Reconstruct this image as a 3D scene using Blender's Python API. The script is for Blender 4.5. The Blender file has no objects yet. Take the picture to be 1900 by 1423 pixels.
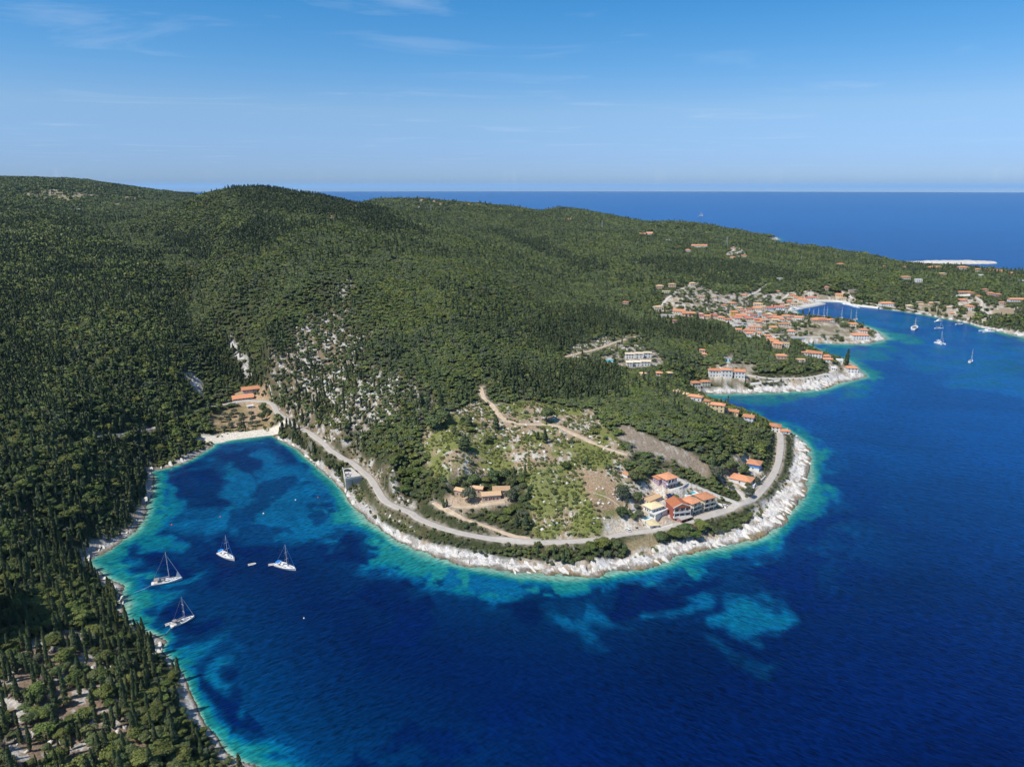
import bpy, bmesh, math, random
import numpy as np
from mathutils import Vector, Matrix

R = math.radians
random.seed(7)
rng = np.random.default_rng(11)
sc = bpy.context.scene
COL = sc.collection

# ---------------------------------------------------------------- camera
H = 200.0            # height of the camera above the sea, metres
S = H / 150.0        # the survey tables below were measured for a height of 150 m
PITCH = R(15.5)
FPX, CX, CY = 1317.0, 950.0, 711.5      # focal length and centre in pixels of the 1900 x 1423 photograph
cam_d = bpy.data.cameras.new("camera")
cam_d.sensor_width = 36.0
cam_d.lens = 36.0 * FPX / 1900.0
cam_d.clip_start = 1.0
cam_d.clip_end = 2000000.0
cam = bpy.data.objects.new("camera", cam_d)
cam.location = (0, 0, H)
cam.rotation_euler = (R(90) - PITCH, 0, 0)
COL.objects.link(cam)
sc.camera = cam

# ---------------------------------------------------------------- sun, sky, exposure
SUN_AZ, SUN_EL = R(-123), R(54)         # azimuth from +Y towards +X
sun_vec = Vector((math.sin(SUN_AZ) * math.cos(SUN_EL), math.cos(SUN_AZ) * math.cos(SUN_EL), math.sin(SUN_EL)))
sd = bpy.data.lights.new("sun", 'SUN')
sd.energy = 4.7
sd.angle = R(0.53)
sd.color = (1.0, 0.95, 0.87)
sun = bpy.data.objects.new("sun", sd)
sun.rotation_euler = (-sun_vec).to_track_quat('-Z', 'Y').to_euler()
sun.location = (0, 0, 600)
COL.objects.link(sun)

world = bpy.data.worlds.new("World")
sc.world = world
world.use_nodes = True
wn, wl = world.node_tree.nodes, world.node_tree.links
wn.clear()
wo = wn.new('ShaderNodeOutputWorld')
bg = wn.new('ShaderNodeBackground')
sky = wn.new('ShaderNodeTexSky')
sky.sky_type = 'NISHITA'
sky.sun_disc = False
sky.sun_elevation = SUN_EL
sky.sun_rotation = SUN_AZ
sky.altitude = 200
sky.air_density = 1.0
sky.dust_density = 0.0
sky.ozone_density = 2.5
bg.inputs['Strength'].default_value = 0.138
# thin high cirrus: broken, strongly stretched streaks that only brighten the sky a little
tc = wn.new('ShaderNodeTexCoord')
sepv = wn.new('ShaderNodeSeparateXYZ')
wl.new(tc.outputs['Generated'], sepv.inputs[0])
dv = wn.new('ShaderNodeMath'); dv.operation = 'MAXIMUM'; dv.inputs[1].default_value = 0.02
wl.new(sepv.outputs['Z'], dv.inputs[0])
px = wn.new('ShaderNodeMath'); px.operation = 'DIVIDE'
py = wn.new('ShaderNodeMath'); py.operation = 'DIVIDE'
wl.new(sepv.outputs['X'], px.inputs[0]); wl.new(dv.outputs[0], px.inputs[1])
wl.new(sepv.outputs['Y'], py.inputs[0]); wl.new(dv.outputs[0], py.inputs[1])
cmb = wn.new('ShaderNodeCombineXYZ')
wl.new(px.outputs[0], cmb.inputs[0]); wl.new(py.outputs[0], cmb.inputs[1])
mp = wn.new('ShaderNodeMapping')
mp.inputs['Rotation'].default_value = (0, 0, R(8))
mp.inputs['Scale'].default_value = (0.34, 0.55, 1)
wl.new(cmb.outputs[0], mp.inputs[0])
nz = wn.new('ShaderNodeTexNoise')
nz.inputs['Scale'].default_value = 1.3
nz.inputs['Detail'].default_value = 9
nz.inputs['Roughness'].default_value = 0.62
nz.inputs['Distortion'].default_value = 0.8
wl.new(mp.outputs[0], nz.inputs['Vector'])
rp = wn.new('ShaderNodeMapRange')
rp.inputs['From Min'].default_value = 0.555
rp.inputs['From Max'].default_value = 0.86
rp.inputs['To Max'].default_value = 0.36
wl.new(nz.outputs['Fac'], rp.inputs['Value'])
tint = wn.new('ShaderNodeMix'); tint.data_type = 'RGBA'; tint.blend_type = 'MULTIPLY'
tint.inputs['Factor'].default_value = 1.0
wl.new(sky.outputs[0], tint.inputs[6])
grad = wn.new('ShaderNodeValToRGB')     # clearer, bluer air than the model's default
els = grad.color_ramp.elements
stops = [(0.0, (.34, .53, 1.04)), (.032, (.41, .59, 1.07)), (.095, (.59, .76, 1.02)), (.15, (.42, .77, 1.07)), (.217, (.27, .76, 1.10)), (.55, (.70, .90, 1.02)), (1.0, (.92, .98, 1.0))]
while len(els) < len(stops): els.new(.5)
for e_, (p_, c_) in zip(els, stops):
    e_.position = p_; e_.color = tuple(x / 1.2 for x in c_) + (1,)
wl.new(sepv.outputs['Z'], grad.inputs[0])
zc_ = wn.new('ShaderNodeMath'); zc_.operation = 'MAXIMUM'; zc_.inputs[1].default_value = 0.012      # no dark ground half below the horizon
wl.new(sepv.outputs['Z'], zc_.inputs[0])
sv = wn.new('ShaderNodeCombineXYZ')
wl.new(sepv.outputs['X'], sv.inputs[0]); wl.new(sepv.outputs['Y'], sv.inputs[1]); wl.new(zc_.outputs[0], sv.inputs[2])
wl.new(sv.outputs[0], sky.inputs['Vector'])
wl.new(grad.outputs[0], tint.inputs[7])
mx = wn.new('ShaderNodeMix'); mx.data_type = 'RGBA'
wl.new(rp.outputs[0], mx.inputs['Factor'])
wl.new(tint.outputs[2], mx.inputs[6])
mx.inputs[7].default_value = (5.2, 6.0, 7.0, 1)
wl.new(mx.outputs[2], bg.inputs['Color'])
wl.new(bg.outputs[0], wo.inputs['Surface'])

sc.view_settings.view_transform = 'Standard'
sc.view_settings.look = 'None'
sc.view_settings.exposure = 0.0
sc.view_settings.gamma = 1.0
sc.render.engine = 'CYCLES'
sc.cycles.max_bounces = 5
sc.cycles.diffuse_bounces = 2
sc.cycles.glossy_bounces = 2
sc.cycles.transmission_bounces = 2
sc.cycles.volume_bounces = 0
sc.cycles.use_denoising = True

# ---------------------------------------------------------------- survey: sight lines to places
cP, sP = math.cos(PITCH), math.sin(PITCH)
def ray(u, v):
    t = (v - CY) / FPX
    return np.array([(u - CX) / FPX, cP - t * sP, -(sP + t * cP)])
def atz(u, v, z=0.0):
    """the place at height z (already in scene metres) seen along a sight line"""
    d = ray(u, v)
    return np.array([0, 0, H]) + d * ((H - z) / -d[2])
def atd(u, v, D):
    d = ray(u, v)
    return np.array([0, 0, H]) + d * (D / d[1])
def und(u, D, z=0.0):
    zc = D * cP + (H - z) * sP
    return np.array([(u - CX) / FPX * zc, D, z])
def depth_of(p):
    return p[1] * cP + (H - p[2]) * sP

# ---------------------------------------------------------------- numeric noise
_tab = np.random.default_rng(5).random((256, 256))
def vnoise(x, y):
    xi, yi = np.floor(x).astype(np.int64), np.floor(y).astype(np.int64)
    fx, fy = x - xi, y - yi
    fx = fx * fx * (3 - 2 * fx); fy = fy * fy * (3 - 2 * fy)
    a = _tab[xi & 255, yi & 255]; b = _tab[(xi + 1) & 255, yi & 255]
    c = _tab[xi & 255, (yi + 1) & 255]; d = _tab[(xi + 1) & 255, (yi + 1) & 255]
    return (a * (1 - fx) + b * fx) * (1 - fy) + (c * (1 - fx) + d * fx) * fy
def fbm(x, y, sc_, oct_=4, seed=0, gain=0.5):
    x = np.asarray(x, float); y = np.asarray(y, float)
    s = np.zeros(np.broadcast(x, y).shape); a = 1.0; tot = 0.0
    f = 1.0 / sc_
    for o in range(oct_):
        s += a * vnoise(x * f + 17.3 * (o + seed) + 100, y * f - 9.1 * (o + seed) + 100)
        tot += a; a *= gain; f *= 2.03
    return s / tot
def sstep(a, b, x):
    t = np.clip((x - a) / (b - a), 0, 1)
    return t * t * (3 - 2 * t)

# ---------------------------------------------------------------- coast line
# (sight line u, v at sea level; width of bare rock in m; width of shallow water in m)
COAST_T = [
 (600,1560,6,16),(545,1490,6,16),(505,1450,6,16),(472,1423,5,15),(452,1413,5,13),(426,1398,3.5,7),(403,1370,2.0,5),(380,1347,4,4),(366,1308,4,4),(352,1287,4,5),(345,1262,2.0,7),(330,1240,2,9),
 (314,1218,2.0,9),(300,1207,4,8),(309,1190,7,7),(290,1178,3,8),(262,1166,2.0,10),(240,1152,2,11),(230,1140,2.2,12),(238,1123,5,16),(226,1104,3.5,20),(229,1088,7,22),(208,1076,6,18),(190,1067,3,18),(176,1054,2,15),
 (163,1043,6,13),(178,1033,7,13),(202,1021,7,15),(228,1001,7,17),(250,988,6,17),(261,975,6,16),(277,939,5,16),(286,906,5,15),(286,885,4,12),(281,875,4,10),
 (316,867,7,9),(342,859,7,7),(367,846,6,6),(395,830,5,5),(400,823,0,6),(434,817,0,7),(472,812,0,7),(505,808,0,5),(522,820,5,4),(548,833,4.4,4),(563,847,4.4,5),(588,868,4.4,6),(603,881,4.4,8),
 (616,891,4.4,9),(636,911,4.4,12),(644,929,4.4,17),(672,954,5.2,24),(690,974,5.2,26),(720,993,5.2,27),(740,1006,5.9,28),(791,1026,6.7,29),(841,1042,8.1,28),(892,1054,9.6,26),(950,1063,10.4,26),(1000,1069,11.1,24),(1060,1073,11.8,21),
 (1111,1071,11.8,18),(1143,1062,11.8,20),(1186,1055,12.6,24),(1212,1049,13.3,22),(1242,1044,12.6,20),(1256,1031,11.1,20),(1288,1028,11.8,21),(1313,1020,12.6,24),(1343,1016,13.3,24),(1369,1010,13.3,20),(1394,1004,13.3,20),(1414,996,13.3,18),
 (1434,985,13.3,17),(1455,969,13.3,17),(1465,955,14.1,18),(1480,932,13.3,20),(1495,912,12.6,20),(1503,892,11.8,20),(1503,877,11.8,18),(1504,856,11.1,17),(1500,834,9.6,16),(1490,818,6.7,14),(1477,808,5.2,12),(1465,801,4,14),
 (1450,793,3,14),(1423,780,2,14),(1379,766,2,16),(1346,751,2,18),(1305,737,2,24),(1299,732,2,26),(1314,730,6,26),(1340,732,10,28),(1358,730,9,30),(1388,731,8,34),(1417,729,10,34),(1447,729,11,30),(1476,726,13,26),
 (1488,728,14,24),(1532,722,15,20),(1561,712,16,16),(1591,704,14,16),(1606,699,10,22),(1603,692,8,24),(1592,685,4,24),(1586,676,3,20),(1567,666,3,20),(1547,661,3,20),(1526,653,3,20),(1506,644,3,22),(1492,638,3,22),
 (1510,637,7,26),(1547,638,8,28),(1576,639,9,30),(1606,639,10,32),(1632,634,11,40),(1645,629,11,44),(1637,620,8,40),(1622,611,4,20),(1582,596,2,10),(1546,591,2,8),(1496,587,1,6),(1481,583,0,5),(1479,577,0,4),
 (1484,572,0,3),(1523,565,0,3),(1524,562.5,0,3),(1505,560,0,3),(1547,560.5,0,4),(1560,561,1,5),(1584,567.5,1,5),(1620,571,1,6),(1632,573,2,8),(1673,578,4,10),(1724,586,4,12),(1774,596,5,12),(1799,601,5,12),
 (1816,607,7,14),(1850,615,8,18),(1900,626,8,22),(1960,641,8,22)]
COAST_D = [(2150,800,6,20),(2300,980,6,20),(2120,1130,6,20),(1980,1240,6,20),(1900,1285,6,20),(1850,1320,6,20),(1800,1355,6,20),(1760,1390,6,20),(1700,1420,8,20),(1676,1448,14,26),
 (1640,1500,10,20),(1597,1640,6,20),(1521,1720,6,20),(1463,1850,6,20),(1440,1960,6,20),(1424,2085,16,20),(1447,2110,22,20),(1446,2170,20,20),(1390,2350,6,20),(1300,2400,6,20),(1200,2450,6,20),(1100,2620,6,20),(1000,2800,6,20),(900,2900,6,20),
 (700,3000,6,20),(500,3350,6,20),(300,3800,6,20),(100,4000,6,20),(-300,4300,6,20)]
pts = [tuple(atz(u, v)[:2]) + (w, tw) for u, v, w, tw in COAST_T]
pts += [tuple(und(u, D * S)[:2]) + (w, tw) for u, D, w, tw in COAST_D]
pts += [(-6500.0, 4800.0, 5, 20), (-3500.0, -800.0, 5, 20), (40.0, -800.0, 5, 20), (30.0, 60.0, 5, 16)]
coast = np.array(pts)
def coast_query(x, y):
    """distance to the coast (positive on land), bare rock width and shallow width of the nearest stretch"""
    n = x.size
    best = np.full(n, 1e12); w = np.zeros(n); tw = np.zeros(n); cr = np.zeros(n, bool)
    for i in range(len(coast)):
        a = coast[i]; b = coast[(i + 1) % len(coast)]
        dx, dy = b[0] - a[0], b[1] - a[1]
        L2 = dx * dx + dy * dy
        t = np.clip(((x - a[0]) * dx + (y - a[1]) * dy) / L2, 0, 1)
        d2 = (x - a[0] - t * dx) ** 2 + (y - a[1] - t * dy) ** 2
        m = d2 < best
        best[m] = d2[m]; w[m] = (a[2] + (b[2] - a[2]) * t)[m]; tw[m] = (a[3] + (b[3] - a[3]) * t)[m]
        if (a[1] > y.min() - 1e9):
            c = ((a[1] > y) != (b[1] > y))
            xx = np.where(c, a[0] + (y - a[1]) / (dy if dy else 1e-9) * dx, 0)
            cr ^= c & (x < xx)
    d = np.sqrt(best)
    return np.where(cr, d, -d), w, tw

# ---------------------------------------------------------------- height survey (u, v, height) or (u, v, None, distance)
HT = [ # left slope
 (0,1423,13),(100,1350,10),(300,1350,8),(200,1250,8),(0,1250,13),(0,1100,15),(100,1150,11),(100,1000,15),(0,900,30),(150,900,20),(230,850,15),(100,800,32),(200,760,30),(300,760,18),(0,700,45),(250,650,41),(150,600,54),(0,600,55),
 (50,560,59),(0,500,70),(100,450,86),(0,430,90),(0,388,110),(90,408,100),(-120,1423,17),(-120,1000,21),(-120,1200,18),(-120,850,36),(-150,700,56),(-200,500,100),(-300,420,140),(200,1040,3),(60,1050,15),(330,820,6),
 # valley behind the beach
 (470,724,6.5),(450,741,5),(440,752,4.2),(490,745,5.2),(400,755,5),(480,715,8),(440,713,9),(420,750,4.5),(450,790,2),(410,785,3),(440,690,12),(415,640,26),(390,580,39),(365,530,50),(392,477,69),(330,440,79),(250,410,88),(180,395,96),(330,500,66),(290,560,56),(350,650,34),(350,700,22),
 # main hill
 (524,745,10),(560,760,16),(530,690,24),(600,780,22),(600,700,36),(600,620,52),(600,540,72),(600,450,97),(500,600,55),(500,500,78),(500,420,107),(720,850,20),(720,760,30),(720,680,45),(720,600,55),(720,520,75),(720,450,92),
 (700,890,6),(650,840,7),(850,700,40),(850,600,58),(850,520,74),(850,480,80),(1000,720,30),(1000,650,36),(1000,580,42),(1000,535,48),(1100,680,25),(1100,620,28),(1100,575,29),(1200,640,18),(1200,600,18),(420,540,62),(430,440,98),
 # headland
 (850,760,30),(1000,800,26),(1000,900,16),(1000,980,5.5),(850,850,24),(870,920,11),(1150,900,16),(1250,900,13),(1300,930,8),(1150,980,4.5),(1350,880,9),(1420,870,5),(760,900,9),(760,830,22),(920,960,6),(840,990,4),(1080,1030,2.6),(1230,1000,3),(1200,940,9),
 (1400,930,4),(1440,850,4),(1250,735,22),(1350,790,18),(1430,830,8),(1420,800,9),(1300,800,24),(1200,760,28),(1200,720,24),(1150,680,22),(1290,880,11),(1230,830,20),(1120,820,24),(1270,715,12),(1300,719,3),(1362,768,10),(1322,752,14),(1100,940,12),(680,900,4.5),(892,997,3.8),(778,963,4.6),(955,1005,3.5),(1069,1004,3.5),(1212,984,4),(1313,959,4),
 # town and the middle promontory
 (1300,590,14),(1400,590,7),(1250,550,25),(1255,528,30),(1350,560,15),(1330,535,20),(1450,545,6),(1530,530,18),(1600,520,22),(1650,560,4),(1700,530,22),(1750,550,15),(1850,575,12),(1900,595,12),(1880,530,20),(1450,575,3),
 (1350,690,12),(1450,685,10),(1550,680,5),(1250,670,18),(1200,660,20),(1300,640,16),(1400,650,9),(1450,622,10),(1550,610,5),(1600,622,2),(1420,712,4),(1340,712,5),(1500,622,6),(1420,640,8),(1500,700,6),
 (1700,560,8),(1780,580,6),(1500,545,8),(1400,560,9)]
HD = [ # ridges: (u, v, distance)
 (490,350,1100),(540,356,1120),(576,361,1130),(632,373,1150),(672,381,1150),(748,399,1100),(809,421,1050),(875,442,1000),(925,462,950),(960,475,930),(1011,510,880),(1066,535,830),(1112,556,800),(1162,573,780),(1213,578,790),
 (430,353,1130),(385,359,1150),(330,385,1150),(0,330,2800),(75,331,2800),(150,332,2800),(240,345,2700),(330,356,2600),(400,363,2500),(100,355,2000),(60,372,1700),(230,375,1700),(-150,325,2700),(160,350,2300),
 (672,376,2000),(690,369,1950),(740,366,1900),(800,368,1900),(880,375,1850),(960,382,1800),(998,388,1900),(1137,432,1400),(1189,445,1320),(1238,459,1250),(1290,477,1200),(1340,492,1150),(1410,515,1080),
 (1060,520,960),(1100,480,1150),(1000,440,1350),(900,400,1650),(870,420,1500),(740,385,1700),(1040,384,2400),(1090,391,2350),(1150,401,2250),(1200,411,2000),(1240,408,2000),(1290,411,2020),(1340,420,2050),(1390,428,2080),(1432,434,2090),
 (1463,448,1700),(1521,458,1600),(1597,469.5,1500),(1640,478,1460),(1250,440,1700),(1300,460,1370),(1350,465,1357),(1400,480,1275),(1480,500,1194),(1550,480,1400),(1200,436,1600),(1780,494,1262),(1700,496,1330),(1736,499,1240),(1786,498,1230),(1828,503,1190),(1850,507,1170),(1876,511,1140),(1900,514,1120),(1640,500,1280),(1186,420,1800)]
HX = [ # ground hidden behind the ridges: (u, distance, height)
 (490,1500,90),(700,1400,78),(870,1200,55),(1000,1000,38),(1100,880,26),(150,3500,110),(400,1500,112),(330,1700,110),(250,2200,110),(740,2500,70),(960,2200,60),(600,2200,60),(1150,2420,20),(300,3400,50),(1100,1700,45),(1300,1800,25),(700,2800,30),(1000,2650,40),
 (-100,3500,120),(420,2800,90),(1240,2300,20),(1340,2300,12),(500,2900,50)]
WT = [(-320,200,44),(-270,215,33),(-262,258,30),(-320,290,44),(-240,180,27),(-300,140,38),(-200,140,20),(-170,110,18),(-420,300,64),(-390,420,66),(-222,215,21),(-214,248,18),(-238,262,23),(-252,292,24),(-285,300,33),(-300,340,36)]   # slope beside and behind the view
ctl = [np.array(w, float) for w in WT]
for u, v, z in HT:
    ctl.append(atz(u, v, z * S))
for u, v, D in HD:
    q_ = atd(u, v, D * S); q_[2] -= 5.0 if D < 1500 else 9.0; ctl.append(q_)
for u, D, z in HX:
    ctl.append(und(u, D * S, z * S))
for i, c in enumerate(coast[:-4]):
    if i % 2 == 0:
        ctl.append(np.array([c[0], c[1], 0.0]))
ctl = np.array(ctl)
# warp distances so that far, sparse points and near, dense ones are fitted alike
def warp(x, y):
    r = np.sqrt(x * x + y * y) + 1e-6
    return np.stack([np.arctan2(x, y) * 2.2, np.log(r) * 1.0], -1)
def _k(d):
    return np.sqrt(d * d + 0.035 ** 2)
cw = warp(ctl[:, 0], ctl[:, 1])
cr_ = np.sqrt(ctl[:, 0] ** 2 + ctl[:, 1] ** 2)
zval = ctl[:, 2] / cr_                     # heights fitted as slopes seen from the survey station
A = _k(np.linalg.norm(cw[:, None] - cw[None], axis=-1))
n_ = len(ctl)
M = np.zeros((n_ + 1, n_ + 1))
M[:n_, :n_] = A - np.eye(n_) * 0.004
M[:n_, n_] = 1; M[n_, :n_] = 1
sol = np.linalg.solve(M, np.append(zval, 0))
def fit_height(x, y):
    out = np.empty(x.size)
    q = warp(x, y)
    for i in range(0, x.size, 40000):
        s = slice(i, i + 40000)
        d = np.sqrt((q[s, None, 0] - cw[None, :, 0]) ** 2 + (q[s, None, 1] - cw[None, :, 1]) ** 2)
        out[s] = _k(d) @ sol[:n_] + sol[n_]
    return out * np.sqrt(x * x + y * y)

# ---------------------------------------------------------------- terrain grid (rings about the survey station)
TH0, TH1, NTH = R(-50), R(48), 900
R0, R1, NR = 85.0, 5600.0, 640
dth = (TH1 - TH0) / (NTH - 1)
lq = math.log(R1 / R0) / (NR - 1)
thg = TH0 + dth * np.arange(NTH)
rg = R0 * np.exp(lq * np.arange(NR))
# coarse fit, then refined
_ci, _cj = np.arange(0, NTH + 2, 3), np.arange(0, NR + 2, 3)
_T, _Rr = np.meshgrid(TH0 + dth * _ci, R0 * np.exp(lq * _cj), indexing='ij')
_hc = fit_height((np.sin(_T) * _Rr).ravel(), (np.cos(_T) * _Rr).ravel()).reshape(_T.shape)
def _up(a):
    i = np.arange(NTH) / 3.0; j = np.arange(NR) / 3.0
    i0 = np.floor(i).astype(int); j0 = np.floor(j).astype(int)
    fi = (i - i0)[:, None]; fj = (j - j0)[None]
    i1 = np.minimum(i0 + 1, a.shape[0] - 1); j1 = np.minimum(j0 + 1, a.shape[1] - 1)
    return (a[i0][:, j0] * (1 - fi) * (1 - fj) + a[i1][:, j0] * fi * (1 - fj) + a[i0][:, j1] * (1 - fi) * fj + a[i1][:, j1] * fi * fj)
HF = _up(_hc)
TT, RR = np.meshgrid(thg, rg, indexing='ij')
GX, GY = np.sin(TT) * RR, np.cos(TT) * RR
jit = (fbm(GX, GY, 14, 4, 3) - 0.5) * 9.0
SD, RW, _tw = coast_query(GX.ravel(), GY.ravel())
SD = SD.reshape(GX.shape); RW = RW.reshape(GX.shape)
quay = RW < 1.6
SDj = SD + np.where(quay, 0, jit * np.clip(RW / 8.0, 0.5, 1.2))      # ragged rocks, straight beach and quays
_sp = np.clip(SDj, 0, None)
rock_h = 0.30 * np.minimum(_sp, RW) + 0.95 * np.clip(_sp - RW, 0, None)
rock_h = np.where(quay, np.minimum(0.9 * _sp, 1.6) + 0.5 * np.clip(_sp - 12, 0, None), rock_h)
rock_h = np.where(RW < .01, 0.14 * np.minimum(_sp, 12) + 0.5 * np.clip(_sp - 12, 0, None), rock_h)
beach = RW < 0.01
relief = (fbm(GX, GY, 60, 4, 8) - 0.5) * np.clip(SD / 60, 0, 1) * 7.0 * np.clip(RR / 900, 0.4, 1.4)
cap = np.maximum(np.clip(HF, 1.2, None) + relief, 0.8)
rough = (fbm(GX, GY, 5.0, 3, 21) - 0.5) * 2.6 * np.clip(RW / 12, 0, 1) * sstep(0, 5, SDj) * (1 - sstep(RW * 1.0, RW * 1.5 + 4, SD))
ridged = np.abs(fbm(GX + GY * 0.6, (GY - GX * 0.6) * 3.0, 16, 3, 31) - 0.5) * 2
rough -= np.clip(0.25 - ridged, 0, 1) * 7 * np.clip(RW / 14, 0, 1) * sstep(0, 4, SDj) * (1 - sstep(RW, RW * 1.4 + 2, SD))
land_h = np.minimum(cap, rock_h + 0.0) + rough
# soft join between the shore ramp and the hill
k = 1.5
mh = np.clip(0.5 + 0.5 * (rock_h - cap) / k, 0, 1)
land_h = rock_h * (1 - mh) + cap * mh - k * mh * (1 - mh) + rough
sea_h = np.maximum(SDj * 0.45, -8) - 0.3
HG = np.where(SDj > 0, np.maximum(land_h, 0.12), sea_h)

def gidx(x, y):
    x = np.asarray(x, float); y = np.asarray(y, float)
    fi = (np.arctan2(x, y) - TH0) / dth
    fj = np.log(np.maximum(np.sqrt(x * x + y * y), R0) / R0) / lq
    return np.clip(fi, 0, NTH - 1.001), np.clip(fj, 0, NR - 1.001)
def gsample(G, x, y):
    fi, fj = gidx(x, y)
    i = np.floor(fi).astype(int); j = np.floor(fj).astype(int)
    a = fi - i; b = fj - j
    return G[i, j] * (1 - a) * (1 - b) + G[i + 1, j] * a * (1 - b) + G[i, j + 1] * (1 - a) * b + G[i + 1, j + 1] * a * b
_ts = 90 * np.exp(np.linspace(0, math.log(60), 3000))
def hit(u, v):
    """where a sight line meets the ground or the sea"""
    d = ray(u, v)
    p = np.array([0, 0, H])[None] + d[None] * _ts[:, None]
    g = np.maximum(gsample(HG, p[:, 0], p[:, 1]), 0)
    b = np.nonzero(p[:, 2] <= g)[0]
    if len(b) == 0:
        return p[-1]
    i = b[0]
    if i == 0:
        return p[0]
    lo, hi = _ts[i - 1], _ts[i]
    for _ in range(14):
        m = (lo + hi) / 2
        q = np.array([0, 0, H]) + d * m
        if q[2] <= max(float(gsample(HG, q[0], q[1])), 0): hi = m
        else: lo = m
    q = np.array([0, 0, H]) + d * hi
    q[2] = max(float(gsample(HG, q[0], q[1])), 0)
    return q
def poly_w(pl):
    return np.array([hit(u, v)[:2] for u, v in pl])
def inside(poly, x, y):
    c = np.zeros(x.shape, bool)
    n = len(poly)
    for i in range(n):
        x0, y0 = poly[i]; x1, y1 = poly[(i + 1) % n]
        if y0 == y1: continue
        m = (y0 > y) != (y1 > y)
        c ^= m & (x < x0 + (y - y0) / (y1 - y0) * (x1 - x0))
    return c
def soft_poly(poly, x, y, feather):
    """1 inside, 0 outside, ramp of the given width at the edge"""
    c = inside(poly, x, y)
    bx0, by0 = poly.min(0) - feather; bx1, by1 = poly.max(0) + feather
    m = (x > bx0) & (x < bx1) & (y > by0) & (y < by1)
    out = np.zeros(x.shape)
    if not m.any(): return out
    xx, yy = x[m], y[m]
    best = np.full(xx.shape, 1e12)
    for i in range(len(poly)):
        a = poly[i]; b = poly[(i + 1) % len(poly)]
        dx, dy = b - a
        t = np.clip(((xx - a[0]) * dx + (yy - a[1]) * dy) / (dx * dx + dy * dy + 1e-9), 0, 1)
        best = np.minimum(best, (xx - a[0] - t * dx) ** 2 + (yy - a[1] - t * dy) ** 2)
    d = np.sqrt(best); d = np.where(c[m], d, -d)
    out[m] = sstep(-feather / 2, feather / 2, d)
    return out
# ---------------------------------------------------------------- material helpers
MATS = {}
def mat(name, col, rough=0.8, spec=0.3, noise=None, metal=0.0, bump=None):
    """principled material; noise=(scale, second colour, contrast) mixes a second tone, bump=(scale, strength)"""
    if name in MATS: return MATS[name]
    m = bpy.data.materials.new(name); m.use_nodes = True
    nt = m.node_tree; b = nt.nodes['Principled BSDF']
    b.inputs['Base Color'].default_value = (*col, 1)
    b.inputs['Roughness'].default_value = rough
    b.inputs['Specular IOR Level'].default_value = spec
    b.inputs['Metallic'].default_value = metal
    if noise or bump:
        tc = nt.nodes.new('ShaderNodeTexCoord')
    if noise:
        n = nt.nodes.new('ShaderNodeTexNoise'); n.inputs['Scale'].default_value = noise[0]; n.inputs['Detail'].default_value = 5
        nt.links.new(tc.outputs['Object'], n.inputs['Vector'])
        mr = nt.nodes.new('ShaderNodeMapRange'); c = noise[2]
        mr.inputs['From Min'].default_value = 0.5 - c; mr.inputs['From Max'].default_value = 0.5 + c
        nt.links.new(n.outputs['Fac'], mr.inputs['Value'])
        x = nt.nodes.new('ShaderNodeMix'); x.data_type = 'RGBA'
        x.inputs[6].default_value = (*col, 1); x.inputs[7].default_value = (*noise[1], 1)
        nt.links.new(mr.outputs[0], x.inputs['Factor'])
        nt.links.new(x.outputs[2], b.inputs['Base Color'])
    if bump:
        n2 = nt.nodes.new('ShaderNodeTexNoise'); n2.inputs['Scale'].default_value = bump[0]; n2.inputs['Detail'].default_value = 4
        nt.links.new(tc.outputs['Object'], n2.inputs['Vector'])
        bp = nt.nodes.new('ShaderNodeBump'); bp.inputs['Strength'].default_value = bump[1]; bp.inputs['Distance'].default_value = 0.3
        nt.links.new(n2.outputs['Fac'], bp.inputs['Height']); nt.links.new(bp.outputs[0], b.inputs['Normal'])
    MATS[name] = m
    return m

def np_mesh(name, verts, faces, material=None, smooth=False):
    me = bpy.data.meshes.new(name)
    verts = np.asarray(verts, np.float32); faces = np.asarray(faces, np.int32)
    k = faces.shape[1]
    me.vertices.add(len(verts)); me.vertices.foreach_set('co', verts.ravel())
    me.loops.add(faces.size); me.loops.foreach_set('vertex_index', faces.ravel())
    me.polygons.add(len(faces))
    me.polygons.foreach_set('loop_start', np.arange(0, faces.size, k, dtype=np.int32))
    me.polygons.foreach_set('loop_total', np.full(len(faces), k, np.int32))
    if smooth: me.polygons.foreach_set('use_smooth', np.ones(len(faces), bool))
    me.update(calc_edges=True)
    if material: me.materials.append(material)
    return me
def link(name, me, parent=None, loc=None, rotz=None):
    o = bpy.data.objects.new(name, me); COL.objects.link(o)
    if parent is not None: o.parent = parent
    if loc is not None: o.location = loc
    if rotz is not None: o.rotation_euler = (0, 0, rotz)
    return o
def tag(o, label, cat, group=None):
    o['label'] = label; o['category'] = cat
    if group: o['group'] = group
    return o
def struct(o, kind='structure', label=None):
    o['kind'] = kind
    if label: o['label'] = label
    return o
def grid_faces(ni, nj):
    i, j = np.meshgrid(np.arange(ni - 1), np.arange(nj - 1), indexing='ij')
    a = (i * nj + j).ravel()
    return np.stack([a, a + 1, a + nj + 1, a + nj], -1)

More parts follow.
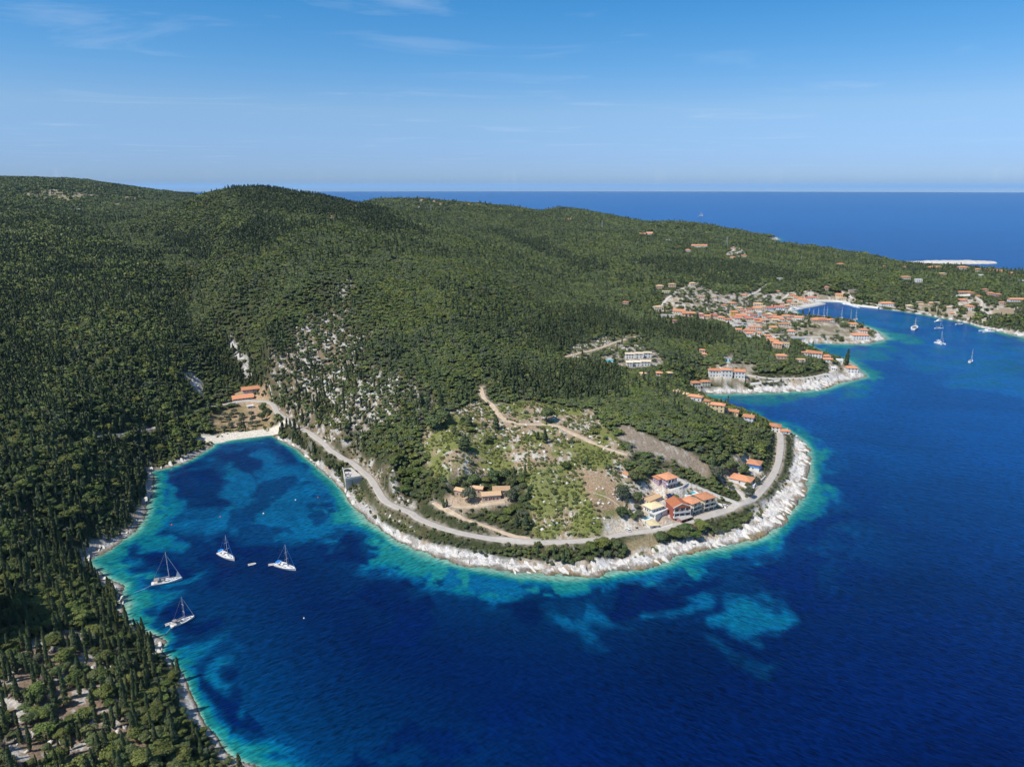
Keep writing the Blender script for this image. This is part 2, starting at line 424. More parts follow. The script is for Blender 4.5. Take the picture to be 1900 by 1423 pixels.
# ---------------------------------------------------------------- roads: survey, then level the ground under them
ROADS = {
 'coast_road': (5.1, 'asphalt', [(330,776),(360,764),(383,757),(421,751),(459,746.5),(490,744),(503,747),(510,755),(516,767),(530,778),(548,788),(573,803),(598,820),(613,833),(636,850),(654,862),(674,876),(689,891),(710,921),(730,938),(763,954),(778,963),(829,981),(892,997),(955,1005),(1006,1007.5),(1069,1004),(1120,997),(1157,993),(1212,984),(1262,971),(1313,959),(1356,946),(1385,936),(1398,925),(1414,909),(1432,887),(1442,866),(1447,841),(1449,816),(1446,801),(1440,793)]),
 'hillside_road': (5.0, 'asphalt', [(120,832),(164,816),(187,809),(228,804),(268,799),(324,784),(338,773)]),
 'villa_driveway': (3.2, 'dirt', [(806,930),(815,938),(823,943),(866,966),(904,978),(930,988),(958,996),(985,999)]),
 'villa_terrace': (3.4, 'dirt', [(832,934),(850,938),(868,942),(884,944),(905,941),(925,936),(936,931)]),
 'dirt_track': (3.8, 'dirt', [(892,715),(898,738),(914,753),(932,776),(947,785),(968,789),(993,787),(1031,788.5),(1056,801),(1094,818),(1132,834),(1165,847)]),
 'ridge_track': (4.0, 'dirt', [(1046,662),(1080,655),(1117,645),(1146,634),(1183,625),(1205,620)]),
 'apartment_lane': (4.2, 'concrete', [(1237,868),(1262,888),(1300,908),(1338,926),(1372,941)]),
 'house_drive': (3.2, 'concrete', [(1352,900),(1368,910),(1378,920),(1382,932)]),
 'village_road': (5.5, 'concrete', [(1385,551),(1392,548),(1409,539),(1418,532),(1427,526)]),
 'harbour_road': (5.0, 'concrete', [(1512,523),(1530,526),(1551,532),(1561,541),(1576,551),(1597,560),(1625,566),(1680,573),(1724,581)]),
 'promontory_path': (4.0, 'concrete', [(1387,694),(1414,702),(1436,704),(1458,702),(1480,702),(1500,701),(1533,694),(1545,689),(1552,681)]),
 'seafront_road': (5.0, 'concrete', [(1400,622),(1425,624),(1460,625),(1500,626),(1540,625),(1580,627)]),
 'town_street': (5.0, 'concrete', [(1446,561),(1456,553),(1462,546),(1459,542)]),
 'upper_lane': (4.5, 'concrete', [(1210,572),(1228,566),(1240,552),(1252,545),(1262,538),(1280,532)]),
 'hill_lane': (4.0, 'concrete', [(1340,474),(1352,470),(1360,465),(1362,459)]),
 'terrace_lane': (4.0, 'concrete', [(1812,552),(1822,560),(1822,572),(1835,586),(1826,594)]),
}
def resample(p, step):
    p = np.asarray(p, float)
    # smooth curve through the surveyed points
    out = []
    n = len(p)
    for i in range(n - 1):
        p0, p1, p2, p3 = p[max(i - 1, 0)], p[i], p[i + 1], p[min(i + 2, n - 1)]
        L = np.linalg.norm(p2[:2] - p1[:2]); m = max(2, int(L / step))
        for s in range(m):
            t = s / m
            out.append(0.5 * ((2 * p1) + (-p0 + p2) * t + (2 * p0 - 5 * p1 + 4 * p2 - p3) * t * t + (-p0 + 3 * p1 - 3 * p2 + p3) * t ** 3))
    out.append(p[-1])
    return np.array(out)
def level_at(cx, cy, cz, half, blend):
    """flatten the ground to the given samples within 'half', easing out over 'blend'"""
    global HG
    lo = np.array([cx.min(), cy.min()]) - half - blend; hi = np.array([cx.max(), cy.max()]) + half + blend
    m = (GX > lo[0]) & (GX < hi[0]) & (GY > lo[1]) & (GY < hi[1]) & (SDj > 0.3)
    if not m.any(): return
    xx, yy = GX[m], GY[m]
    best = np.full(xx.shape, 1e12); zz = np.zeros(xx.shape)
    for a, b, c in zip(cx, cy, cz):
        d2 = (xx - a) ** 2 + (yy - b) ** 2
        k2 = d2 < best
        best[k2] = d2[k2]; zz[k2] = c
    d = np.sqrt(best)
    w = 1 - sstep(half, half + blend, d)
    h = HG[m]
    HG[m] = h * (1 - w) + zz * w
road_w = {}
for nm, (wd, kind, pl) in ROADS.items():
    p = np.array([hit(u, v) for u, v in pl])
    q = resample(p, 3.0)
    z = np.maximum(q[:, 2], 1.6)
    ker = np.ones(9) / 9
    for _ in range(3):
        z = np.convolve(np.pad(z, 4, mode='edge'), ker, 'valid')
    q[:, 2] = z
    road_w[nm] = q
for nm, q in road_w.items():
    level_at(q[:, 0], q[:, 1], q[:, 2], ROADS[nm][0] / 2 + 1.2, 4.0)
PADS = []          # (x, y, radius) filled by the building survey: no trees there
# ---------------------------------------------------------------- building survey
# houses whose three ground corners can be read off: A nearest corner, B end of the right-hand face, C end of the left-hand face,
# eave height in photograph pixels, roof kind and colours
NEAR = [
 dict(k='pool_villa', A=(1209,955.5), B=(1229,949), C=(1194,947.5), hp=11.5, roof='hip', pitch=.30, rc='yellow', wc='white', ov=.9, cat='villa', win=(3,3,1), lab='white villa with a pale yellow hipped roof above its own turquoise pool'),
 dict(k='villa_annex', A=(1216,963.5), B=(1238,952.5), C=(1210,956.5), hp=7.5, roof='flat', pitch=0, rc='white', wc='white', ov=.4, cat='annex', win=(3,1,1), lab='low flat-roofed white annex in front of the yellow-roofed pool villa'),
 dict(k='garage', A=(1206,982), B=(1220,978.5), C=(1198,972.5), hp=6.5, roof='hip', pitch=.22, rc='yellow', wc='white', ov=.5, cat='garage', win=(0,1,1), door='garage', lab='small white garage with a yellow roof and grey shutter beside the coast road'),
 dict(k='red_house', A=(1249,960), B=(1274.5,953.5), C=(1234.5,946), hp=17.5, roof='gable', axis='back', pitch=.42, rc='rust', wc='brick', ov=.5, cat='house', win=(0,2,2), balc=(2,3), trim=True, lab='brick-red two-storey house with white arcaded balconies and a rust gable roof'),
 dict(k='garage', A=(1264.5,971), B=(1284,965), C=(1254.5,964.5), hp=6.2, roof='shed', pitch=.12, rc='grey', wc='brick', ov=.4, cat='garage', win=(2,0,1), door='double', lab='brick-red garage with a grey lean-to roof in front of the red house'),
 dict(k='apartment_building', A=(1283,956), B=(1300,951), C=(1264,947.5), hp=21, roof='hip', pitch=.20, rc='orange', wc='cream', ov=.8, cat='apartments', win=(0,2,3), balc=(3,2), lab='cream three-storey apartment building with balconies standing next to the red house'),
 dict(k='apartment_building', A=(1304,949.5), B=(1325,944), C=(1285,941), hp=22, roof='hip', pitch=.20, rc='orange', wc='cream', ov=.8, cat='apartments', win=(0,2,3), balc=(3,2), lab='cream three-storey apartment building with balconies nearest the lane junction, larger orange roof'),
 dict(k='purple_house', A=(1236,907.5), B=(1255,902.5), C=(1219,899), hp=17.5, roof='hip', pitch=.24, rc='orange', wc='purple', ov=.8, cat='house', win=(3,2,3), balc=(2,3), lab='lilac three-storey house with tiered terraces and orange roofs above the apartments'),
 dict(k='house_wing', A=(1222.5,899.5), B=(1231,897.5), C=(1211,893.5), hp=10, roof='hip', pitch=.28, rc='orange', wc='purple', ov=.6, cat='house', win=(2,2,1), lab='low lilac side building with its own orange roof left of the lilac house'),
 dict(k='garden_shed', A=(1164,886.5), B=(1169,885), C=(1154,883), hp=4, roof='shed', pitch=.15, rc='orange', wc='white', ov=.3, cat='shed', win=(0,1,1), lab='tiny white shed with an orange roof among trees above the pool villa'),
 dict(k='flat_building', A=(1206,936.5), B=(1229,927), C=(1193.5,930.5), hp=5, roof='flat', pitch=0, rc='tan', wc='cream', ov=.2, cat='building', win=(2,1,1), lab='flat-roofed sandy building right behind the yellow-roofed villa'),
 dict(k='white_cottage', A=(1391,902.5), B=(1396,893), C=(1353,893.5), hp=7.5, roof='hip', pitch=.36, rc='orange', wc='white', ov=.5, cat='cottage', win=(1,4,1), lab='long white cottage with an orange hipped roof below the blue-and-white house'),
 dict(k='white_shed', A=(1399,905.5), B=(1403,899), C=(1391,901.5), hp=3.6, roof='flat', pitch=0, rc='white', wc='white', ov=.2, cat='shed', win=(0,0,1), lab='small flat white outbuilding between the long cottage and the road'),
 dict(k='blue_house', A=(1408,875.5), B=(1413,867.5), C=(1386,870), hp=12, roof='hip', pitch=.34, rc='orange', wc='white', wc2='blue', ov=.6, cat='house', win=(1,3,1), lab='white house with blue upper walls and an orange roof near the shore road'),
 dict(k='stone_house', z=13.6, A=(860.5,923), B=(866,918), C=(843.5,919), hp=10.5, roof='gable', axis='along', pitch=.42, rc='sand', wc='stone', ov=.5, cat='house', win=(0,2,1), shut='brown', lab='stone villa wing at the left end, tan tiled roof and two brown shutters'),
 dict(k='stone_house', z=14.6, A=(894.5,916), B=(899,911), C=(873,914), hp=8.5, roof='gable', axis='along', pitch=.42, rc='sand', wc='stone', ov=.5, cat='house', win=(0,2,1), chim=True, shut='brown', lab='rear stone villa block with the chimney behind the round garden tree'),
 dict(k='stone_house', z=13.2, A=(929,928), B=(931.5,920.5), C=(895,930.5), hp=10, roof='gable', axis='along', pitch=.42, rc='sand', wc='stone', ov=.5, cat='house', win=(1,4,1), shut='brown', lab='long front block of the stone villa with brown shutters and tan tiled roof'),
 dict(k='stone_house', z=14.4, A=(945.5,919), B=(946.5,911), C=(915,919.5), hp=9.5, roof='gable', axis='along', pitch=.42, rc='sand', wc='stone', ov=.5, cat='house', win=(1,3,1), shut='brown', lab='stone villa block at the right end beside a terrace, tan tiled roof'),
 dict(k='beach_hotel', z=8.8, A=(486.5,725), B=(487.5,720.5), C=(450,729), hp=5, roof='gable', axis='along', pitch=.40, rc='orange', wc='white', wc2='blue', ov=.8, cat='hotel', win=(0,6,1), chim=True, lab='long white and blue guesthouse with an orange roof above the beach taverna'),
 dict(k='beach_taverna', z=6.2, A=(469,740), B=(469,735), C=(433.5,744), hp=4, roof='gable', axis='along', pitch=.36, rc='orange', wc='white', wc2='blue', ov=1.2, cat='taverna', win=(0,5,1), lab='long low taverna with an orange roof beside the road above the beach'),
 dict(k='beach_kiosk', z=4.6, A=(470.5,756.5), B=(471.5,754.5), C=(459.5,758), hp=3.2, roof='flat', pitch=0, rc='white', wc='white', ov=.3, cat='kiosk', win=(0,2,1), lab='small white flat-roofed hut just below the road behind the beach'),
]
# smaller buildings: roof centre (u, v), width in photograph pixels, depth/width, turn in degrees, storeys, roof, roof colour, wall colour, name, label
o, w_, c_, y_, p_, s_ = 'orange', 'white', 'cream', 'yellowwall', 'pink', 'stone'
FAR = [
 (1290,709,17,.8,6,2,'hip','orange',c_,'cove_house','cream two-storey house with an orange roof, left of the pair at the cove head'),
 (1308,707,18,.7,4,1.6,'hip','orange',c_,'cove_house','orange-roofed house at the right of the pair at the cove head'),
 (1326,686,25,.6,-5,2.4,'hip','orange',w_,'terrace_hotel','white arcaded terrace block with an orange roof, left of two above the cove'),
 (1347,685.5,22,.6,-5,2.4,'hip','orange',w_,'terrace_hotel','white arcaded terrace block with an orange roof, right of two above the cove'),
 (1371,688,20,.8,-10,2.4,'gable','orange',w_,'white_house','tall white house with a gable and orange roof beside the two arcaded terrace blocks'),
 (1255,725,12,.8,-20,1,'hip','tan',c_,'row_house','smallest tan-roofed house at the uphill end of the row behind the wooded ridge'),
 (1272,730,9,.8,-25,1,'hip','tan',c_,'row_house','little tan-roofed house second from the uphill end of the ridge row'),
 (1290,734.5,27,.55,-28,1.4,'hip','orange',w_,'row_house','long orange-roofed white house in the row behind the wooded ridge'),
 (1310,742,15,.7,-25,1.2,'hip','orange','yellowwall','row_house','low pale yellow house squeezed between longer houses of the ridge row'),
 (1331,747,27,.6,-22,2,'hip','orange','yellowwall','row_house','pale yellow two-storey house with many windows in the ridge row'),
 (1344,758,17,.7,-22,1.2,'hip','orange','yellowwall','row_house','low yellow-walled house just downhill of the two-storey yellow one'),
 (1361,762,19,.65,-28,1.4,'gable','orange','yellowwall','row_house','cream gabled house next to the white gabled one of the ridge row'),
 (1389,772,20,.8,-30,1.6,'gable','orange','lightblue','row_house','pale blue-white gabled house with four windows near the lower end of the ridge row'),
 (1435.5,781,25,.8,-25,1.6,'hip','orange',w_,'shore_house','square white house with an orange hipped roof at the end of the coast road'),
 (1456,796.5,18,.6,-15,.9,'hip','orange',w_,'pavilion','low open pavilion with an orange roof on the shore below the last house'),
 (1579,673,21,.8,-8,1.8,'hip','orange',w_,'point_house','white house with an orange hipped roof on the tip of the rocky point'),
 (1557,664.5,13,.7,-20,1.2,'flat','white',w_,'flat_house','flat white-roofed house up the slope from the house on the point'),
 (1532.5,656,15,.7,-8,1.5,'hip','orange',w_,'point_house','orange-roofed white house behind the flat-roofed house on the point'),
 (1535,665.5,19,.6,-15,1.3,'hip','orange',w_,'point_house','lower orange-roofed white house beside the shore trees of the point'),
 (1512,649,25,.6,-22,1.8,'gable','orange',w_,'point_house','large gabled white house with orange roof standing over the narrow inlet'),
 (1503,652,15,.6,-25,1.5,'gable','orange',w_,'point_house','narrow orange gabled house adjoining the large one over the inlet'),
 (1493,653.5,12,.7,-20,1.2,'hip','orange',w_,'point_house','small orange-roofed house at the tree edge left of the gabled pair'),
 (1449.5,659,20,.6,-8,1.4,'hip','orange','peach','grove_house','peach house with orange roof alone among trees in the middle of the point'),
 (1485,667,17,.5,-10,.9,'flat','tan',c_,'flat_house','low tan flat-roofed house among trees on the point'),
 (1546,682,9,.7,-20,.9,'flat','white',w_,'hut','little flat white hut beside the path on the point'),
 (1429,628,14,.7,-25,1.6,'gable','orange','peach','stepped_house','uppermost gabled block of the stepped orange-roofed row above the inlet'),
 (1436,632.5,16,.7,-25,1.8,'gable','orange','peach','stepped_house','middle gabled block of the stepped orange-roofed row above the inlet'),
 (1443,637,16,.7,-25,2,'gable','orange','peach','stepped_house','lowest gabled block of the stepped orange-roofed row above the inlet'),
 (1457,637,14,.7,-20,2,'flat','tan',c_,'stepped_house','cream flat-topped block at the right end of the stepped row'),
 (1434.5,606.5,15,.8,-5,1.3,'hip','orange',w_,'seafront_house','white house with an orange hipped roof above the long sea wall road'),
 (1468,613.5,15,.8,-3,1.3,'hip','orange',w_,'seafront_house','white orange-roofed house by the sea wall, between trees and a terraced field'),
 (1453,600.5,20,.4,-2,1.1,'gable','orange',c_,'long_house','long narrow orange-roofed house behind the village garden trees'),
 (1521.5,592.5,33,.55,-4,1.5,'hip','orange',s_,'colonnade_hall','large hall with a stone colonnade and broad orange roof on the harbour spit'),
 (1523.5,589,14,.6,-4,2.1,'hip','orange',c_,'roof_storey','raised storey on top of the broad orange-roofed colonnade hall'),
 (1542,591.5,9,.9,0,1.9,'hip','orange',w_,'tower_house','slim white house right beside the colonnade hall on the spit'),
 (1582,600.5,18,.6,-14,1.2,'hip','orange',c_,'spit_house','long orange-roofed house near the seaward end of the harbour spit'),
 (1602,605.5,18,.7,-10,1.5,'hip','orange',w_,'spit_house','white house with orange hipped roof at the seaward end of the spit'),
 (1594.5,621,32,.55,-4,2.0,'hip','orange',w_,'waterfront_hotel','two-storey white waterfront hotel with a long orange roof on the tip of the spit'),
 (1360,562,13,.8,10,1.4,'hip','orange',c_,'village_house','detached cream house with orange roof on the upper edge of the village'),
 (1372,571,11,.8,-15,1.2,'hip','tan',c_,'village_house','tan-roofed house just below the detached upper village house'),
 (1362,578.5,14,.8,-10,1.8,'hip','orange','ochre','village_house','bright ochre-yellow house with an orange roof in the village'),
 (1374,585,20,.6,-5,1.2,'gable','orange',w_,'village_house','long orange-roofed white house below the ochre house'),
 (1368,589.5,15,.7,0,1.3,'gable','red',w_,'village_house','white gabled house facing the village car park'),
 (1389,590,16,.6,5,1.2,'gable','red',c_,'village_house','red-roofed house in the village row above the car park, left one'),
 (1405,592,15,.6,4,1.2,'gable','red',c_,'village_house','red-roofed house in the village row above the car park, right one'),
 (1407,597,13,.5,0,1,'gable','orange',c_,'village_house','low orange-roofed house directly below the red-roofed village row'),
 (1391,573,14,.8,-15,1.6,'hip','red',c_,'village_house','cream house with a deep red hipped roof in the upper village centre'),
 (1405,571,18,.7,-10,1.4,'hip','orange',c_,'village_house','broad orange-roofed house right of the deep red roof in the village'),
 (1399,584.5,12,.7,-5,1.4,'gable','red','bluewall','village_house','small red-roofed house beside the light blue facade in the village'),
 (1409,579.5,7,.8,-5,1.9,'flat','white','bluewall','village_house','narrow light-blue house with a flat top in the village'),
 (1406,563.5,17,.6,-8,1.1,'hip','tan',c_,'village_house','tan-roofed house near the quarry-coloured clearing above the village'),
 (1427,571,14,.7,-3,1.5,'gable','red','bluewall','quay_house','pale blue quay house with a red roof at the left of the quay row'),
 (1443,569,24,.45,-6,1.5,'gable','red','bluewall','quay_house','long pale blue quay house with a red roof in the middle of the quay row'),
 (1459,566,10,.8,0,2,'hip','tan',s_,'quay_house','tall stone-coloured house with a tan roof behind the quay'),
 (1450,562,9,.8,0,1.3,'hip','tan',c_,'quay_house','little tan-roofed house behind the tall stone-coloured quay house'),
 (1473,564,13,.6,-10,1.3,'gable','tan',c_,'quay_house','tan-roofed house left of the white gable at the harbour corner'),
 (1483,564.5,12,.8,-35,1.6,'gable','orange',w_,'quay_house','white house with its gable to the harbour corner and an orange roof'),
 (1427,588.5,12,.7,0,1.3,'gable','red',c_,'waterfront_house','red-roofed cream house at the left end of the row in front of the yachts'),
 (1441.5,588.5,17,.6,-2,1.4,'gable','orange',c_,'waterfront_house','orange-roofed peach house in the row in front of the motor yachts'),
 (1457,586,13,.7,-4,1.5,'gable','orange',w_,'waterfront_house','white house with an orange roof, centre of the row by the inner harbour'),
 (1468,586.5,12,.7,-4,1.4,'gable','red',w_,'waterfront_house','red-roofed house next to the longest roof of the inner harbour row'),
 (1482,588.5,17,.5,-6,1.3,'gable','tan',c_,'waterfront_house','long tan-roofed house at the water end of the inner harbour row'),
 (1427,582,9,.8,0,1.3,'hip','yellow',c_,'waterfront_house','small yellow-roofed house near the stern of the blue-hulled motor yacht'),
 (1391,613,20,.7,-12,1.5,'gable','orange',w_,'village_house','large orange double-roofed house below the village car park'),
 (1395,606,14,.6,-8,1.2,'gable','orange',w_,'village_house','orange-roofed house immediately below the parked cars'),
 (1406.5,606,13,.7,-6,1.5,'hip','orange',w_,'village_house','white house with blue-shaded porch and orange hipped roof by the car park'),
 (1408,617,9,.8,-12,1.2,'hip','orange',c_,'village_house','smallest orange-roofed house at the tree edge below the car park'),
 (1370,611,11,.7,-8,1.1,'gable','orange',c_,'village_house','orange-roofed house at the corner of the car park and the woods'),
 (1350,592,14,.5,0,1.1,'gable','red',c_,'village_house','low red-roofed house at the left edge of the village by the parking road'),
 (1338,588.5,13,.7,-10,1.3,'hip','orange',c_,'village_house','cream house with an orange roof at the entrance of the parking road'),
 (1324,584,14,.8,-15,1.4,'hip','red','pink','village_house','rose-coloured house with a red hipped roof at the west of the village'),
 (1301,583,10,.8,-10,1.1,'hip','red','pink','village_house','small rose house with a red roof half hidden by trees west of the village'),
 (1260,576.5,24,.6,-18,1.3,'gable','orange',c_,'holiday_block','upper holiday block with a long orange roof west of the village'),
 (1272,581,14,.7,-15,1.4,'gable','orange','peach','holiday_block','middle peach holiday block with an orange roof west of the village'),
 (1282,580.5,14,.7,-8,1.4,'gable','orange','peach','holiday_block','right-hand peach holiday block with an orange roof west of the village'),
 (1381,547,11,.7,-5,1,'hip','orange',c_,'village_house','small orange-roofed house beside the road leading out of the village'),
 (1442.5,540,9,.7,0,.9,'hip','orange',c_,'village_house','lone orange-roofed house in the trees above the harbour'),
 (1472,548,14,.6,-22,1.2,'gable','orange',c_,'upper_quay_house','uppermost orange-roofed house of the line running down to the pier'),
 (1480,552.5,15,.6,-22,1.2,'gable','orange',c_,'upper_quay_house','second orange-roofed house of the line running down to the pier'),
 (1489,556,15,.6,-22,1.3,'gable','orange',c_,'upper_quay_house','lowest orange-roofed house of the line running down to the pier'),
 (1500,552.5,11,.7,-10,1.2,'gable','red',w_,'upper_quay_house','red-roofed house behind the pier root, left of a pair'),
 (1510.5,551.5,10,.7,-10,1.2,'gable','red',w_,'upper_quay_house','red-roofed house behind the pier root, right of a pair'),
 (1465,557.5,10,.6,-15,1,'gable','orange',c_,'upper_quay_house','low orange-roofed house below the white street bend'),
 (1161,560.5,12,.6,-15,.9,'hip','red',c_,'hill_house','single red-roofed house at the foot of the wooded main hill'),
 (1220.5,569,15,.6,-3,1.5,'hip','tan',c_,'hill_house','cream house with a tan roof beside the lane into the village from the woods'),
 (1224,530.5,14,.7,-5,1.5,'hip','tan','peach','hillside_villa','peach villa with a tan roof, left of three at the wood edge'),
 (1247,527.5,14,.7,-5,1.6,'hip','tan','peach','hillside_villa','peach villa with a tan roof and pool, middle of three at the wood edge'),
 (1285,525.5,12,.8,5,1.6,'hip','tan',c_,'hillside_villa','cream stepped villa, right of three at the wood edge'),
 (1236,540.5,16,.5,-5,.9,'flat','yellow',c_,'hillside_villa','low yellow-topped villa below the two peach villas'),
 (1168,656,17,.55,-3,1.7,'gable','paletan',w_,'resort_bungalow','cream resort bungalow at the pool end of the upper row'),
 (1185,655.3,16,.55,-3,1.7,'gable','paletan',w_,'resort_bungalow','cream resort bungalow in the middle of the upper row'),
 (1201,654.3,15,.55,-3,1.7,'gable','paletan',w_,'resort_bungalow','cream resort bungalow at the far end of the upper row'),
 (1167.5,671.5,12,.6,-3,1.5,'gable','paletan',w_,'resort_bungalow','cream resort bungalow at the pool end of the lower row'),
 (1181,671,14,.6,-3,1.5,'gable','paletan',w_,'resort_bungalow','cream resort bungalow in the middle of the lower row'),
 (1197,670,19,.5,-3,1.5,'gable','paletan',w_,'resort_bungalow','long cream resort bungalow at the far end of the lower row'),
 (1223,691,12,.7,-8,1,'hip','orange',c_,'grove_house','orange-roofed house in the woods below the cream resort'),
 (1242,691,11,.7,15,.9,'hip','tan',c_,'grove_house','tan-roofed house in the woods right of the orange one below the resort'),
 (1193,692,11,.6,15,.9,'hip','tan',c_,'grove_house','half hidden tan-roofed house in the woods left of the orange one below the resort'),
 (1303,649,11,.7,-20,1,'hip','orange',c_,'grove_house','upper of two small orange-roofed houses in the woods behind the terrace blocks'),
 (1307,656.5,9,.7,-12,.8,'hip','orange',c_,'grove_house','lower of two small orange-roofed houses in the woods behind the terrace blocks'),
 (1350,664.5,14,.5,-5,1,'flat','grey',w_,'flat_house','flat-roofed white house with a small pool above the terrace blocks'),
 (1192,434,13,.5,-4,1.1,'gable','orange',c_,'hill_hotel','low left wing of the hotel high on the far hillside'),
 (1205,433,13,.8,-20,1.9,'gable','orange',w_,'hill_hotel','taller right part of the hotel high on the far hillside'),
 (1240,445.5,9,.7,0,1.3,'flat','white',w_,'far_house','white flat-roofed house alone in the woods between the two far hotels'),
 (1297,456,30,.35,-4,2.0,'gable','orange',w_,'far_hotel','long white three-storey hotel with an orange roof in the far woods'),
 (1276,464,11,.8,-5,1.2,'hip','orange',w_,'far_house','orange-roofed house below the long far hotel'),
 (1280,450.5,8,.6,0,.9,'flat','white',w_,'far_house','white flat house up and left of the long far hotel'),
 (1360,460,8,.7,0,1.0,'hip','orange',c_,'far_house','topmost house of the little group on the bare far slope'),
 (1370,467.5,10,.6,-5,1.0,'flat','white',w_,'far_house','white house of the little group on the bare far slope'),
 (1359,477,12,.5,-3,.9,'hip','orange',c_,'far_house','lowest left house of the little group on the far slope'),
 (1381,474.5,11,.6,-5,.9,'hip','orange',c_,'far_house','right-hand orange-roofed house of the little group on the far slope'),
 (644,374.5,9,.6,0,1,'gable','orange',c_,'skyline_house','orange-roofed house on the skyline where the main hill meets the sea'),
 (657,373,9,.6,0,.9,'gable','red',c_,'skyline_house','red-roofed farm buildings on the skyline right of the orange one'),
 (615,402,7,.6,0,.8,'hip','orange',c_,'far_house','lone house on the wooded top of the main hill'),
 (782,371.5,8,.6,0,1.1,'hip','orange',w_,'skyline_house','white house with orange roof on the crest of the second hill'),
 (805,368.5,6,.7,0,1.1,'hip','orange',w_,'skyline_house','smaller pale house at the skyline of the second hill'),
 (816.5,378.5,8,.7,0,1.2,'hip','orange',c_,'far_house','cream house just below the crest of the second hill'),
 (777,384,4,.9,0,1.2,'hip','white',w_,'far_house','tiny white house on the near flank of the second hill'),
 (869.6,379.5,8,.6,0,1,'hip','orange',w_,'far_house','left of two orange-roofed houses along the second ridge'),
 (885,377.5,7,.7,0,1.1,'hip','orange',c_,'far_house','right of two orange-roofed houses along the second ridge'),
 (1056,406,9,.5,-20,.8,'hip','orange',c_,'far_house','orange-roofed house in the woods of the third ridge'),
 (44,368.5,13,.4,-5,.9,'gable','orange',c_,'field_house','orange-roofed farmhouse beside the dry fields on the leftmost hill'),
 (57,366,9,.5,-5,.8,'gable','tan',c_,'field_house','tan-roofed farmhouse right beside the orange one on the leftmost hill'),
 (142,387.5,20,.35,-5,.7,'flat','white',w_,'field_house','long white flat building below the dry fields on the leftmost hill'),
 (1645,562.5,27,.5,-4,1.7,'hip','orange',w_,'harbour_mansion','large white two-storey mansion with orange roof on the far harbour shore'),
 (1687,567,12,.8,-5,1.2,'hip','yellow',s_,'harbour_house','yellow-roofed stone house on the far harbour shore'),
 (1709,565,12,.7,-10,1,'hip','tan',c_,'harbour_house','cream house right of the yellow-roofed stone house'),
 (1680,514,16,.7,-5,1.3,'hip','orange',w_,'headland_villa','white villa with terraces and orange roof on the far headland'),
 (1703.5,519,12,.8,-5,1.6,'flat','white',w_,'headland_villa','cubic white villa right of the terraced villa on the far headland'),
 (1736,496,27,.5,-2,1.1,'hip','orange','peach','headland_house','broad orange roof at the top of the far headland below the white spit'),
 (1786,492.5,18,.6,-4,1.6,'hip','orange',c_,'headland_house','cream house on the headland skyline right under the end of the white spit'),
 (1813,497.5,10,.7,0,.9,'hip','orange',c_,'headland_house','small orange roof on the headland skyline beside the longer roofs'),
 (1828,498,13,.8,0,1.3,'hip','orange','peach','headland_house','square orange-roofed house in the skyline row of the far headland'),
 (1848,502.5,28,.4,-8,1,'hip','orange','peach','headland_house','long low orange roof in the skyline row of the far headland'),
 (1876,507,18,.6,-3,1.1,'hip','orange','peach','headland_house','orange-roofed house at the right end of the skyline row'),
 (1819,510.5,10,.7,0,1.2,'flat','white',w_,'headland_house','small white house below the skyline row'),
 (1812,504,11,.6,-10,.8,'flat','white',w_,'headland_house','white canopy-roofed building under the skyline row'),
 (1748,507.5,14,.5,-5,.9,'hip','tan',c_,'headland_house','tan-roofed house below the broad orange roof of the headland'),
 (1827.5,537,10,.7,-5,1.1,'hip','orange',c_,'slope_villa','uppermost of three stepped villas on the slope at the right'),
 (1837.5,543.5,12,.7,-10,1.1,'hip','orange','peach','slope_villa','middle of three stepped villas on the slope at the right'),
 (1851,546,12,.7,-8,1.1,'hip','orange','purple','slope_villa','lowest of three stepped villas on the slope, mauve walls'),
 (1884,555,27,.35,-4,1.4,'gable','orange',w_,'slope_house','long white house with an orange roof at the right edge above the harbour'),
 (1786,556,14,.7,-8,1,'hip','orange','pink','slope_house','pinkish house with an orange roof on the bare slope above the white-and-blue house'),
 (1788,542,22,.4,-4,.9,'gable','orange',c_,'slope_house','long orange-roofed house above the grey retaining walls'),
 (1799,568.5,17,.8,-12,1.9,'hip','orange',w_,'slope_house','white-and-blue two-storey house with red-orange roof over the terraced garden'),
 (1766,581,8,.7,-5,.8,'hip','orange',c_,'slope_house','tiny orange-roofed house near the far harbour shore'),
 (1895,521,9,.7,0,1.2,'flat','white',w_,'slope_house','white house cut by the right edge of the view'),
 (1559,490,14,.7,-3,1.2,'hip','orange','pink','ridge_house','pink house with an orange roof on the wooded rise behind the harbour'),
 (1678,495,7,.7,0,.8,'hip','orange',c_,'ridge_house','tiny orange-roofed house at the root of the white spit'),
 (1640,494,7,.6,0,.8,'hip','orange',c_,'ridge_house','tiny tan-orange house left of the root of the white spit'),
 (1534,532.5,8,.9,-5,1.6,'hip','orange','pink','ridge_house','tall pinkish house above the winding harbour road'),
 (1556.5,546.5,13,.8,-20,1.4,'gable','orange','yellowwall','harbour_house','yellow gabled house at the bend of the winding harbour road'),
 (1565,553,9,.8,-20,1.1,'gable','tan',c_,'harbour_house','cream house next to the yellow gabled house by the harbour'),
 (1582,538.5,15,.6,-5,1.3,'flat','grey',s_,'stone_ruin','roofless grey stone ruin in the trees above the harbour road'),
 (1378,576,11,.7,-8,1.3,'gable','red',c_,'village_house','red-roofed cream house between the ochre house and the upper village centre'),
 (1389,580,11,.7,-6,1.4,'hip','orange',w_,'village_house','white house with orange roof left of the small red-roofed house by the light blue facade'),
 (1381,586.5,10,.7,0,1.3,'gable','red',w_,'village_house','white gabled house right behind the red-roofed village row'),
 (1416,569,11,.7,-6,1.5,'hip','tan',c_,'village_house','cream house with tan roof immediately left of the quay row'),
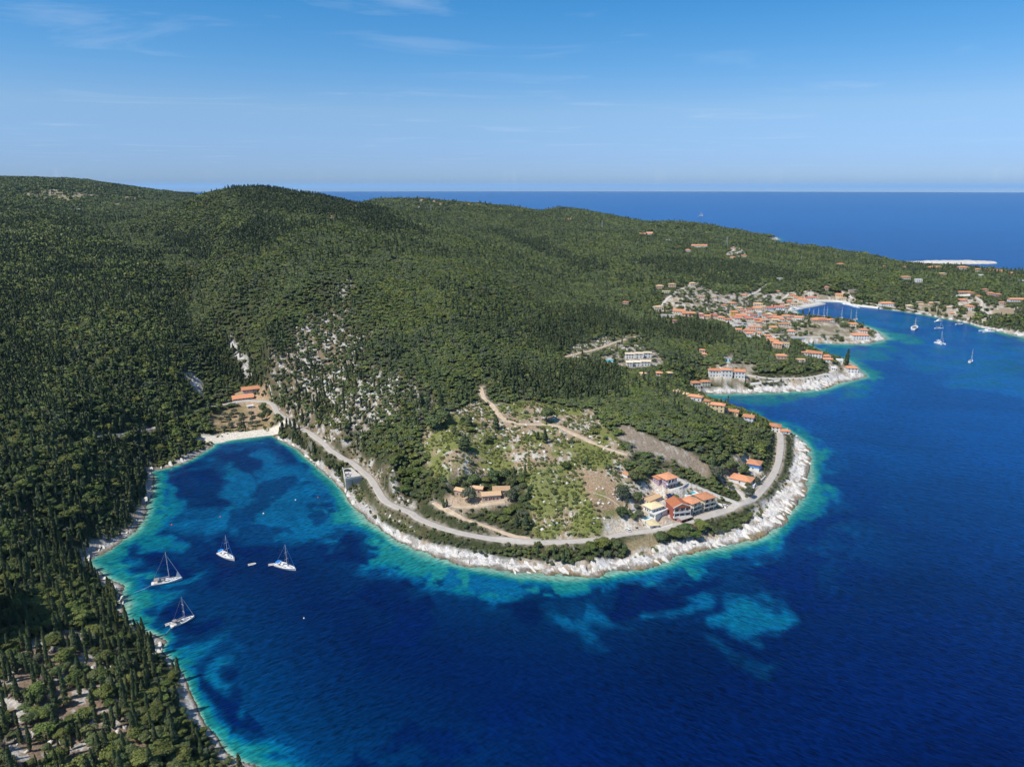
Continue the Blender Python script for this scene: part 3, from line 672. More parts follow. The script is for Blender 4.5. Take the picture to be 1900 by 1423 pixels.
 (1415,594,11,.6,2,1.2,'gable','orange',c_,'village_house','orange-roofed house at the right end of the red-roofed village row'),
 (1418,584,10,.8,-5,1.6,'hip','red',c_,'village_house','tall red-roofed house at the back of the inner harbour row'),
 (1435,584.5,10,.6,-2,1.1,'gable','orange',w_,'waterfront_house','white orange-roofed house tucked behind the peach one at the inner harbour'),
 (1437,593,12,.6,-2,1.2,'gable','tan',c_,'waterfront_house','tan-roofed house in front of the inner harbour row, left one'),
 (1450,591.5,11,.6,-3,1.1,'hip','orange',w_,'waterfront_house','orange-roofed house in front of the inner harbour row, middle one'),
 (1464,592,9,.7,-3,1.1,'hip','red',c_,'waterfront_house','little red-roofed house in front of the inner harbour row, right one'),
 (1384,613.5,10,.7,-12,1.2,'gable','orange',w_,'village_house','small orange-roofed house left of the large double-roofed one below the car park'),
 (1390,618,13,.6,-12,1.4,'gable','orange',w_,'village_house','white gabled house in front of the large double-roofed one below the car park'),
 (1424,622,12,.6,-10,1.1,'hip','orange',c_,'stepped_house','orange-roofed house at the top of the path above the stepped row'),
 (1463,560,9,.7,-10,1.2,'gable','red',c_,'quay_house','small red-roofed house behind the tan-roofed one at the harbour corner'),
 (1495,560.5,10,.6,-20,1.2,'gable','orange',w_,'upper_quay_house','white orange-roofed house at the root of the white pier'),
 (1239,585,28,.45,-12,1.2,'flat','grey',c_,'grey_hall','long grey flat-roofed hall at the wood edge west of the village'),
 (1251,594.5,8,.8,-5,1.3,'hip','red',w_,'village_house','small white house with a red roof at the end of the long grey hall'),
 (1301,550,13,.6,-5,1.2,'flat','tan',s_,'stone_building','low stone-coloured building on the bare ground above the village'),
 (1325,552,10,.6,-5,1.1,'hip','tan',c_,'village_house','tan-roofed house on the bare ground above the village'),
 (1344,566,10,.7,-5,1.2,'hip','orange',c_,'village_house','orange-roofed house left of the detached upper village house'),
 (1312,585.5,10,.7,-8,1.2,'gable','orange','peach','village_house','peach house with orange roof between the two rose-coloured ones'),
 (1802,543,11,.6,-5,1.0,'hip','orange','peach','slope_house','peach house beside the long orange-roofed one above the grey retaining walls'),
 (1815,549,9,.7,-5,1.1,'hip','orange',c_,'slope_house','cream house under the uppermost of the three stepped villas'),
 (1727,563,9,.7,-6,1.0,'hip','orange',c_,'harbour_house','little orange-roofed house right of the cream one on the far harbour shore'),
 (1761,570,9,.7,-8,1.0,'hip','tan',c_,'slope_house','tan-roofed hut at the top of the terraced garden by the far shore'),
 (1858,561,12,.6,-5,1.1,'hip','orange',w_,'slope_house','white house with orange roof left of the long one at the right edge'),
 (1448,516.5,13,.4,-3,.9,'flat','white',w_,'ridge_house','long white low building at the end of the valley wood'),
]
FLOOR = 2.75
near_w = []
for d in NEAR:
    a = hit(*d['A']) if 'z' not in d else atz(d['A'][0], d['A'][1], d['z'])
    b = atz(d['B'][0], d['B'][1], a[2]); c = atz(d['C'][0], d['C'][1], a[2])
    wide = np.linalg.norm((b - a)[:2]); deep = np.linalg.norm((c - a)[:2])
    # use the longer side for the direction, force a right angle
    if wide >= deep:
        th = math.atan2(*(b - a)[1::-1])
    else:
        th = math.atan2(*(c - a)[1::-1]) - R(90)
    z = depth_of(a)
    cosd = math.sqrt(a[0] ** 2 + a[1] ** 2) / math.sqrt(a[0] ** 2 + a[1] ** 2 + (H - a[2]) ** 2)
    hh = d['hp'] * z / FPX / cosd
    wide = max(wide, 3.0); deep = max(deep, 3.0)
    ex = np.array([math.cos(th), math.sin(th)]); ey = np.array([-ex[1], ex[0]])
    ctr = a[:2] + ex * wide / 2 + ey * deep / 2
    near_w.append((ctr, a[2], th, wide, deep, hh))
far_w = []
for r in FAR:
    u, v, wp = r[0], r[1], r[2]
    st = r[5]
    hh = st * FLOOR * 1.08
    p = hit(u, v)
    while p[2] < 1.5 or p[1] > 5200:      # just over a crest: step down to the ground in front
        v += .5; p = hit(u, v)
    for _ in range(3):
        dep = depth_of(p)
        p = hit(u, v + hh * FPX / dep * 0.96)
    wide = max(wp * depth_of(p) / FPX * 0.93, 4)
    far_w.append((p[:2], p[2], R(r[4]), wide, max(wide * r[3], 5.0), hh))
far_set = set(range(len(near_w), len(near_w) + len(far_w)))
for hi_, (ctr, z, th, wd, dp, hh) in enumerate(near_w + far_w):
    ex = np.array([math.cos(th), math.sin(th)]); ey = np.array([-ex[1], ex[0]])
    g = np.array([ctr + ex * a + ey * b for a in np.linspace(-wd / 2, wd / 2, 5) for b in np.linspace(-dp / 2, dp / 2, 5)])
    level_at(g[:, 0], g[:, 1], np.full(len(g), z), max(wd, dp) / 8 + 1.0, 5.0)
    PADS.append((ctr[0], ctr[1], th, wd / 2 + 2.0, dp / 2 + 2.0))
    # open ground on the side the house is seen from
    rr_ = math.hypot(ctr[0], ctr[1]); ap = min(60.0, 4.0 + 3.2 * rr_ / (H - z)) if hi_ in far_set else 5.0
    dv_ = -np.array(ctr) / rr_
    PADS.append((ctr[0] + dv_[0] * ap / 2, ctr[1] + dv_[1] * ap / 2, math.atan2(dv_[1], dv_[0]), ap / 2 + dp / 2, max(wd, 5) * .55))
# ---------------------------------------------------------------- land cover (areas surveyed as outlines, kept as ground plans)
AREAS = {
 'field': [(786,800),(800,776),(850,755),(890,742),(905,756),(960,745),(1050,752),(1110,762),(1122,792),(1150,815),(1172,838),(1165,870),(1180,895),(1165,935),(1140,960),(1118,1000),(1000,1002),(984,960),(975,905),(960,888),(925,880),(870,885),(830,905),(800,880),(782,840)],
 'lush': [(955,888),(1000,868),(1050,850),(1085,872),(1105,930),(1120,1000),(1000,1002),(984,960),(972,905)],
 'bare': [(1082,870),(1130,880),(1150,910),(1140,955),(1120,970),(1100,930),(1088,905)],
 'strip': [(1141,790),(1158,787),(1200,806),(1255,830),(1318,862),(1322,876),(1312,892),(1290,878),(1240,856),(1200,843),(1172,834),(1150,812)],
 'lot': [(1122,962),(1150,958),(1175,965),(1186,985),(1172,992),(1125,995)],
 'yard1': [(1160,905),(1205,880),(1245,880),(1330,928),(1352,946),(1300,962),(1262,968),(1225,980),(1190,984),(1160,950)],
 'yard2': [(1330,885),(1350,862),(1385,845),(1410,856),(1415,880),(1408,900),(1380,925),(1352,900)],
 'terrace': [(820,935),(850,920),(950,915),(950,930),(905,945),(860,948)],
 'beachfield': [(388,762),(420,755),(470,750),(505,752),(510,770),(512,790),(500,797),(440,800),(405,810),(392,790)],
 'hotelyard': [(425,735),(450,722),(490,716),(500,735),(503,746),(430,750)],
 'scree': [(345,690),(370,698),(385,720),(382,742),(368,735),(355,715),(338,700)],
 'scree2': [(432,622),(445,640),(455,668),(470,690),(462,700),(445,672),(430,640)],
 'rocky1': [(520,640),(560,590),(640,590),(680,620),(665,680),(640,720),(760,690),(790,720),(770,780),(690,800),(610,790),(545,760),(515,715),(500,670)],
 'rocky2': [(640,470),(660,520),(650,580),(630,590),(625,540),(610,490)],
 'roadcut': [(512,760),(545,780),(600,812),(655,852),(692,885),(735,930),(770,945),(768,930),(735,900),(705,862),(650,830),(600,790),(540,755)],
 'foreslope': [(0,1215),(60,1180),(140,1170),(185,1180),(200,1230),(220,1300),(240,1350),(300,1365),(260,1430),(0,1430)],
 'town': [(1218,575),(1232,560),(1262,535),(1295,522),(1310,535),(1330,542),(1395,540),(1440,545),(1475,540),(1520,545),(1560,545),(1590,560),(1560,564),(1520,566),(1484,572),(1484,586),(1545,590),(1605,598),(1640,618),(1640,632),(1520,640),(1430,645),(1405,625),(1360,612),(1340,600),(1300,590),(1260,588)],
 'spit_fields': [(1495,605),(1545,602),(1590,615),(1580,625),(1500,624),(1475,618)],
 'resort': [(1112,668),(1140,655),(1215,650),(1235,668),(1232,682),(1180,682),(1130,680)],
 'rfield': [(1060,640),(1120,622),(1180,618),(1200,632),(1210,650),(1130,655),(1075,668),(1050,660)],
 'point_bare': [(1340,650),(1370,655),(1400,672),(1410,690),(1380,690),(1350,675)],
 'point_head': [(1535,680),(1560,665),(1590,680),(1595,698),(1545,700)],
 'terrace_hotels': [(1312,680),(1385,680),(1395,700),(1420,706),(1400,716),(1340,712),(1315,705)],
 'hfield1': [(60,355),(110,352),(180,362),(258,366),(255,374),(190,368),(140,372),(128,380),(100,372),(70,370),(30,362)],
 'hfield2': [(200,375),(250,380),(255,388),(215,388)],
 'spur': [(0,382),(40,388),(90,402),(92,408),(60,405),(0,394)],
 'rslope': [(1770,560),(1800,552),(1835,565),(1900,570),(1900,590),(1850,590),(1830,600),(1790,596),(1760,580)],
 'rterrace': [(1690,562),(1740,560),(1780,575),(1770,590),(1720,582)],
 'rbare': [(1845,575),(1880,572),(1890,585),(1850,588)],
 'farclear': [(1345,475),(1360,456),(1378,462),(1390,476),(1360,482)],
 'ruinyard': [(1330,552),(1360,542),(1375,556),(1340,566)],
 'plaza': [(1238,560),(1252,550),(1262,555),(1250,566)],
 'carpark': [(1341,594),(1362,598),(1400,600),(1400,606),(1372,610),(1360,606)],
 'shoreclear': [(636,900),(650,905),(680,940),(720,960),(780,990),(760,985),(700,955),(655,925)],
 'lowbank': [(1165,1000),(1240,985),(1262,985),(1245,1010),(1200,1035),(1170,1040)],
 'oldwall': [(1140,790),(1122,792),(1150,830)],
}
AW = {k: poly_w(p) for k, p in AREAS.items()}
def area(name, x, y, f=6.0, jitter=4.0):
    jx = (fbm(x, y, 18, 3, 40) - .5) * jitter * 2; jy = (fbm(x, y, 18, 3, 47) - .5) * jitter * 2
    return soft_poly(AW[name], x + jx, y + jy, f)
ANAMES = list(AREAS)
def road_dist(x, y):
    best = np.full(x.shape, 1e9)
    for nm, q in road_w.items():
        hw = ROADS[nm][0] / 2
        lo = q[:, :2].min(0) - 25; hi = q[:, :2].max(0) + 25
        m = (x > lo[0]) & (x < hi[0]) & (y > lo[1]) & (y < hi[1])
        if not m.any(): continue
        b = np.full(m.sum(), 1e9)
        xx, yy = x[m], y[m]
        for a in q[::2]:
            np.minimum(b, (xx - a[0]) ** 2 + (yy - a[1]) ** 2, out=b)
        best[m] = np.minimum(best[m], np.sqrt(b) - hw)
    return best
def pad_mask(x, y):
    out = np.zeros(x.shape, bool)
    for (cx, cy, th, hw, hd) in PADS:
        m = (np.abs(x - cx) < hw + hd) & (np.abs(y - cy) < hw + hd)
        if not m.any(): continue
        dx, dy = x[m] - cx, y[m] - cy
        lx = dx * math.cos(th) + dy * math.sin(th); ly = -dx * math.sin(th) + dy * math.cos(th)
        out[m] |= (np.abs(lx) < hw) & (np.abs(ly) < hd)
    return out

# ---------------------------------------------------------------- terrain colours: soil, limestone, dry grass, litter
vis_d = SD
n1 = fbm(GX, GY, 35, 4, 60); n2 = fbm(GX, GY, 7, 3, 61); n3 = fbm(GX, GY, 2.6, 2, 62); n4 = fbm(GX, GY, 110, 3, 63)
def mixc(c, new, w):
    return c * (1 - w[..., None]) + np.asarray(new) * w[..., None]
C = np.zeros(GX.shape + (3,)) + np.array([.062, .074, .032])
C = mixc(C, (.10, .092, .045), sstep(.52, .70, n2))
C = mixc(C, (.36, .33, .28), sstep(.70, .76, n3 * .6 + n1 * .4))
LIME = np.array([.68, .65, .60])
def rockmix(c, w, soil, rock, thr=.52):
    c = mixc(c, soil, w)
    r = sstep(thr, thr + .06, n3 * .55 + n2 * .45) * w
    return mixc(c, rock, r)
AM = {}
for k in ANAMES:
    AM[k] = area(k, GX, GY, 45.0 if k.startswith('rocky') else 6.0, 14.0 if k.startswith('rocky') else 1.0 if k in ('lot', 'yard1', 'yard2', 'terrace', 'carpark', 'strip') else 5.0)
C = rockmix(C, AM['foreslope'], (.32, .235, .165), (.60, .56, .51), .51)
for k in ('rocky1', 'rocky2', 'roadcut'):
    C = rockmix(C, AM[k], (.26, .20, .13), LIME, .53)
for k in ('scree', 'scree2'):
    C = rockmix(C, AM[k], (.40, .37, .33), (.66, .64, .61), .42)
C = rockmix(C, AM['field'], (.41, .31, .20), (.66, .61, .54), .53)
C = mixc(C, (.23, .245, .075), AM['field'] * sstep(.46, .58, fbm(GX, GY, 16, 4, 70)))
C = mixc(C, (.21, .235, .065), AM['lush'] * sstep(.34, .46, fbm(GX, GY, 13, 4, 72)) * .9)
C = rockmix(C, AM['rfield'], (.20, .19, .09), (.62, .57, .50), .57)
C = mixc(C, (.42, .30, .19), AM['bare'] * sstep(.3, .55, n2))
C = rockmix(C, AM['strip'], (.36, .29, .215), (.50, .45, .38), .56)
C = rockmix(C, AM['lot'], (.66, .57, .45), (.74, .70, .62), .5)
for k in ('yard1', 'yard2'):
    C = rockmix(C, AM[k], (.52, .41, .31), (.72, .67, .60), .50)
C = mixc(C, (.64, .48, .33), AM['terrace'])
C = mixc(C, (.32, .25, .13), AM['beachfield']); C = mixc(C, (.52, .38, .25), AM['beachfield'] * sstep(.5, .6, n2))
C = mixc(C, (.52, .37, .23), AM['hotelyard'])
for k in ('town', 'terrace_hotels', 'point_head', 'resort'):
    C = rockmix(C, AM[k] * .95, (.34, .28, .19), (.62, .57, .50), .49)
for k in ('spit_fields', 'rterrace', 'point_bare'):
    C = mixc(C, (.30, .25, .16), AM[k]); C = mixc(C, (.45, .40, .31), AM[k] * sstep(.55, .62, n2))
for k in ('rslope', 'plaza', 'ruinyard', 'farclear'):
    C = rockmix(C, AM[k], (.42, .34, .25), (.62, .58, .52), .5)
C = mixc(C, (.36, .28, .19), AM['rbare'])
for k in ('hfield1', 'hfield2', 'spur'):
    C = mixc(C, (.33, .28, .15), AM[k]); C = mixc(C, (.45, .42, .36), AM[k] * sstep(.55, .65, n2))
C = mixc(C, (.60, .57, .52), AM['carpark'])
C = mixc(C, (.33, .27, .16), AM['lowbank'])
C = mixc(C, (.30, .26, .16), AM['shoreclear'])
rd = road_dist(GX, GY)
C = mixc(C, (.50, .42, .33), (1 - sstep(.6, 3.0, rd)) * sstep(.35, .6, n2 + .1) * .9)
# bare limestone along the sea, brown-grey wave-washed foot
rw_n = RW * (0.78 + .7 * fbm(GX, GY, 20, 4, 77))
shore = (1 - sstep(rw_n * .85, rw_n * 1.1 + .8, SD)) * (RW > 1.6)
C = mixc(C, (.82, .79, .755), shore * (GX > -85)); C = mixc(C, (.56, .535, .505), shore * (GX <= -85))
crk = fbm(GX * 1.0 + GY * .5, (GY - GX * .5) * 2.2, 5, 4, 80)
C = mixc(C, (.40, .36, .31), shore * sstep(.53, .64, crk) * .9)
C = mixc(C, (.45, .33, .20), shore * sstep(.55, .66, n2) * sstep(.45, .75, SD / np.maximum(rw_n, .1)) * .8)
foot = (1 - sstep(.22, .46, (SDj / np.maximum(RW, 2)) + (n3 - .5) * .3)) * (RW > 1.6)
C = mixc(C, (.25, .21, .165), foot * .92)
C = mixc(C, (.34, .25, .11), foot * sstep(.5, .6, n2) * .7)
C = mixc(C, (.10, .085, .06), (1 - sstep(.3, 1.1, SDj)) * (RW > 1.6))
bm = (RW < .5) & (SD < 16) & (GY < 700)
C = np.where(bm[..., None], np.array([.86, .79, .67]) * (0.93 + .14 * n2[..., None]), C)
qm = ((RW < 1.6) & (SD < 7) & (GY > 800))
C = np.where(qm[..., None], np.array([.66, .62, .56]), C)
sp = soft_poly(poly_w([(1676,492),(1700,489),(1740,488.5)]), GX, GY, 4)
terrain_m = bpy.data.materials.new("ground"); terrain_m.use_nodes = True
nt = terrain_m.node_tree; bsdf = nt.nodes['Principled BSDF']
bsdf.inputs['Roughness'].default_value = .92; bsdf.inputs['Specular IOR Level'].default_value = .12
va = nt.nodes.new('ShaderNodeAttribute'); va.attribute_name = 'Col'
tcn = nt.nodes.new('ShaderNodeTexCoord')
nzf = nt.nodes.new('ShaderNodeTexNoise'); nzf.inputs['Scale'].default_value = .9; nzf.inputs['Detail'].default_value = 6; nzf.inputs['Roughness'].default_value = .68
nt.links.new(tcn.outputs['Object'], nzf.inputs['Vector'])
mrn = nt.nodes.new('ShaderNodeMapRange'); mrn.inputs['From Min'].default_value = .28; mrn.inputs['From Max'].default_value = .74
mrn.inputs['To Min'].default_value = .42; mrn.inputs['To Max'].default_value = 1.36
nt.links.new(nzf.outputs['Fac'], mrn.inputs['Value'])  # crevice shade painted into the ground colour: hollows of the bump darker
vm = nt.nodes.new('ShaderNodeVectorMath'); vm.operation = 'SCALE'
nt.links.new(va.outputs['Color'], vm.inputs[0]); nt.links.new(mrn.outputs[0], vm.inputs['Scale'])
nt.links.new(vm.outputs[0], bsdf.inputs['Base Color'])
bpn = nt.nodes.new('ShaderNodeBump'); bpn.inputs['Strength'].default_value = .9; bpn.inputs['Distance'].default_value = 1.1
nt.links.new(nzf.outputs['Fac'], bpn.inputs['Height']); nt.links.new(bpn.outputs[0], bsdf.inputs['Normal'])
V = np.stack([GX, GY, HG], -1).reshape(-1, 3)
F = grid_faces(NTH, NR)
keep = (SDj.ravel()[F] > -14).any(1)           # nothing under the deep sea
F = F[keep]
used = np.zeros(len(V), bool); used[F.ravel()] = True
remap = np.cumsum(used) - 1
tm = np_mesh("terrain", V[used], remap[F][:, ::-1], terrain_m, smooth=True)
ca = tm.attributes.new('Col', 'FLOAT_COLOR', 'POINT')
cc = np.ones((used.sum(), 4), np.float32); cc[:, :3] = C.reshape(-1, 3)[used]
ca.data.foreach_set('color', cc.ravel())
terrain = struct(link("terrain", tm))

# roads: thin cambered ribbons just above the levelled ground
ROADM = {'asphalt': mat('asphalt', (.42, .385, .345), .9, .2, (.35, (.52, .48, .43), .25)), 'dirt': mat('dirt_track', (.66, .53, .39), .95, .1, (.35, (.44, .33, .22), .22)), 'concrete': mat('concrete_road', (.60, .57, .52), .9, .2, (.4, (.48, .44, .39), .25))}
for nm, (wd, kind, pl) in ROADS.items():
    q = road_w[nm]
    t = np.gradient(q[:, :2], axis=0); t /= np.linalg.norm(t, axis=1)[:, None] + 1e-9
    nrm = np.stack([-t[:, 1], t[:, 0]], -1)
    cols = np.linspace(-.5, .5, 7)
    edge = 1 + (fbm(q[:, 0], q[:, 1], 9, 2, 90) - .5) * (.7 if kind == 'dirt' else .22)
    vv = []
    for s in cols:
        xy = q[:, :2] + nrm * (s * wd * edge)[:, None]
        zz = np.maximum(gsample(HG, xy[:, 0], xy[:, 1]) , q[:, 2]) + .22 + .05 * (1 - (2 * s) ** 2)
        vv.append(np.column_stack([xy, zz]))
    vv.append(np.column_stack([vv[-1][:, :2], vv[-1][:, 2] - .8]))
    vv.insert(0, np.column_stack([vv[0][:, :2], vv[0][:, 2] - .8]))
    vv = np.stack(vv, 1)
    me = np_mesh(nm, vv.reshape(-1, 3), grid_faces(vv.shape[0], vv.shape[1])[:, ::-1], ROADM[kind])
    struct(link(nm, me))

# ---------------------------------------------------------------- sea: one sheet out to the horizon, coloured by what lies under it, far sheen painted over
NS = 900
ths = np.linspace(R(-75), R(75), NS)
rs = np.concatenate([40 * np.exp(np.linspace(0, math.log(1600 / 40), 560)), 1600 * np.exp(np.linspace(0.015, math.log(30600 / 1600), 110))])
T2, R2 = np.meshgrid(ths, rs, indexing='ij')
SX, SY = np.sin(T2) * R2, np.cos(T2) * R2
near = (R2 < 3600)
sd_s = np.full(SX.shape, -999.0); tw_s = np.full(SX.shape, 16.0); rw_s = np.full(SX.shape, 5.0)
a_, b_, c2_ = coast_query(SX[near], SY[near])
sd_s[near] = a_; rw_s[near] = b_; tw_s[near] = c2_
dist = np.clip(-sd_s, 0, None)
SANDS = [ # pale sandy bottoms seen through deeper water: outline, brightness
 ([(1325,1125),(1345,1112),(1375,1115),(1395,1098),(1412,1100),(1418,1125),(1420,1150),(1400,1168),(1370,1168),(1340,1160)], .40),
 ([(1190,1128),(1215,1118),(1240,1130),(1235,1145),(1205,1148)], .36),
 ([(1175,1105),(1260,1095),(1300,1108),(1290,1128),(1210,1135)], .30),
 ([(380,1245),(415,1228),(445,1232),(447,1265),(425,1310),(390,1320),(365,1290)], .40),
 ([(330,1190),(375,1165),(402,1175),(395,1215),(355,1240),(325,1225)], .42),
 ([(400,1370),(480,1355),(540,1385),(520,1423),(640,1410),(650,1440),(450,1440)], .48),
 ([(560,1400),(600,1385),(660,1415),(620,1440)], .34),
 ([(1000,1105),(1060,1110),(1150,1135),(1170,1160),(1120,1185),(1060,1165)], .28),
 ([(1080,1150),(1120,1145),(1110,1185),(1085,1175)], .28),
 ([(1340,1205),(1370,1203),(1368,1225),(1345,1222)], .22),
 ([(1500,1010),(1560,985),(1580,1000),(1530,1035),(1500,1040)], .26),
 ([(1540,960),(1590,940),(1600,975),(1555,1000)], .26),
 ([(1560,870),(1600,875),(1610,890),(1570,885)], .27),
 ([(1440,1020),(1480,1005),(1500,1020),(1460,1045)], .34),
 ([(700,1010),(900,1062),(1000,1085),(1050,1105),(960,1105),(850,1085),(740,1050)], .33),
 ([(385,870),(420,865),(440,885),(425,905),(470,930),(455,950),(410,925),(375,900)], .36),
 ([(330,905),(350,912),(345,920),(325,915)], .35), ([(355,930),(375,925),(378,935),(358,940)], .34),
 ([(560,900),(600,905),(640,940),(650,965),(600,940)], .30),
 ([(400,830),(505,815),(600,890),(640,940),(610,1000),(500,1010),(380,985),(310,960),(300,900),(350,868)], .28),
 ([(285,880),(310,905),(312,955),(330,985),(318,1020),(250,1040),(190,1058),(230,1010),(275,960)], .50),
 ([(245,1085),(300,1085),(330,1100),(300,1135),(245,1125)], .46),
 ([(395,830),(470,818),(505,815),(500,840),(430,860),(390,850)], .30),
 ([(255,1050),(330,1045),(350,1060),(300,1085),(240,1075)], .40),
 ([(1350,735),(1430,735),(1500,735),(1480,750),(1400,752),(1350,745)], .52),
 ([(1560,720),(1610,708),(1640,715),(1600,735),(1540,745)], .44),
 ([(1510,645),(1600,648),(1660,640),(1680,655),(1620,670),(1530,665)], .44),
 ([(1490,577),(1560,568),(1620,577),(1720,592),(1830,616),(1920,640),(1920,740),(1760,720),(1680,680),(1640,628),(1600,606),(1540,588)], .29),
 ([(1690,489),(1780,489),(1830,489),(1780,494),(1700,494)], .40),
]
DARKS = [ # meadows of sea grass
 [(300,895),(330,880),(365,880),(395,892),(405,915),(395,950),(350,960),(315,945),(308,920)],
 [(370,850),(420,835),(470,840),(500,860),(470,885),(410,870)],
 [(215,1055),(250,1040),(330,1030),(370,1035),(330,1060),(260,1065)],
 [(290,1150),(330,1130),(380,1125),(400,1145),(350,1170),(300,1180)],
 [(340,1240),(365,1235),(372,1280),(420,1330),(400,1360),(360,1310)],
 [(1130,1120),(1190,1090),(1270,1080),(1310,1090),(1270,1105),(1200,1120),(1160,1145)],
 [(1395,1040),(1440,1035),(1480,1000),(1500,1020),(1560,1040),(1500,1090),(1420,1080)],
 [(1470,995),(1500,980),(1540,950),(1560,970),(1530,1000),(1490,1020)],
 [(1510,960),(1560,925),(1600,890),(1640,900),(1600,950),(1540,985)],
 [(1545,880),(1600,860),(1640,870),(1600,920),(1555,910)],
 [(1140,1075),(1180,1085),(1150,1110),(1120,1105)],
 [(1345,752),(1388,754),(1400,760),(1360,762)], [(1400,757),(1470,765),(1540,760),(1500,790),(1440,785)],
]
wx = SX + (fbm(SX, SY, 26, 4, 101) - .5) * 44; wy = SY + (fbm(SX, SY, 26, 4, 109) - .5) * 44
m1 = fbm(SX, SY, 30, 4, 120); m2 = fbm(SX, SY, 9, 4, 121)
patch = fbm(SX, SY, 20, 4, 125)
s_near = np.exp(-dist / np.maximum(tw_s * (0.42 + 1.45 * m1) * (1 - .45 * sstep(.52, .62, patch)), .5))
val = .16 * np.exp(-dist / 52.0) + .62 * sstep(.30, .62, s_near) + .22 * sstep(.72, .97, s_near)
val[~near] = 0
brk = sstep(.54, .60, fbm(SX, SY, 15, 4, 127)) * sstep(3, 10, dist)
val *= 1 - .62 * brk * (val > .12)
for pl, b in SANDS:
    P_ = np.array([atz(u, v)[:2] for u, v in pl])
    val = np.maximum(val, soft_poly(P_, wx, wy, 13 if b > .29 else 22) * b * (.80 + .5 * m2))
for pl in DARKS:
    P_ = np.array([atz(u, v)[:2] for u, v in pl])
    val *= 1 - .78 * soft_poly(P_, wx, wy, 7) * (1 - sstep(.66, .9, s_near))
weed = sstep(.53, .60, fbm(SX, SY, 24, 4, 130)) * sstep(4, 16, dist) * (1 - sstep(70, 150, dist)) * (1 - sstep(.35, .5, val))
val *= 1 - .55 * weed
RAMP_X = [0, .04, .16, .30, .45, .60, .78, .92, 1.0]
RAMP_C = np.array([(.0002,.0085,.068),(.0002,.0100,.056),(.0004,.036,.106),(.001,.082,.192),(.0010,.098,.172),(.002,.118,.158),(.009,.160,.163),(.050,.250,.215),(.17,.31,.24)])
cs = np.stack([np.interp(val, RAMP_X, RAMP_C[:, i]) for i in range(3)], -1)
drk = sstep(.35, .65, fbm(SX, SY, 160, 3, 140))[..., None]
cs *= np.where(val[..., None] < .16, .86 + .28 * drk, 1.0)
# sky reflection and airlight on distant water, painted in as a lighter blue
far_sheen = (.62 * sstep(330, 900, R2 + SX * .35) + .38 * sstep(1200, 5200, R2))[..., None]
cs = cs * (1 - far_sheen) + np.array([.0008, .082, .29]) * far_sheen * (np.where(near, 1, 1)[..., None]) + cs * 0
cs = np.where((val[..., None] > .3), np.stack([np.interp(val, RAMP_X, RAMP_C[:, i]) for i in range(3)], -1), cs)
SF = grid_faces(NS, len(rs))
sf_keep = (sd_s.ravel()[SF] < 12).any(1)
SF = SF[sf_keep]
su = np.zeros(SX.size, bool); su[SF.ravel()] = True
srm = np.cumsum(su) - 1
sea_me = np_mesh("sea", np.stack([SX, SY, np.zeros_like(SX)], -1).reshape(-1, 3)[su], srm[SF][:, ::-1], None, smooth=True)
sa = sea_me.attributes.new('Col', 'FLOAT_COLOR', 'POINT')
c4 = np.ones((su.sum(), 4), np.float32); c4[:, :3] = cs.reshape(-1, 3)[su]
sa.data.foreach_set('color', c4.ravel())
sm = bpy.data.materials.new("sea_water"); sm.use_nodes = True
nt = sm.node_tree; b = nt.nodes['Principled BSDF']
b.inputs['Roughness'].default_value = .28; b.inputs['IOR'].default_value = 1.33
b.inputs['Specular IOR Level'].default_value = .09
b.inputs['Specular Tint'].default_value = (.10, .58, 1.0, 1)
at = nt.nodes.new('ShaderNodeAttribute'); at.attribute_name = 'Col'
tc2 = nt.nodes.new('ShaderNodeTexCoord')
def wave(rot, scl, sx, sy, det=4, dist_=.6):
    mpn = nt.nodes.new('ShaderNodeMapping'); mpn.vector_type = 'TEXTURE'; mpn.inputs['Rotation'].default_value = (0, 0, R(rot)); mpn.inputs['Scale'].default_value = (sx, sy, 1)
    nt.links.new(tc2.outputs['Object'], mpn.inputs[0])
    n = nt.nodes.new('ShaderNodeTexNoise'); n.inputs['Scale'].default_value = scl; n.inputs['Detail'].default_value = det; n.inputs['Distortion'].default_value = dist_
    n.inputs['Roughness'].default_value = .58
    nt.links.new(mpn.outputs[0], n.inputs['Vector'])
    return n.outputs['Fac']
sx_ = nt.nodes.new('ShaderNodeSeparateXYZ'); nt.links.new(tc2.outputs['Object'], sx_.inputs[0])
side = nt.nodes.new('ShaderNodeMapRange'); side.inputs['From Min'].default_value = -70; side.inputs['From Max'].default_value = 60
nt.links.new(sx_.outputs['X'], side.inputs['Value'])
def blend(a, b_):
    x_ = nt.nodes.new('ShaderNodeMix'); x_.data_type = 'FLOAT'
    nt.links.new(side.outputs[0], x_.inputs['Factor']); nt.links.new(a, x_.inputs[2]); nt.links.new(b_, x_.inputs[3])
    return x_.outputs[0]
w1 = blend(wave(36, .72, 2.8, 1.0, 6), wave(-36, .72, 2.8, 1.0, 6))     # wind ripples run round the headland
w2 = blend(wave(30, .22, 2.4, 1.0, 3), wave(-30, .22, 2.4, 1.0, 3))
w3 = wave(-20, .02, 2.0, 1.0, 3)
ad = nt.nodes.new('ShaderNodeMath'); ad.operation = 'MULTIPLY_ADD'; ad.inputs[1].default_value = 1.6
nt.links.new(w2, ad.inputs[0]); nt.links.new(w1, ad.inputs[2])
bmp = nt.nodes.new('ShaderNodeBump'); bmp.inputs['Strength'].default_value = .5; bmp.inputs['Distance'].default_value = .6
nt.links.new(ad.outputs[0], bmp.inputs['Height']); nt.links.new(bmp.outputs[0], b.inputs['Normal'])
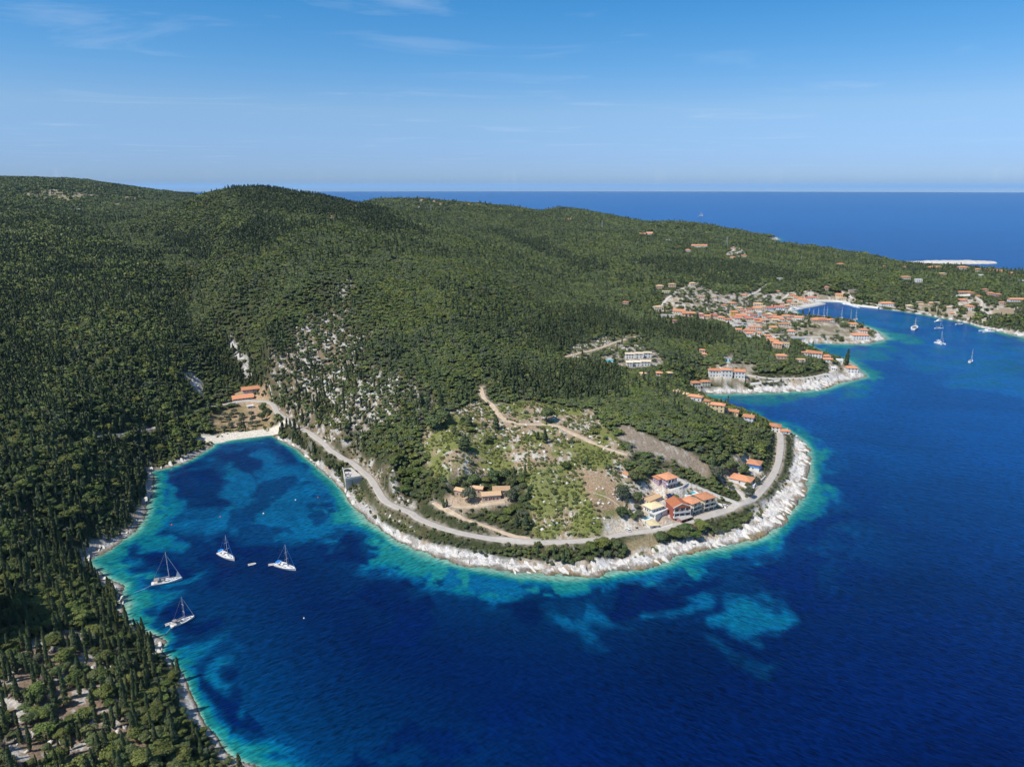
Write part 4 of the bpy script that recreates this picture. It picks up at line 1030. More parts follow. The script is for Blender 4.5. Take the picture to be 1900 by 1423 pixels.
# ripple light and shade painted into the water colour: crests paler, troughs deeper
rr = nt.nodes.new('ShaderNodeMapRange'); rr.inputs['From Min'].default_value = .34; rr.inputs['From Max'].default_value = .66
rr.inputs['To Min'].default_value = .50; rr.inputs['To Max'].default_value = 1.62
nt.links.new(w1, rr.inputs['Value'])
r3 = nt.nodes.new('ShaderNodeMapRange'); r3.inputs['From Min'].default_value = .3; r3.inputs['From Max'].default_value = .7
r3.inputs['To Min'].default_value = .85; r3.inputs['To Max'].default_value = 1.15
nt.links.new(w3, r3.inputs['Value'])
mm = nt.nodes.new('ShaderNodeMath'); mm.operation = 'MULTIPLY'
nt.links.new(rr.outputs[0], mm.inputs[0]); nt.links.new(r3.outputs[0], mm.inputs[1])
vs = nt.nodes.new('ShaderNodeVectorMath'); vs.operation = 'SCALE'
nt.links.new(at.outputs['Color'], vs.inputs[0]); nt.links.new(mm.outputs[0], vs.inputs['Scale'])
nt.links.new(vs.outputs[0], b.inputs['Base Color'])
sea_me.materials.append(sm)
struct(link("sea", sea_me))
# ---------------------------------------------------------------- vegetation
def leaf_mesh(name, centers, normals, size, m, jitter=.5, seed=0, aspect=1.0, tri=False):
    """one small quad per centre, tilted around its normal"""
    g = np.random.default_rng(seed)
    n = len(centers)
    nn = normals + g.normal(0, jitter, (n, 3))
    nn /= np.linalg.norm(nn, axis=1)[:, None] + 1e-9
    t = g.normal(0, 1, (n, 3)); t -= nn * (t * nn).sum(1)[:, None]; t /= np.linalg.norm(t, axis=1)[:, None] + 1e-9
    bt = np.cross(nn, t)
    sz = np.asarray(size) * g.uniform(.65, 1.3, n)
    t = t * sz[:, None]; bt = bt * (sz * aspect)[:, None]
    lift = nn * (sz * .35)[:, None]
    v = np.stack([centers - t, centers - bt + lift * .2, centers + t, centers + bt + lift * .6], 1).reshape(-1, 3)
    f = np.arange(4 * n).reshape(n, 4)
    return np_mesh(name, v, f, m)
def crown_points(blobs, per, seed, low=-.35):
    """points on the outside of a handful of overlapping clumps"""
    g = np.random.default_rng(seed)
    P, N = [], []
    for (c, r) in blobs:
        k = max(4, int(per * r[0] * r[2]))
        d = g.normal(0, 1, (k, 3)); d /= np.linalg.norm(d, axis=1)[:, None]
        d[:, 2] = np.where(d[:, 2] < low, -d[:, 2], d[:, 2])
        rad = g.uniform(.72, 1.04, k)
        P.append(np.asarray(c) + d * np.asarray(r) * rad[:, None]); N.append(d / np.asarray(r))
    P = np.concatenate(P); N = np.concatenate(N)
    return P, N / np.linalg.norm(N, axis=1)[:, None]
def tree_mat(name, dark, light, hue=.05):
    m = bpy.data.materials.new(name); m.use_nodes = True
    nt = m.node_tree; b = nt.nodes['Principled BSDF']
    b.inputs['Roughness'].default_value = .6; b.inputs['Specular IOR Level'].default_value = .3
    oi = nt.nodes.new('ShaderNodeObjectInfo')
    geo = nt.nodes.new('ShaderNodeNewGeometry')
    n = nt.nodes.new('ShaderNodeTexNoise'); n.inputs['Scale'].default_value = .022; n.inputs['Detail'].default_value = 4; n.inputs['Roughness'].default_value = .6
    nt.links.new(oi.outputs['Location'], n.inputs['Vector'])
    n2 = nt.nodes.new('ShaderNodeTexNoise'); n2.inputs['Scale'].default_value = .9; n2.inputs['Detail'].default_value = 2
    nt.links.new(geo.outputs['Position'], n2.inputs['Vector'])
    a = nt.nodes.new('ShaderNodeMath'); a.operation = 'MULTIPLY_ADD'; a.inputs[1].default_value = 1.5; a.inputs[2].default_value = -.75
    nt.links.new(n.outputs['Fac'], a.inputs[0])
    a2 = nt.nodes.new('ShaderNodeMath'); a2.operation = 'MULTIPLY_ADD'; a2.inputs[1].default_value = .75
    nt.links.new(oi.outputs['Random'], a2.inputs[0]); nt.links.new(a.outputs[0], a2.inputs[2])
    a3 = nt.nodes.new('ShaderNodeMath'); a3.operation = 'MULTIPLY_ADD'; a3.inputs[1].default_value = .5; a3.use_clamp = True
    nt.links.new(n2.outputs['Fac'], a3.inputs[0]); nt.links.new(a2.outputs[0], a3.inputs[2])
    x = nt.nodes.new('ShaderNodeMix'); x.data_type = 'RGBA'
    x.inputs[6].default_value = (*dark, 1); x.inputs[7].default_value = (*light, 1)
    nt.links.new(a3.outputs[0], x.inputs['Factor'])
    hs = nt.nodes.new('ShaderNodeHueSaturation')
    wn_ = nt.nodes.new('ShaderNodeTexWhiteNoise'); wn_.noise_dimensions = '3D'
    nt.links.new(oi.outputs['Location'], wn_.inputs['Vector'])
    hm = nt.nodes.new('ShaderNodeMapRange'); hm.inputs['To Min'].default_value = .5 - hue * .6; hm.inputs['To Max'].default_value = .5 + hue * .4
    nt.links.new(wn_.outputs['Value'], hm.inputs['Value']); nt.links.new(hm.outputs[0], hs.inputs['Hue'])
    nt.links.new(x.outputs[2], hs.inputs['Color'])
    nt.links.new(hs.outputs[0], b.inputs['Base Color'])
    return m
M_CYP = tree_mat('cypress_foliage', (.042, .060, .026), (.098, .126, .048), .03)
M_OAK = tree_mat('maquis_foliage', (.064, .090, .034), (.140, .176, .060), .05)
M_PINE = tree_mat('pine_foliage', (.060, .090, .022), (.155, .190, .045), .05)
M_OLIVE = tree_mat('olive_foliage', (.055, .072, .040), (.130, .150, .090), .03)
M_SCRUB = tree_mat('scrub_foliage', (.075, .112, .024), (.19, .225, .058), .07)
M_DEAD = mat('dead_twigs', (.22, .19, .165), .9, .1)
M_BARK = mat('bark', (.16, .12, .085), .95, .1, (1.5, (.10, .075, .05), .2))
M_BLOSSOM = mat('bougainvillea_blossom', (.55, .10, .30), .7, .2)

def cypress_mesh(name, h, r, n, size, seed, m=M_CYP):
    g = np.random.default_rng(seed)
    t = g.uniform(0.02, 1, n) ** .85
    prof = np.interp(t, [0, .08, .22, .45, .75, .92, 1], [.45, .82, 1, .88, .55, .25, .04])
    lump = 1 + .28 * np.sin(t * 19 + seed) * np.sin(t * 7.3 + seed * 2)
    a = g.uniform(0, 2 * math.pi, n)
    rr = r * prof * lump * g.uniform(.7, 1.06, n)
    c = np.stack([np.cos(a) * rr, np.sin(a) * rr, h * (.07 + .93 * t)], -1)
    c[:, :2] += np.outer(t, g.normal(0, .03 * h, 2))
    nr = np.stack([np.cos(a), np.sin(a), np.full(n, .55)], -1)
    return leaf_mesh(name, c, nr, size, m, .45, seed, 1.5)
def oak_mesh(name, h, r, per, size, seed, m=M_OAK, nb=7, flat=.75):
    g = np.random.default_rng(seed)
    bl = [((0, 0, h * .62), (r * .72, r * .72, h * .36))]
    for i in range(nb):
        a = i * 2.4 + g.uniform(-.4, .4); q = r * g.uniform(.40, .80)
        rad = r * g.uniform(.30, .52)
        bl.append(((math.cos(a) * q, math.sin(a) * q, h * g.uniform(.36, .80)), (rad, rad * g.uniform(.8, 1.15), rad * flat)))
    P, N = crown_points(bl, per, seed + 50)
    P[:, 2] = np.maximum(P[:, 2], .12 * h)
    return leaf_mesh(name, P, N + np.array([0, 0, .25]), size, m, .5, seed)
def dead_mesh(name, h, r, n, seed):
    g = np.random.default_rng(seed); V, Fc = [], []
    for i in range(n):
        z0 = h * g.uniform(.1, .7); a = g.uniform(0, 6.28); L = r * g.uniform(.5, 1.1)
        p0 = np.array([0, 0, z0]); p1 = np.array([math.cos(a) * L, math.sin(a) * L, z0 + h * g.uniform(.1, .35)])
        w = np.array([-math.sin(a), math.cos(a), 0]) * .07
        k = len(V); V += [p0 - w, p0 + w, p1 + w * .3, p1 - w * .3]; Fc.append((k, k + 1, k + 2, k + 3))
    return np_mesh(name, V, Fc, M_DEAD)
def tube_mesh(name, segs, m, ns=6):
    """tapered limbs: list of (p0, r0, p1, r1)"""
    V, Fc = [], []
    for p0, r0, p1, r1 in segs:
        p0, p1 = np.asarray(p0, float), np.asarray(p1, float)
        d = p1 - p0; d /= np.linalg.norm(d) + 1e-9
        a = np.cross(d, [0, 0, 1.0] if abs(d[2]) < .9 else [1.0, 0, 0]); a /= np.linalg.norm(a); b2 = np.cross(d, a)
        k = len(V)
        for p, r in ((p0, r0), (p1, r1)):
            for i in range(ns):
                t = 2 * math.pi * i / ns
                V.append(p + a * math.cos(t) * r + b2 * math.sin(t) * r)
        for i in range(ns):
            j = (i + 1) % ns
            Fc.append((k + i, k + j, k + ns + j, k + ns + i))
    return np_mesh(name, V, Fc, m, smooth=True)

# ---- plant census: one candidate per cell, kept where the ground cover allows it
def census(r0, r1, cell, seed):
    g = np.random.default_rng(seed)
    x = np.arange(-3600, 3600, cell); y = np.arange(60, 4300, cell)
    lim = r1 * 1.02
    x = x[np.abs(x) < lim]; y = y[y < lim]
    X, Y = np.meshgrid(x, y, indexing='ij')
    X = X + g.uniform(-.5, .5, X.shape) * cell * .95; Y = Y + g.uniform(-.5, .5, Y.shape) * cell * .95
    r = np.sqrt(X * X + Y * Y); th = np.arctan2(X, Y)
    k = (r >= r0) & (r < r1) & (th > R(-47)) & (th < R(43))
    X, Y = X[k], Y[k]
    d = gsample(SD, X, Y)
    k = d > 1.0
    return X[k], Y[k], d[k], g
# what the ridges hide from the survey station and its surroundings stays unplanted
ang = (HG + 9 - H) / RR
hor = np.maximum.accumulate((HG - H) / RR, axis=1)
VISG = ((ang - np.concatenate([hor[:, :1], hor[:, :-1]], 1)) > -.012).astype(float)
TREES = []      # x, y, z, kind, height, radius
def forest(r0, r1, cell, seed, grow):
    X, Y, d, g = census(r0, r1, cell, seed)
    vis = gsample(VISG, X, Y) > .3
    X, Y, d = X[vis], Y[vis], d[vis]
    n = len(X)
    dens = np.full(n, .93)
    a1 = fbm(X, Y, 30, 3, 200); a2 = fbm(X, Y, 90, 3, 205)
    dens *= 1 - .25 * sstep(.55, .7, a1)
    low = {'foreslope': .50, 'rocky1': .80, 'rocky2': .86, 'roadcut': .30, 'scree': .10, 'scree2': .12, 'field': .02, 'rfield': .20, 'bare': 0, 'strip': 0, 'lot': 0, 'yard1': .10, 'yard2': .20, 'terrace': .08, 'hotelyard': .0, 'beachfield': .0,
           'town': .19, 'spit_fields': .10, 'resort': .12, 'point_bare': .45, 'point_head': .18, 'terrace_hotels': .16, 'hfield1': .10, 'hfield2': .30, 'spur': .15, 'rslope': .42, 'rterrace': .40, 'rbare': .04, 'farclear': .15, 'ruinyard': .30, 'plaza': .02, 'carpark': 0, 'shoreclear': .45, 'lowbank': .03}
    for k_, v_ in low.items():
        w = area(k_, X, Y, 45.0 if k_.startswith('rocky') else 6.0, 14.0 if k_.startswith('rocky') else 1.0 if k_ in ('lot', 'yard1', 'strip', 'carpark') else 5.0)
        dens *= 1 - w * (1 - v_)
    rw = gsample(RW, X, Y)
    edge = rw * np.where(X < -85, .1 + 1.0 * fbm(X, Y, 14, 3, 210), .62 + .7 * fbm(X, Y, 14, 3, 210)) + .4
    dens *= sstep(edge - .5, edge + 1.8, d)
    bm_ = rw < .5
    dens *= np.where(bm_ & (d < 17), 0, 1)
    dens *= sstep(1.2, 2.4, road_dist(X, Y))
    k = (g.random(n) < dens) & ~pad_mask(X, Y)
    X, Y, d, a1, a2 = X[k], Y[k], d[k], a1[k], a2[k]
    z = gsample(HG, X, Y); n = len(X)
    # sight-line coordinates only tell which slope a plant belongs to
    west = X < np.interp(Y, [0, 480, 700, 900, 1100, 1500, 2600], [-60, -230, -330, -420, -560, -900, -1500])
    band = np.zeros(n)
    for pl in BANDS:
        band = np.maximum(band, soft_poly(pl, X + (fbm(X, Y, 40, 3, 220) - .5) * 50, Y + (fbm(X, Y, 40, 3, 221) - .5) * 50, 30))
    pc = np.where(west, .34, .05) + .50 * band
    pc = np.clip(pc + (a2 - .5) * .9 * np.where(west, 1, .4), .015, .85)
    fs = area('foreslope', X, Y)
    pc = pc * (1 - fs) + .50 * fs
    u = g.random(n)
    kind = np.where(u < pc, 0, 1)
    pp = np.where(west, .24 + .5 * sstep(.50, .62, fbm(X, Y, 45, 3, 230)), .10 + .28 * sstep(.5, .65, fbm(X, Y, 60, 3, 231)))
    kind = np.where((kind == 1) & (g.random(n) < pp), 2, kind)
    kind = np.where((kind == 1) & (g.random(n) < .10 + .25 * sstep(.55, .7, a1)), 3, kind)
    kind = np.where(g.random(n) < np.where(west, .03, .004), 4, kind)
    hgt = np.where(kind == 0, g.uniform(6.0, 12.5, n), np.where(kind == 2, g.uniform(4.5, 8.5, n), g.uniform(3.2, 6.2, n)))
    shore_low = 1 - .45 * (1 - sstep(6, 22, d)) * (kind > 0)
    rk = np.maximum(area('rocky1', X, Y), .6 * area('rocky2', X, Y))
    hgt = hgt * shore_low * (1 - .35 * rk * (kind > 0))
    rdist = road_dist(X, Y)
    by_road = (1 - sstep(5, 11, rdist)) * (X > -150) * (Y < 760)
    kind = np.where((by_road > .3) & (kind == 0), 1, kind)
    hgt *= 1 - .62 * by_road
    slope_wood = (~west) & (kind > 0) & (kind < 4) & (d > 40)
    hgt = np.where(slope_wood, np.minimum(hgt, 3.0) + .35 * np.clip(hgt - 3.0, 0, None), hgt)
    rad = np.where(kind == 0, hgt * g.uniform(.068, .105, n), hgt * np.where(slope_wood, g.uniform(.66, .95, n), g.uniform(.48, .68, n)))
    gr = np.where(kind == 0, grow[0], grow[1])
    for q in zip(X, Y, z, kind, hgt * gr, rad * gr):
        TREES.append(q)
BANDS = [poly_w(p) for p in (
 [(770,770),(880,715),(1000,690),(1150,680),(1180,720),(1130,750),(1000,742),(900,735),(800,790)],
 [(1000,655),(1050,640),(1120,612),(1215,598),(1230,620),(1150,630),(1060,660)],
 [(1050,570),(1120,580),(1200,610),(1130,610),(1040,640),(990,620)],
 [(1180,485),(1290,482),(1410,520),(1400,540),(1300,520),(1230,510)],
 [(1300,480),(1440,500),(1520,515),(1430,520),(1340,500)],
 [(380,352),(490,349),(620,368),(740,410),(800,440),(700,425),(560,395),(440,390)],
 [(420,460),(470,400),(540,420),(480,470),(400,490)],
 [(290,430),(400,420),(410,470),(330,470)],
 [(500,790),(560,795),(640,850),(650,890),(600,870),(530,815)],
 [(480,700),(520,690),(540,760),(600,800),(590,740)],
 [(380,640),(440,640),(500,700),(440,720),(380,690)],
 [(1220,600),(1330,610),(1370,640),(1300,640),(1230,630)],
 [(900,420),(1000,450),(1130,500),(1080,505),(960,455)],
)]
forest(85, 430, 2.9, 301, (.98, .80))
forest(430, 760, 2.9, 302, (.92, .76))
forest(760, 1300, 3.6, 303, (.92, .90))
forest(1300, 2300, 4.8, 304, (.95, 1.12))
forest(2300, 4300, 7.0, 305, (1.1, 1.55))
# low scrub of the old terraces on the headland
X, Y, d, g = census(300, 620, 2.3, 310)
wf = np.maximum(area('field', X, Y, 5, 3), .5 * area('rfield', X, Y, 5, 3))
lush = area('lush', X, Y); wf = np.maximum(wf, .5 * area('beachfield', X, Y)); wf = np.maximum(wf, .5 * area('yard1', X, Y)); wf = np.maximum(wf, .7 * area('yard2', X, Y)); wf = np.maximum(wf, .5 * area('lowbank', X, Y)); wf = np.maximum(wf, .5 * area('roadcut', X, Y)); wf = np.maximum(wf, .6 * area('shoreclear', X, Y)); wf = np.maximum(wf, .75 * area('rocky1', X, Y))
for k_ in ('bare', 'strip', 'lot', 'terrace', 'hotelyard'):
    wf *= 1 - .96 * area(k_, X, Y, 4, 1.5)
dn = wf * (.16 + .84 * sstep(.40, .54, fbm(X, Y, 11, 4, 240)))
dn = np.maximum(dn, lush * .62)
dn *= sstep(1.0, 2.5, road_dist(X, Y)) * sstep(6, 9, d)
k = (g.random(len(X)) < dn) & ~pad_mask(X, Y)
X, Y = X[k], Y[k]
SCRUB = np.stack([X, Y, gsample(HG, X, Y), g.uniform(.5, 1.35, len(X)), g.uniform(.7, 1.55, len(X))], -1)
TREES = np.array(TREES)
print('trees', len(TREES), 'scrub', len(SCRUB), np.bincount(TREES[:, 3].astype(int)))

# ---- what shows largest from the survey station becomes single plants
zc = TREES[:, 1] * cP + (H - TREES[:, 2]) * sP
uu = CX + FPX * TREES[:, 0] / zc
yy_ = TREES[:, 1] * sP - (H - TREES[:, 2] - TREES[:, 4] * .5) * cP
vv_ = CY - FPX * yy_ / zc
size_px = TREES[:, 4] / zc * FPX
ok = (uu > 2) & (uu < 1898) & (vv_ > 330) & (vv_ < 1418)
single = np.zeros(len(TREES), bool)
QUOTA = {0: 290, 1: 240, 2: 240, 3: 40, 4: 20}
for kd, qn in QUOTA.items():
    c = np.nonzero(ok & (TREES[:, 3] == kd))[0]
    c = c[np.argsort(-size_px[c])][:qn]
    single[c] = True

# ---- near models: crown + trunk
g = np.random.default_rng(77)
NEARV = {0: [], 1: [], 2: [], 3: [], 4: []}
for i in range(4):
    r_ = [.95, 1.1, .85, 1.25][i]
    NEARV[0].append((cypress_mesh('cypress_crown', 9.0, r_, 900, .21, 400 + i), tube_mesh('cypress_trunk', [((0, 0, -.6), .16, (0, 0, 3.0), .10), ((0, 0, 3.0), .10, (0, 0, 7.5), .03)], M_BARK)))
def broad_trunk(h, r, seed):
    gg = np.random.default_rng(seed)
    s = [((0, 0, -.6), .22, (.05, .02, h * .32), .16)]
    for i in range(4):
        a = i * 1.6 + gg.uniform(-.3, .3)
        s.append(((.05, .02, h * .30), .12, (math.cos(a) * r * .5, math.sin(a) * r * .5, h * gg.uniform(.55, .7)), .04))
    return tube_mesh('trunk', s, M_BARK)
for i in range(4):
    NEARV[1].append((oak_mesh('oak_crown', 5.0, 2.8, 150, .22, 420 + i), broad_trunk(5, 2.8, 430 + i)))
    NEARV[2].append((oak_mesh('pine_crown', 6.0, 3.2, 140, .235, 440 + i, M_PINE, 9, .62), broad_trunk(6, 3.2, 450 + i)))
for i in range(2):
    NEARV[3].append((oak_mesh('olive_crown', 5.0, 2.8, 120, .21, 460 + i, M_OLIVE, 8), broad_trunk(5, 2.8, 470 + i)))
    NEARV[4].append((dead_mesh('dead_twigs', 5.0, 1.6, 90, 480 + i), tube_mesh('dead_trunk', [((0, 0, -.5), .14, (0, 0, 4.6), .03)], M_DEAD)))
REFH = {0: 9.0, 1: 5.0, 2: 6.0, 3: 5.0, 4: 5.0}
REFR = {0: 1.0, 1: 2.8, 2: 3.2, 3: 2.8, 4: 2.6}
TNAME = {0: 'cypress_tree', 1: 'evergreen_oak', 2: 'pine_tree', 3: 'olive_tree', 4: 'dead_tree'}
TCAT = {0: 'cypress', 1: 'oak', 2: 'pine', 3: 'olive tree', 4: 'dead tree'}
def plant(kd, x, y, z, h, r, label, group=None, var=None, name=None, cat=None):
    vs_ = NEARV[kd]; cr, tr = vs_[var if var is not None else int(g.integers(len(vs_)))]
    e = bpy.data.objects.new(name or TNAME[kd], None); COL.objects.link(e)
    e.empty_display_size = .5
    e.location = (x, y, z); e.rotation_euler = (0, 0, float(g.uniform(0, 6.28)))
    e.scale = (r / REFR[kd], r / REFR[kd], h / REFH[kd])
    tag(e, label, cat or TCAT[kd], group)
    link('crown' if kd != 4 else 'twigs', cr, e)
    link('trunk', tr, e)
    return e
def place_label(kd, u, v):
    """which stand of trees a plant belongs to, in words one can find in the picture"""
    west = u < 700 and v > 760
    base = {0: 'slender dark cypress', 1: 'rounded dark evergreen tree', 2: 'bright green spreading pine', 3: 'grey-green rounded tree', 4: 'bare grey dead tree'}[kd]
    if v > 1180 and u < 480:
        return base + ' on the rocky clearing and slope at the nearest shore', base
    if u < 480 and v > 960:
        return base + ' on the wooded slope beside the moored yachts', base
    if u < 480:
        return base + ' on the steep wooded slope left of the bay head', base
    if u < 1000:
        return base + ' beside the road round the headland, west of the villa plot', base
    return base + ' around the apartments and shore road of the headland', base
for i in np.nonzero(single)[0]:
    x, y, z, kd, h, r = TREES[i]; kd = int(kd)
    lb, bs = place_label(kd, uu[i], vv_[i])
    plant(kd, x, y, z - .15, h, r, lb, lb.replace(bs, {0: 'cypresses', 1: 'dark evergreen trees', 2: 'bright pines', 3: 'grey-green trees', 4: 'dead trees'}[kd]))

# ---- the rest of the woods: instanced from a few plants
lib = bpy.data.collections.new('plant_models')
LODS = {}
def lib_add(kd, me):
    ob = bpy.data.objects.new('plant_model', me); lib.objects.link(ob)
    LODS.setdefault(kd, []).append(ob)
def geo_scatter(name, P, rot, scl, objs, idx, label):
    c = bpy.data.collections.new(name + '_models')
    for ob in objs: c.objects.link(ob)
    me = bpy.data.meshes.new(name)
    me.vertices.add(len(P)); me.vertices.foreach_set('co', np.asarray(P, np.float32).ravel())
    a = me.attributes.new('rot', 'FLOAT_VECTOR', 'POINT'); a.data.foreach_set('vector', np.asarray(rot, np.float32).ravel())
    a = me.attributes.new('scl', 'FLOAT_VECTOR', 'POINT'); a.data.foreach_set('vector', np.asarray(scl, np.float32).ravel())
    a = me.attributes.new('idx', 'INT', 'POINT'); a.data.foreach_set('value', np.asarray(idx, np.int32))
    ob = link(name, me)
    ng = bpy.data.node_groups.new(name, 'GeometryNodeTree')
    ng.interface.new_socket('Geometry', in_out='INPUT', socket_type='NodeSocketGeometry')
    ng.interface.new_socket('Geometry', in_out='OUTPUT', socket_type='NodeSocketGeometry')
    N, L = ng.nodes, ng.links
    gi, go = N.new('NodeGroupInput'), N.new('NodeGroupOutput')
    ci = N.new('GeometryNodeCollectionInfo'); ci.inputs['Collection'].default_value = c
    ci.inputs['Separate Children'].default_value = True; ci.inputs['Reset Children'].default_value = True
    ip = N.new('GeometryNodeInstanceOnPoints'); ip.inputs['Pick Instance'].default_value = True
    def na(nm, t):
        q = N.new('GeometryNodeInputNamedAttribute'); q.data_type = t; q.inputs['Name'].default_value = nm
        return q.outputs['Attribute']
    L.new(gi.outputs[0], ip.inputs['Points']); L.new(ci.outputs[0], ip.inputs['Instance'])
    L.new(na('idx', 'INT'), ip.inputs['Instance Index'])
    er = N.new('FunctionNodeEulerToRotation')
    L.new(na('rot', 'FLOAT_VECTOR'), er.inputs[0]); L.new(er.outputs[0], ip.inputs['Rotation'])
    L.new(na('scl', 'FLOAT_VECTOR'), ip.inputs['Scale'])
    L.new(ip.outputs[0], go.inputs[0])
    md = ob.modifiers.new('scatter', 'NODES'); md.node_group = ng
    ob['kind'] = 'stuff'; ob['label'] = label
    return ob
def make_models(prefix, kd, lod):
    out = []
    for i in range(3):
        if kd == 0: me = cypress_mesh(prefix, 9, 1.05 + .15 * i, [420, 110, 50][lod], [.30, .55, .80][lod], 500 + i + 10 * lod)
        elif kd == 1: me = oak_mesh(prefix, 5, 2.8, [70, 14, 6][lod], [.31, .68, 1.0][lod], 520 + i + 10 * lod)
        elif kd == 2: me = oak_mesh(prefix, 6, 3.2, [62, 12, 5][lod], [.34, .76, 1.12][lod], 540 + i + 10 * lod, M_PINE, 9, .62)
        elif kd == 3: me = oak_mesh(prefix, 5, 2.8, [60, 12, 5][lod], [.30, .68, 1.0][lod], 560 + i + 10 * lod, M_OLIVE, 8)
        else: me = dead_mesh(prefix, 5, 1.6, 40, 580 + i)
        out.append(bpy.data.objects.new(prefix, me))
    return out
rest = ~single
dist_t = np.sqrt(TREES[:, 0] ** 2 + TREES[:, 1] ** 2)
STUFF = {0: ('cypress_woods', 'slender dark cypresses standing through the slopes beyond the single ones'), 1: ('maquis_woods', 'dense dark evergreen maquis covering all the hills'), 2: ('pine_woods', 'brighter green pines mixed into the wooded slopes'),
         3: ('olive_woods', 'grey-green trees mixed into the maquis'), 4: ('dead_woods', 'bare grey trees among the cypresses')}
for kd in range(5):
    sel = np.nonzero(rest & (TREES[:, 3] == kd))[0]
    objs = []
    for lod in range(3): objs += make_models(f'm{kd}_{lod}', kd, lod)
    # collection children are picked in name order
    for i_, ob in enumerate(objs): ob.name = f'plant_{kd}_{i_:02d}'
    t = TREES[sel]; n = len(sel)
    lod = np.where(dist_t[sel] < 430, 0, np.where(dist_t[sel] < 1000, 1, 2))
    idx = lod * 3 + g.integers(0, 3, n)
    rot = np.zeros((n, 3)); rot[:, 2] = g.uniform(0, 6.28, n); rot[:, :2] = g.normal(0, .05, (n, 2))
    sr = t[:, 5] / REFR[kd] * 1.06; sh = t[:, 4] / REFH[kd]
    geo_scatter(STUFF[kd][0], t[:, :3] - np.array([0, 0, .2]), rot, np.stack([sr, sr * g.uniform(.85, 1.15, n), sh], -1), objs, idx, STUFF[kd][1])
objs = []
for i in range(5):
    me = oak_mesh('scrub', 1.2, 1.25, [70, 80, 60, 70, 60][i], .26, 600 + i, [M_SCRUB, M_OAK, M_SCRUB, M_SCRUB, M_OAK][i], 5, .7)
    ob = bpy.data.objects.new(f'scrub_{i:02d}', me); objs.append(ob)
n = len(SCRUB)
rot = np.zeros((n, 3)); rot[:, 2] = g.uniform(0, 6.28, n)
geo_scatter('scrub', SCRUB[:, :3] - np.array([0, 0, .1]), rot, np.stack([SCRUB[:, 4] / 1.25, SCRUB[:, 4] / 1.25, SCRUB[:, 3] / 1.2], -1), objs, g.integers(0, 5, n), 'low green scrub on the old terraces of the headland')

# loose limestone blocks on the stony slopes
def rock_mesh(seed):
    bm = bmesh.new(); bmesh.ops.create_icosphere(bm, subdivisions=2, radius=1)
    gg = np.random.default_rng(seed); off = gg.uniform(0, 50, 3)
    for v in bm.verts:
        p = np.array(v.co); s = .62 + .75 * float(vnoise(np.array([p[0] * 1.7 + off[0] + p[2]]), np.array([p[1] * 1.7 + off[1] - p[2]]))[0])
        v.co = Vector(np.round(p * s / .16) * .16 * .4 + p * s * .6)
        v.co.z *= .62
    me = bpy.data.meshes.new('rock'); bm.to_mesh(me); bm.free()
    me.materials.append(mat('limestone', (.72, .69, .64), .95, .1, (1.2, (.50, .46, .41), .22)))
    return me
X, Y, d, g2 = census(120, 800, 2.6, 320)
wr = area('rocky1', X, Y, 14, 8) * .75; wr = np.maximum(wr, area('rocky2', X, Y) * .55); wr = np.maximum(wr, area('roadcut', X, Y) * .55); wr = np.maximum(wr, area('field', X, Y) * .20)
wr = np.maximum(wr, area('scree', X, Y) * .9); wr = np.maximum(wr, area('scree2', X, Y) * .9); wr = np.maximum(wr, area('rfield', X, Y) * .4); wr = np.maximum(wr, area('foreslope', X, Y) * .30); wr = np.maximum(wr, area('shoreclear', X, Y) * .4); wr = np.maximum(wr, area('lot', X, Y, 4, 1) * .08)
wr *= sstep(.42, .6, fbm(X, Y, 9, 3, 250)) * 1.25
rws = gsample(RW, X, Y)
on_shore = (d > .5) & (d < rws * .9) & (rws > 3)
wr = np.maximum(wr, on_shore * .26)
k = (g2.random(len(X)) < wr * sstep(.6, 2, road_dist(X, Y))) & ~pad_mask(X, Y)
X, Y = X[k], Y[k]; n = len(X)
rot = g2.uniform(0, 6.28, (n, 3)) * np.array([.12, .12, 1])
s_ = g2.uniform(.35, 1.15, n) ** 1.3 * np.where(gsample(SD, X, Y) < gsample(RW, X, Y), 1.35, 1.0)
objs = [bpy.data.objects.new(f'rock_{i:02d}', rock_mesh(700 + i)) for i in range(5)]
ledge = (gsample(SD, X, Y) < gsample(RW, X, Y) * 1.02) & (gsample(RW, X, Y) > 3)      # tilted slabs along the shore, loose blocks elsewhere
rot[ledge, 2] = R(-52) + g2.normal(0, .22, ledge.sum()); rot[ledge, 0] += .18
lx = np.where(ledge, 2.3, 1.2) * s_; ly = np.where(ledge, .95, 1.0) * s_; lz = np.where(ledge, .62, 1.0) * s_
geo_scatter('rocks', np.stack([X, Y, gsample(HG, X, Y)], -1), rot, np.stack([lx, ly, lz], -1), objs, g2.integers(0, 5, n), 'white limestone rocks strewn over the stony slopes and the shore')
print('rocks', n)
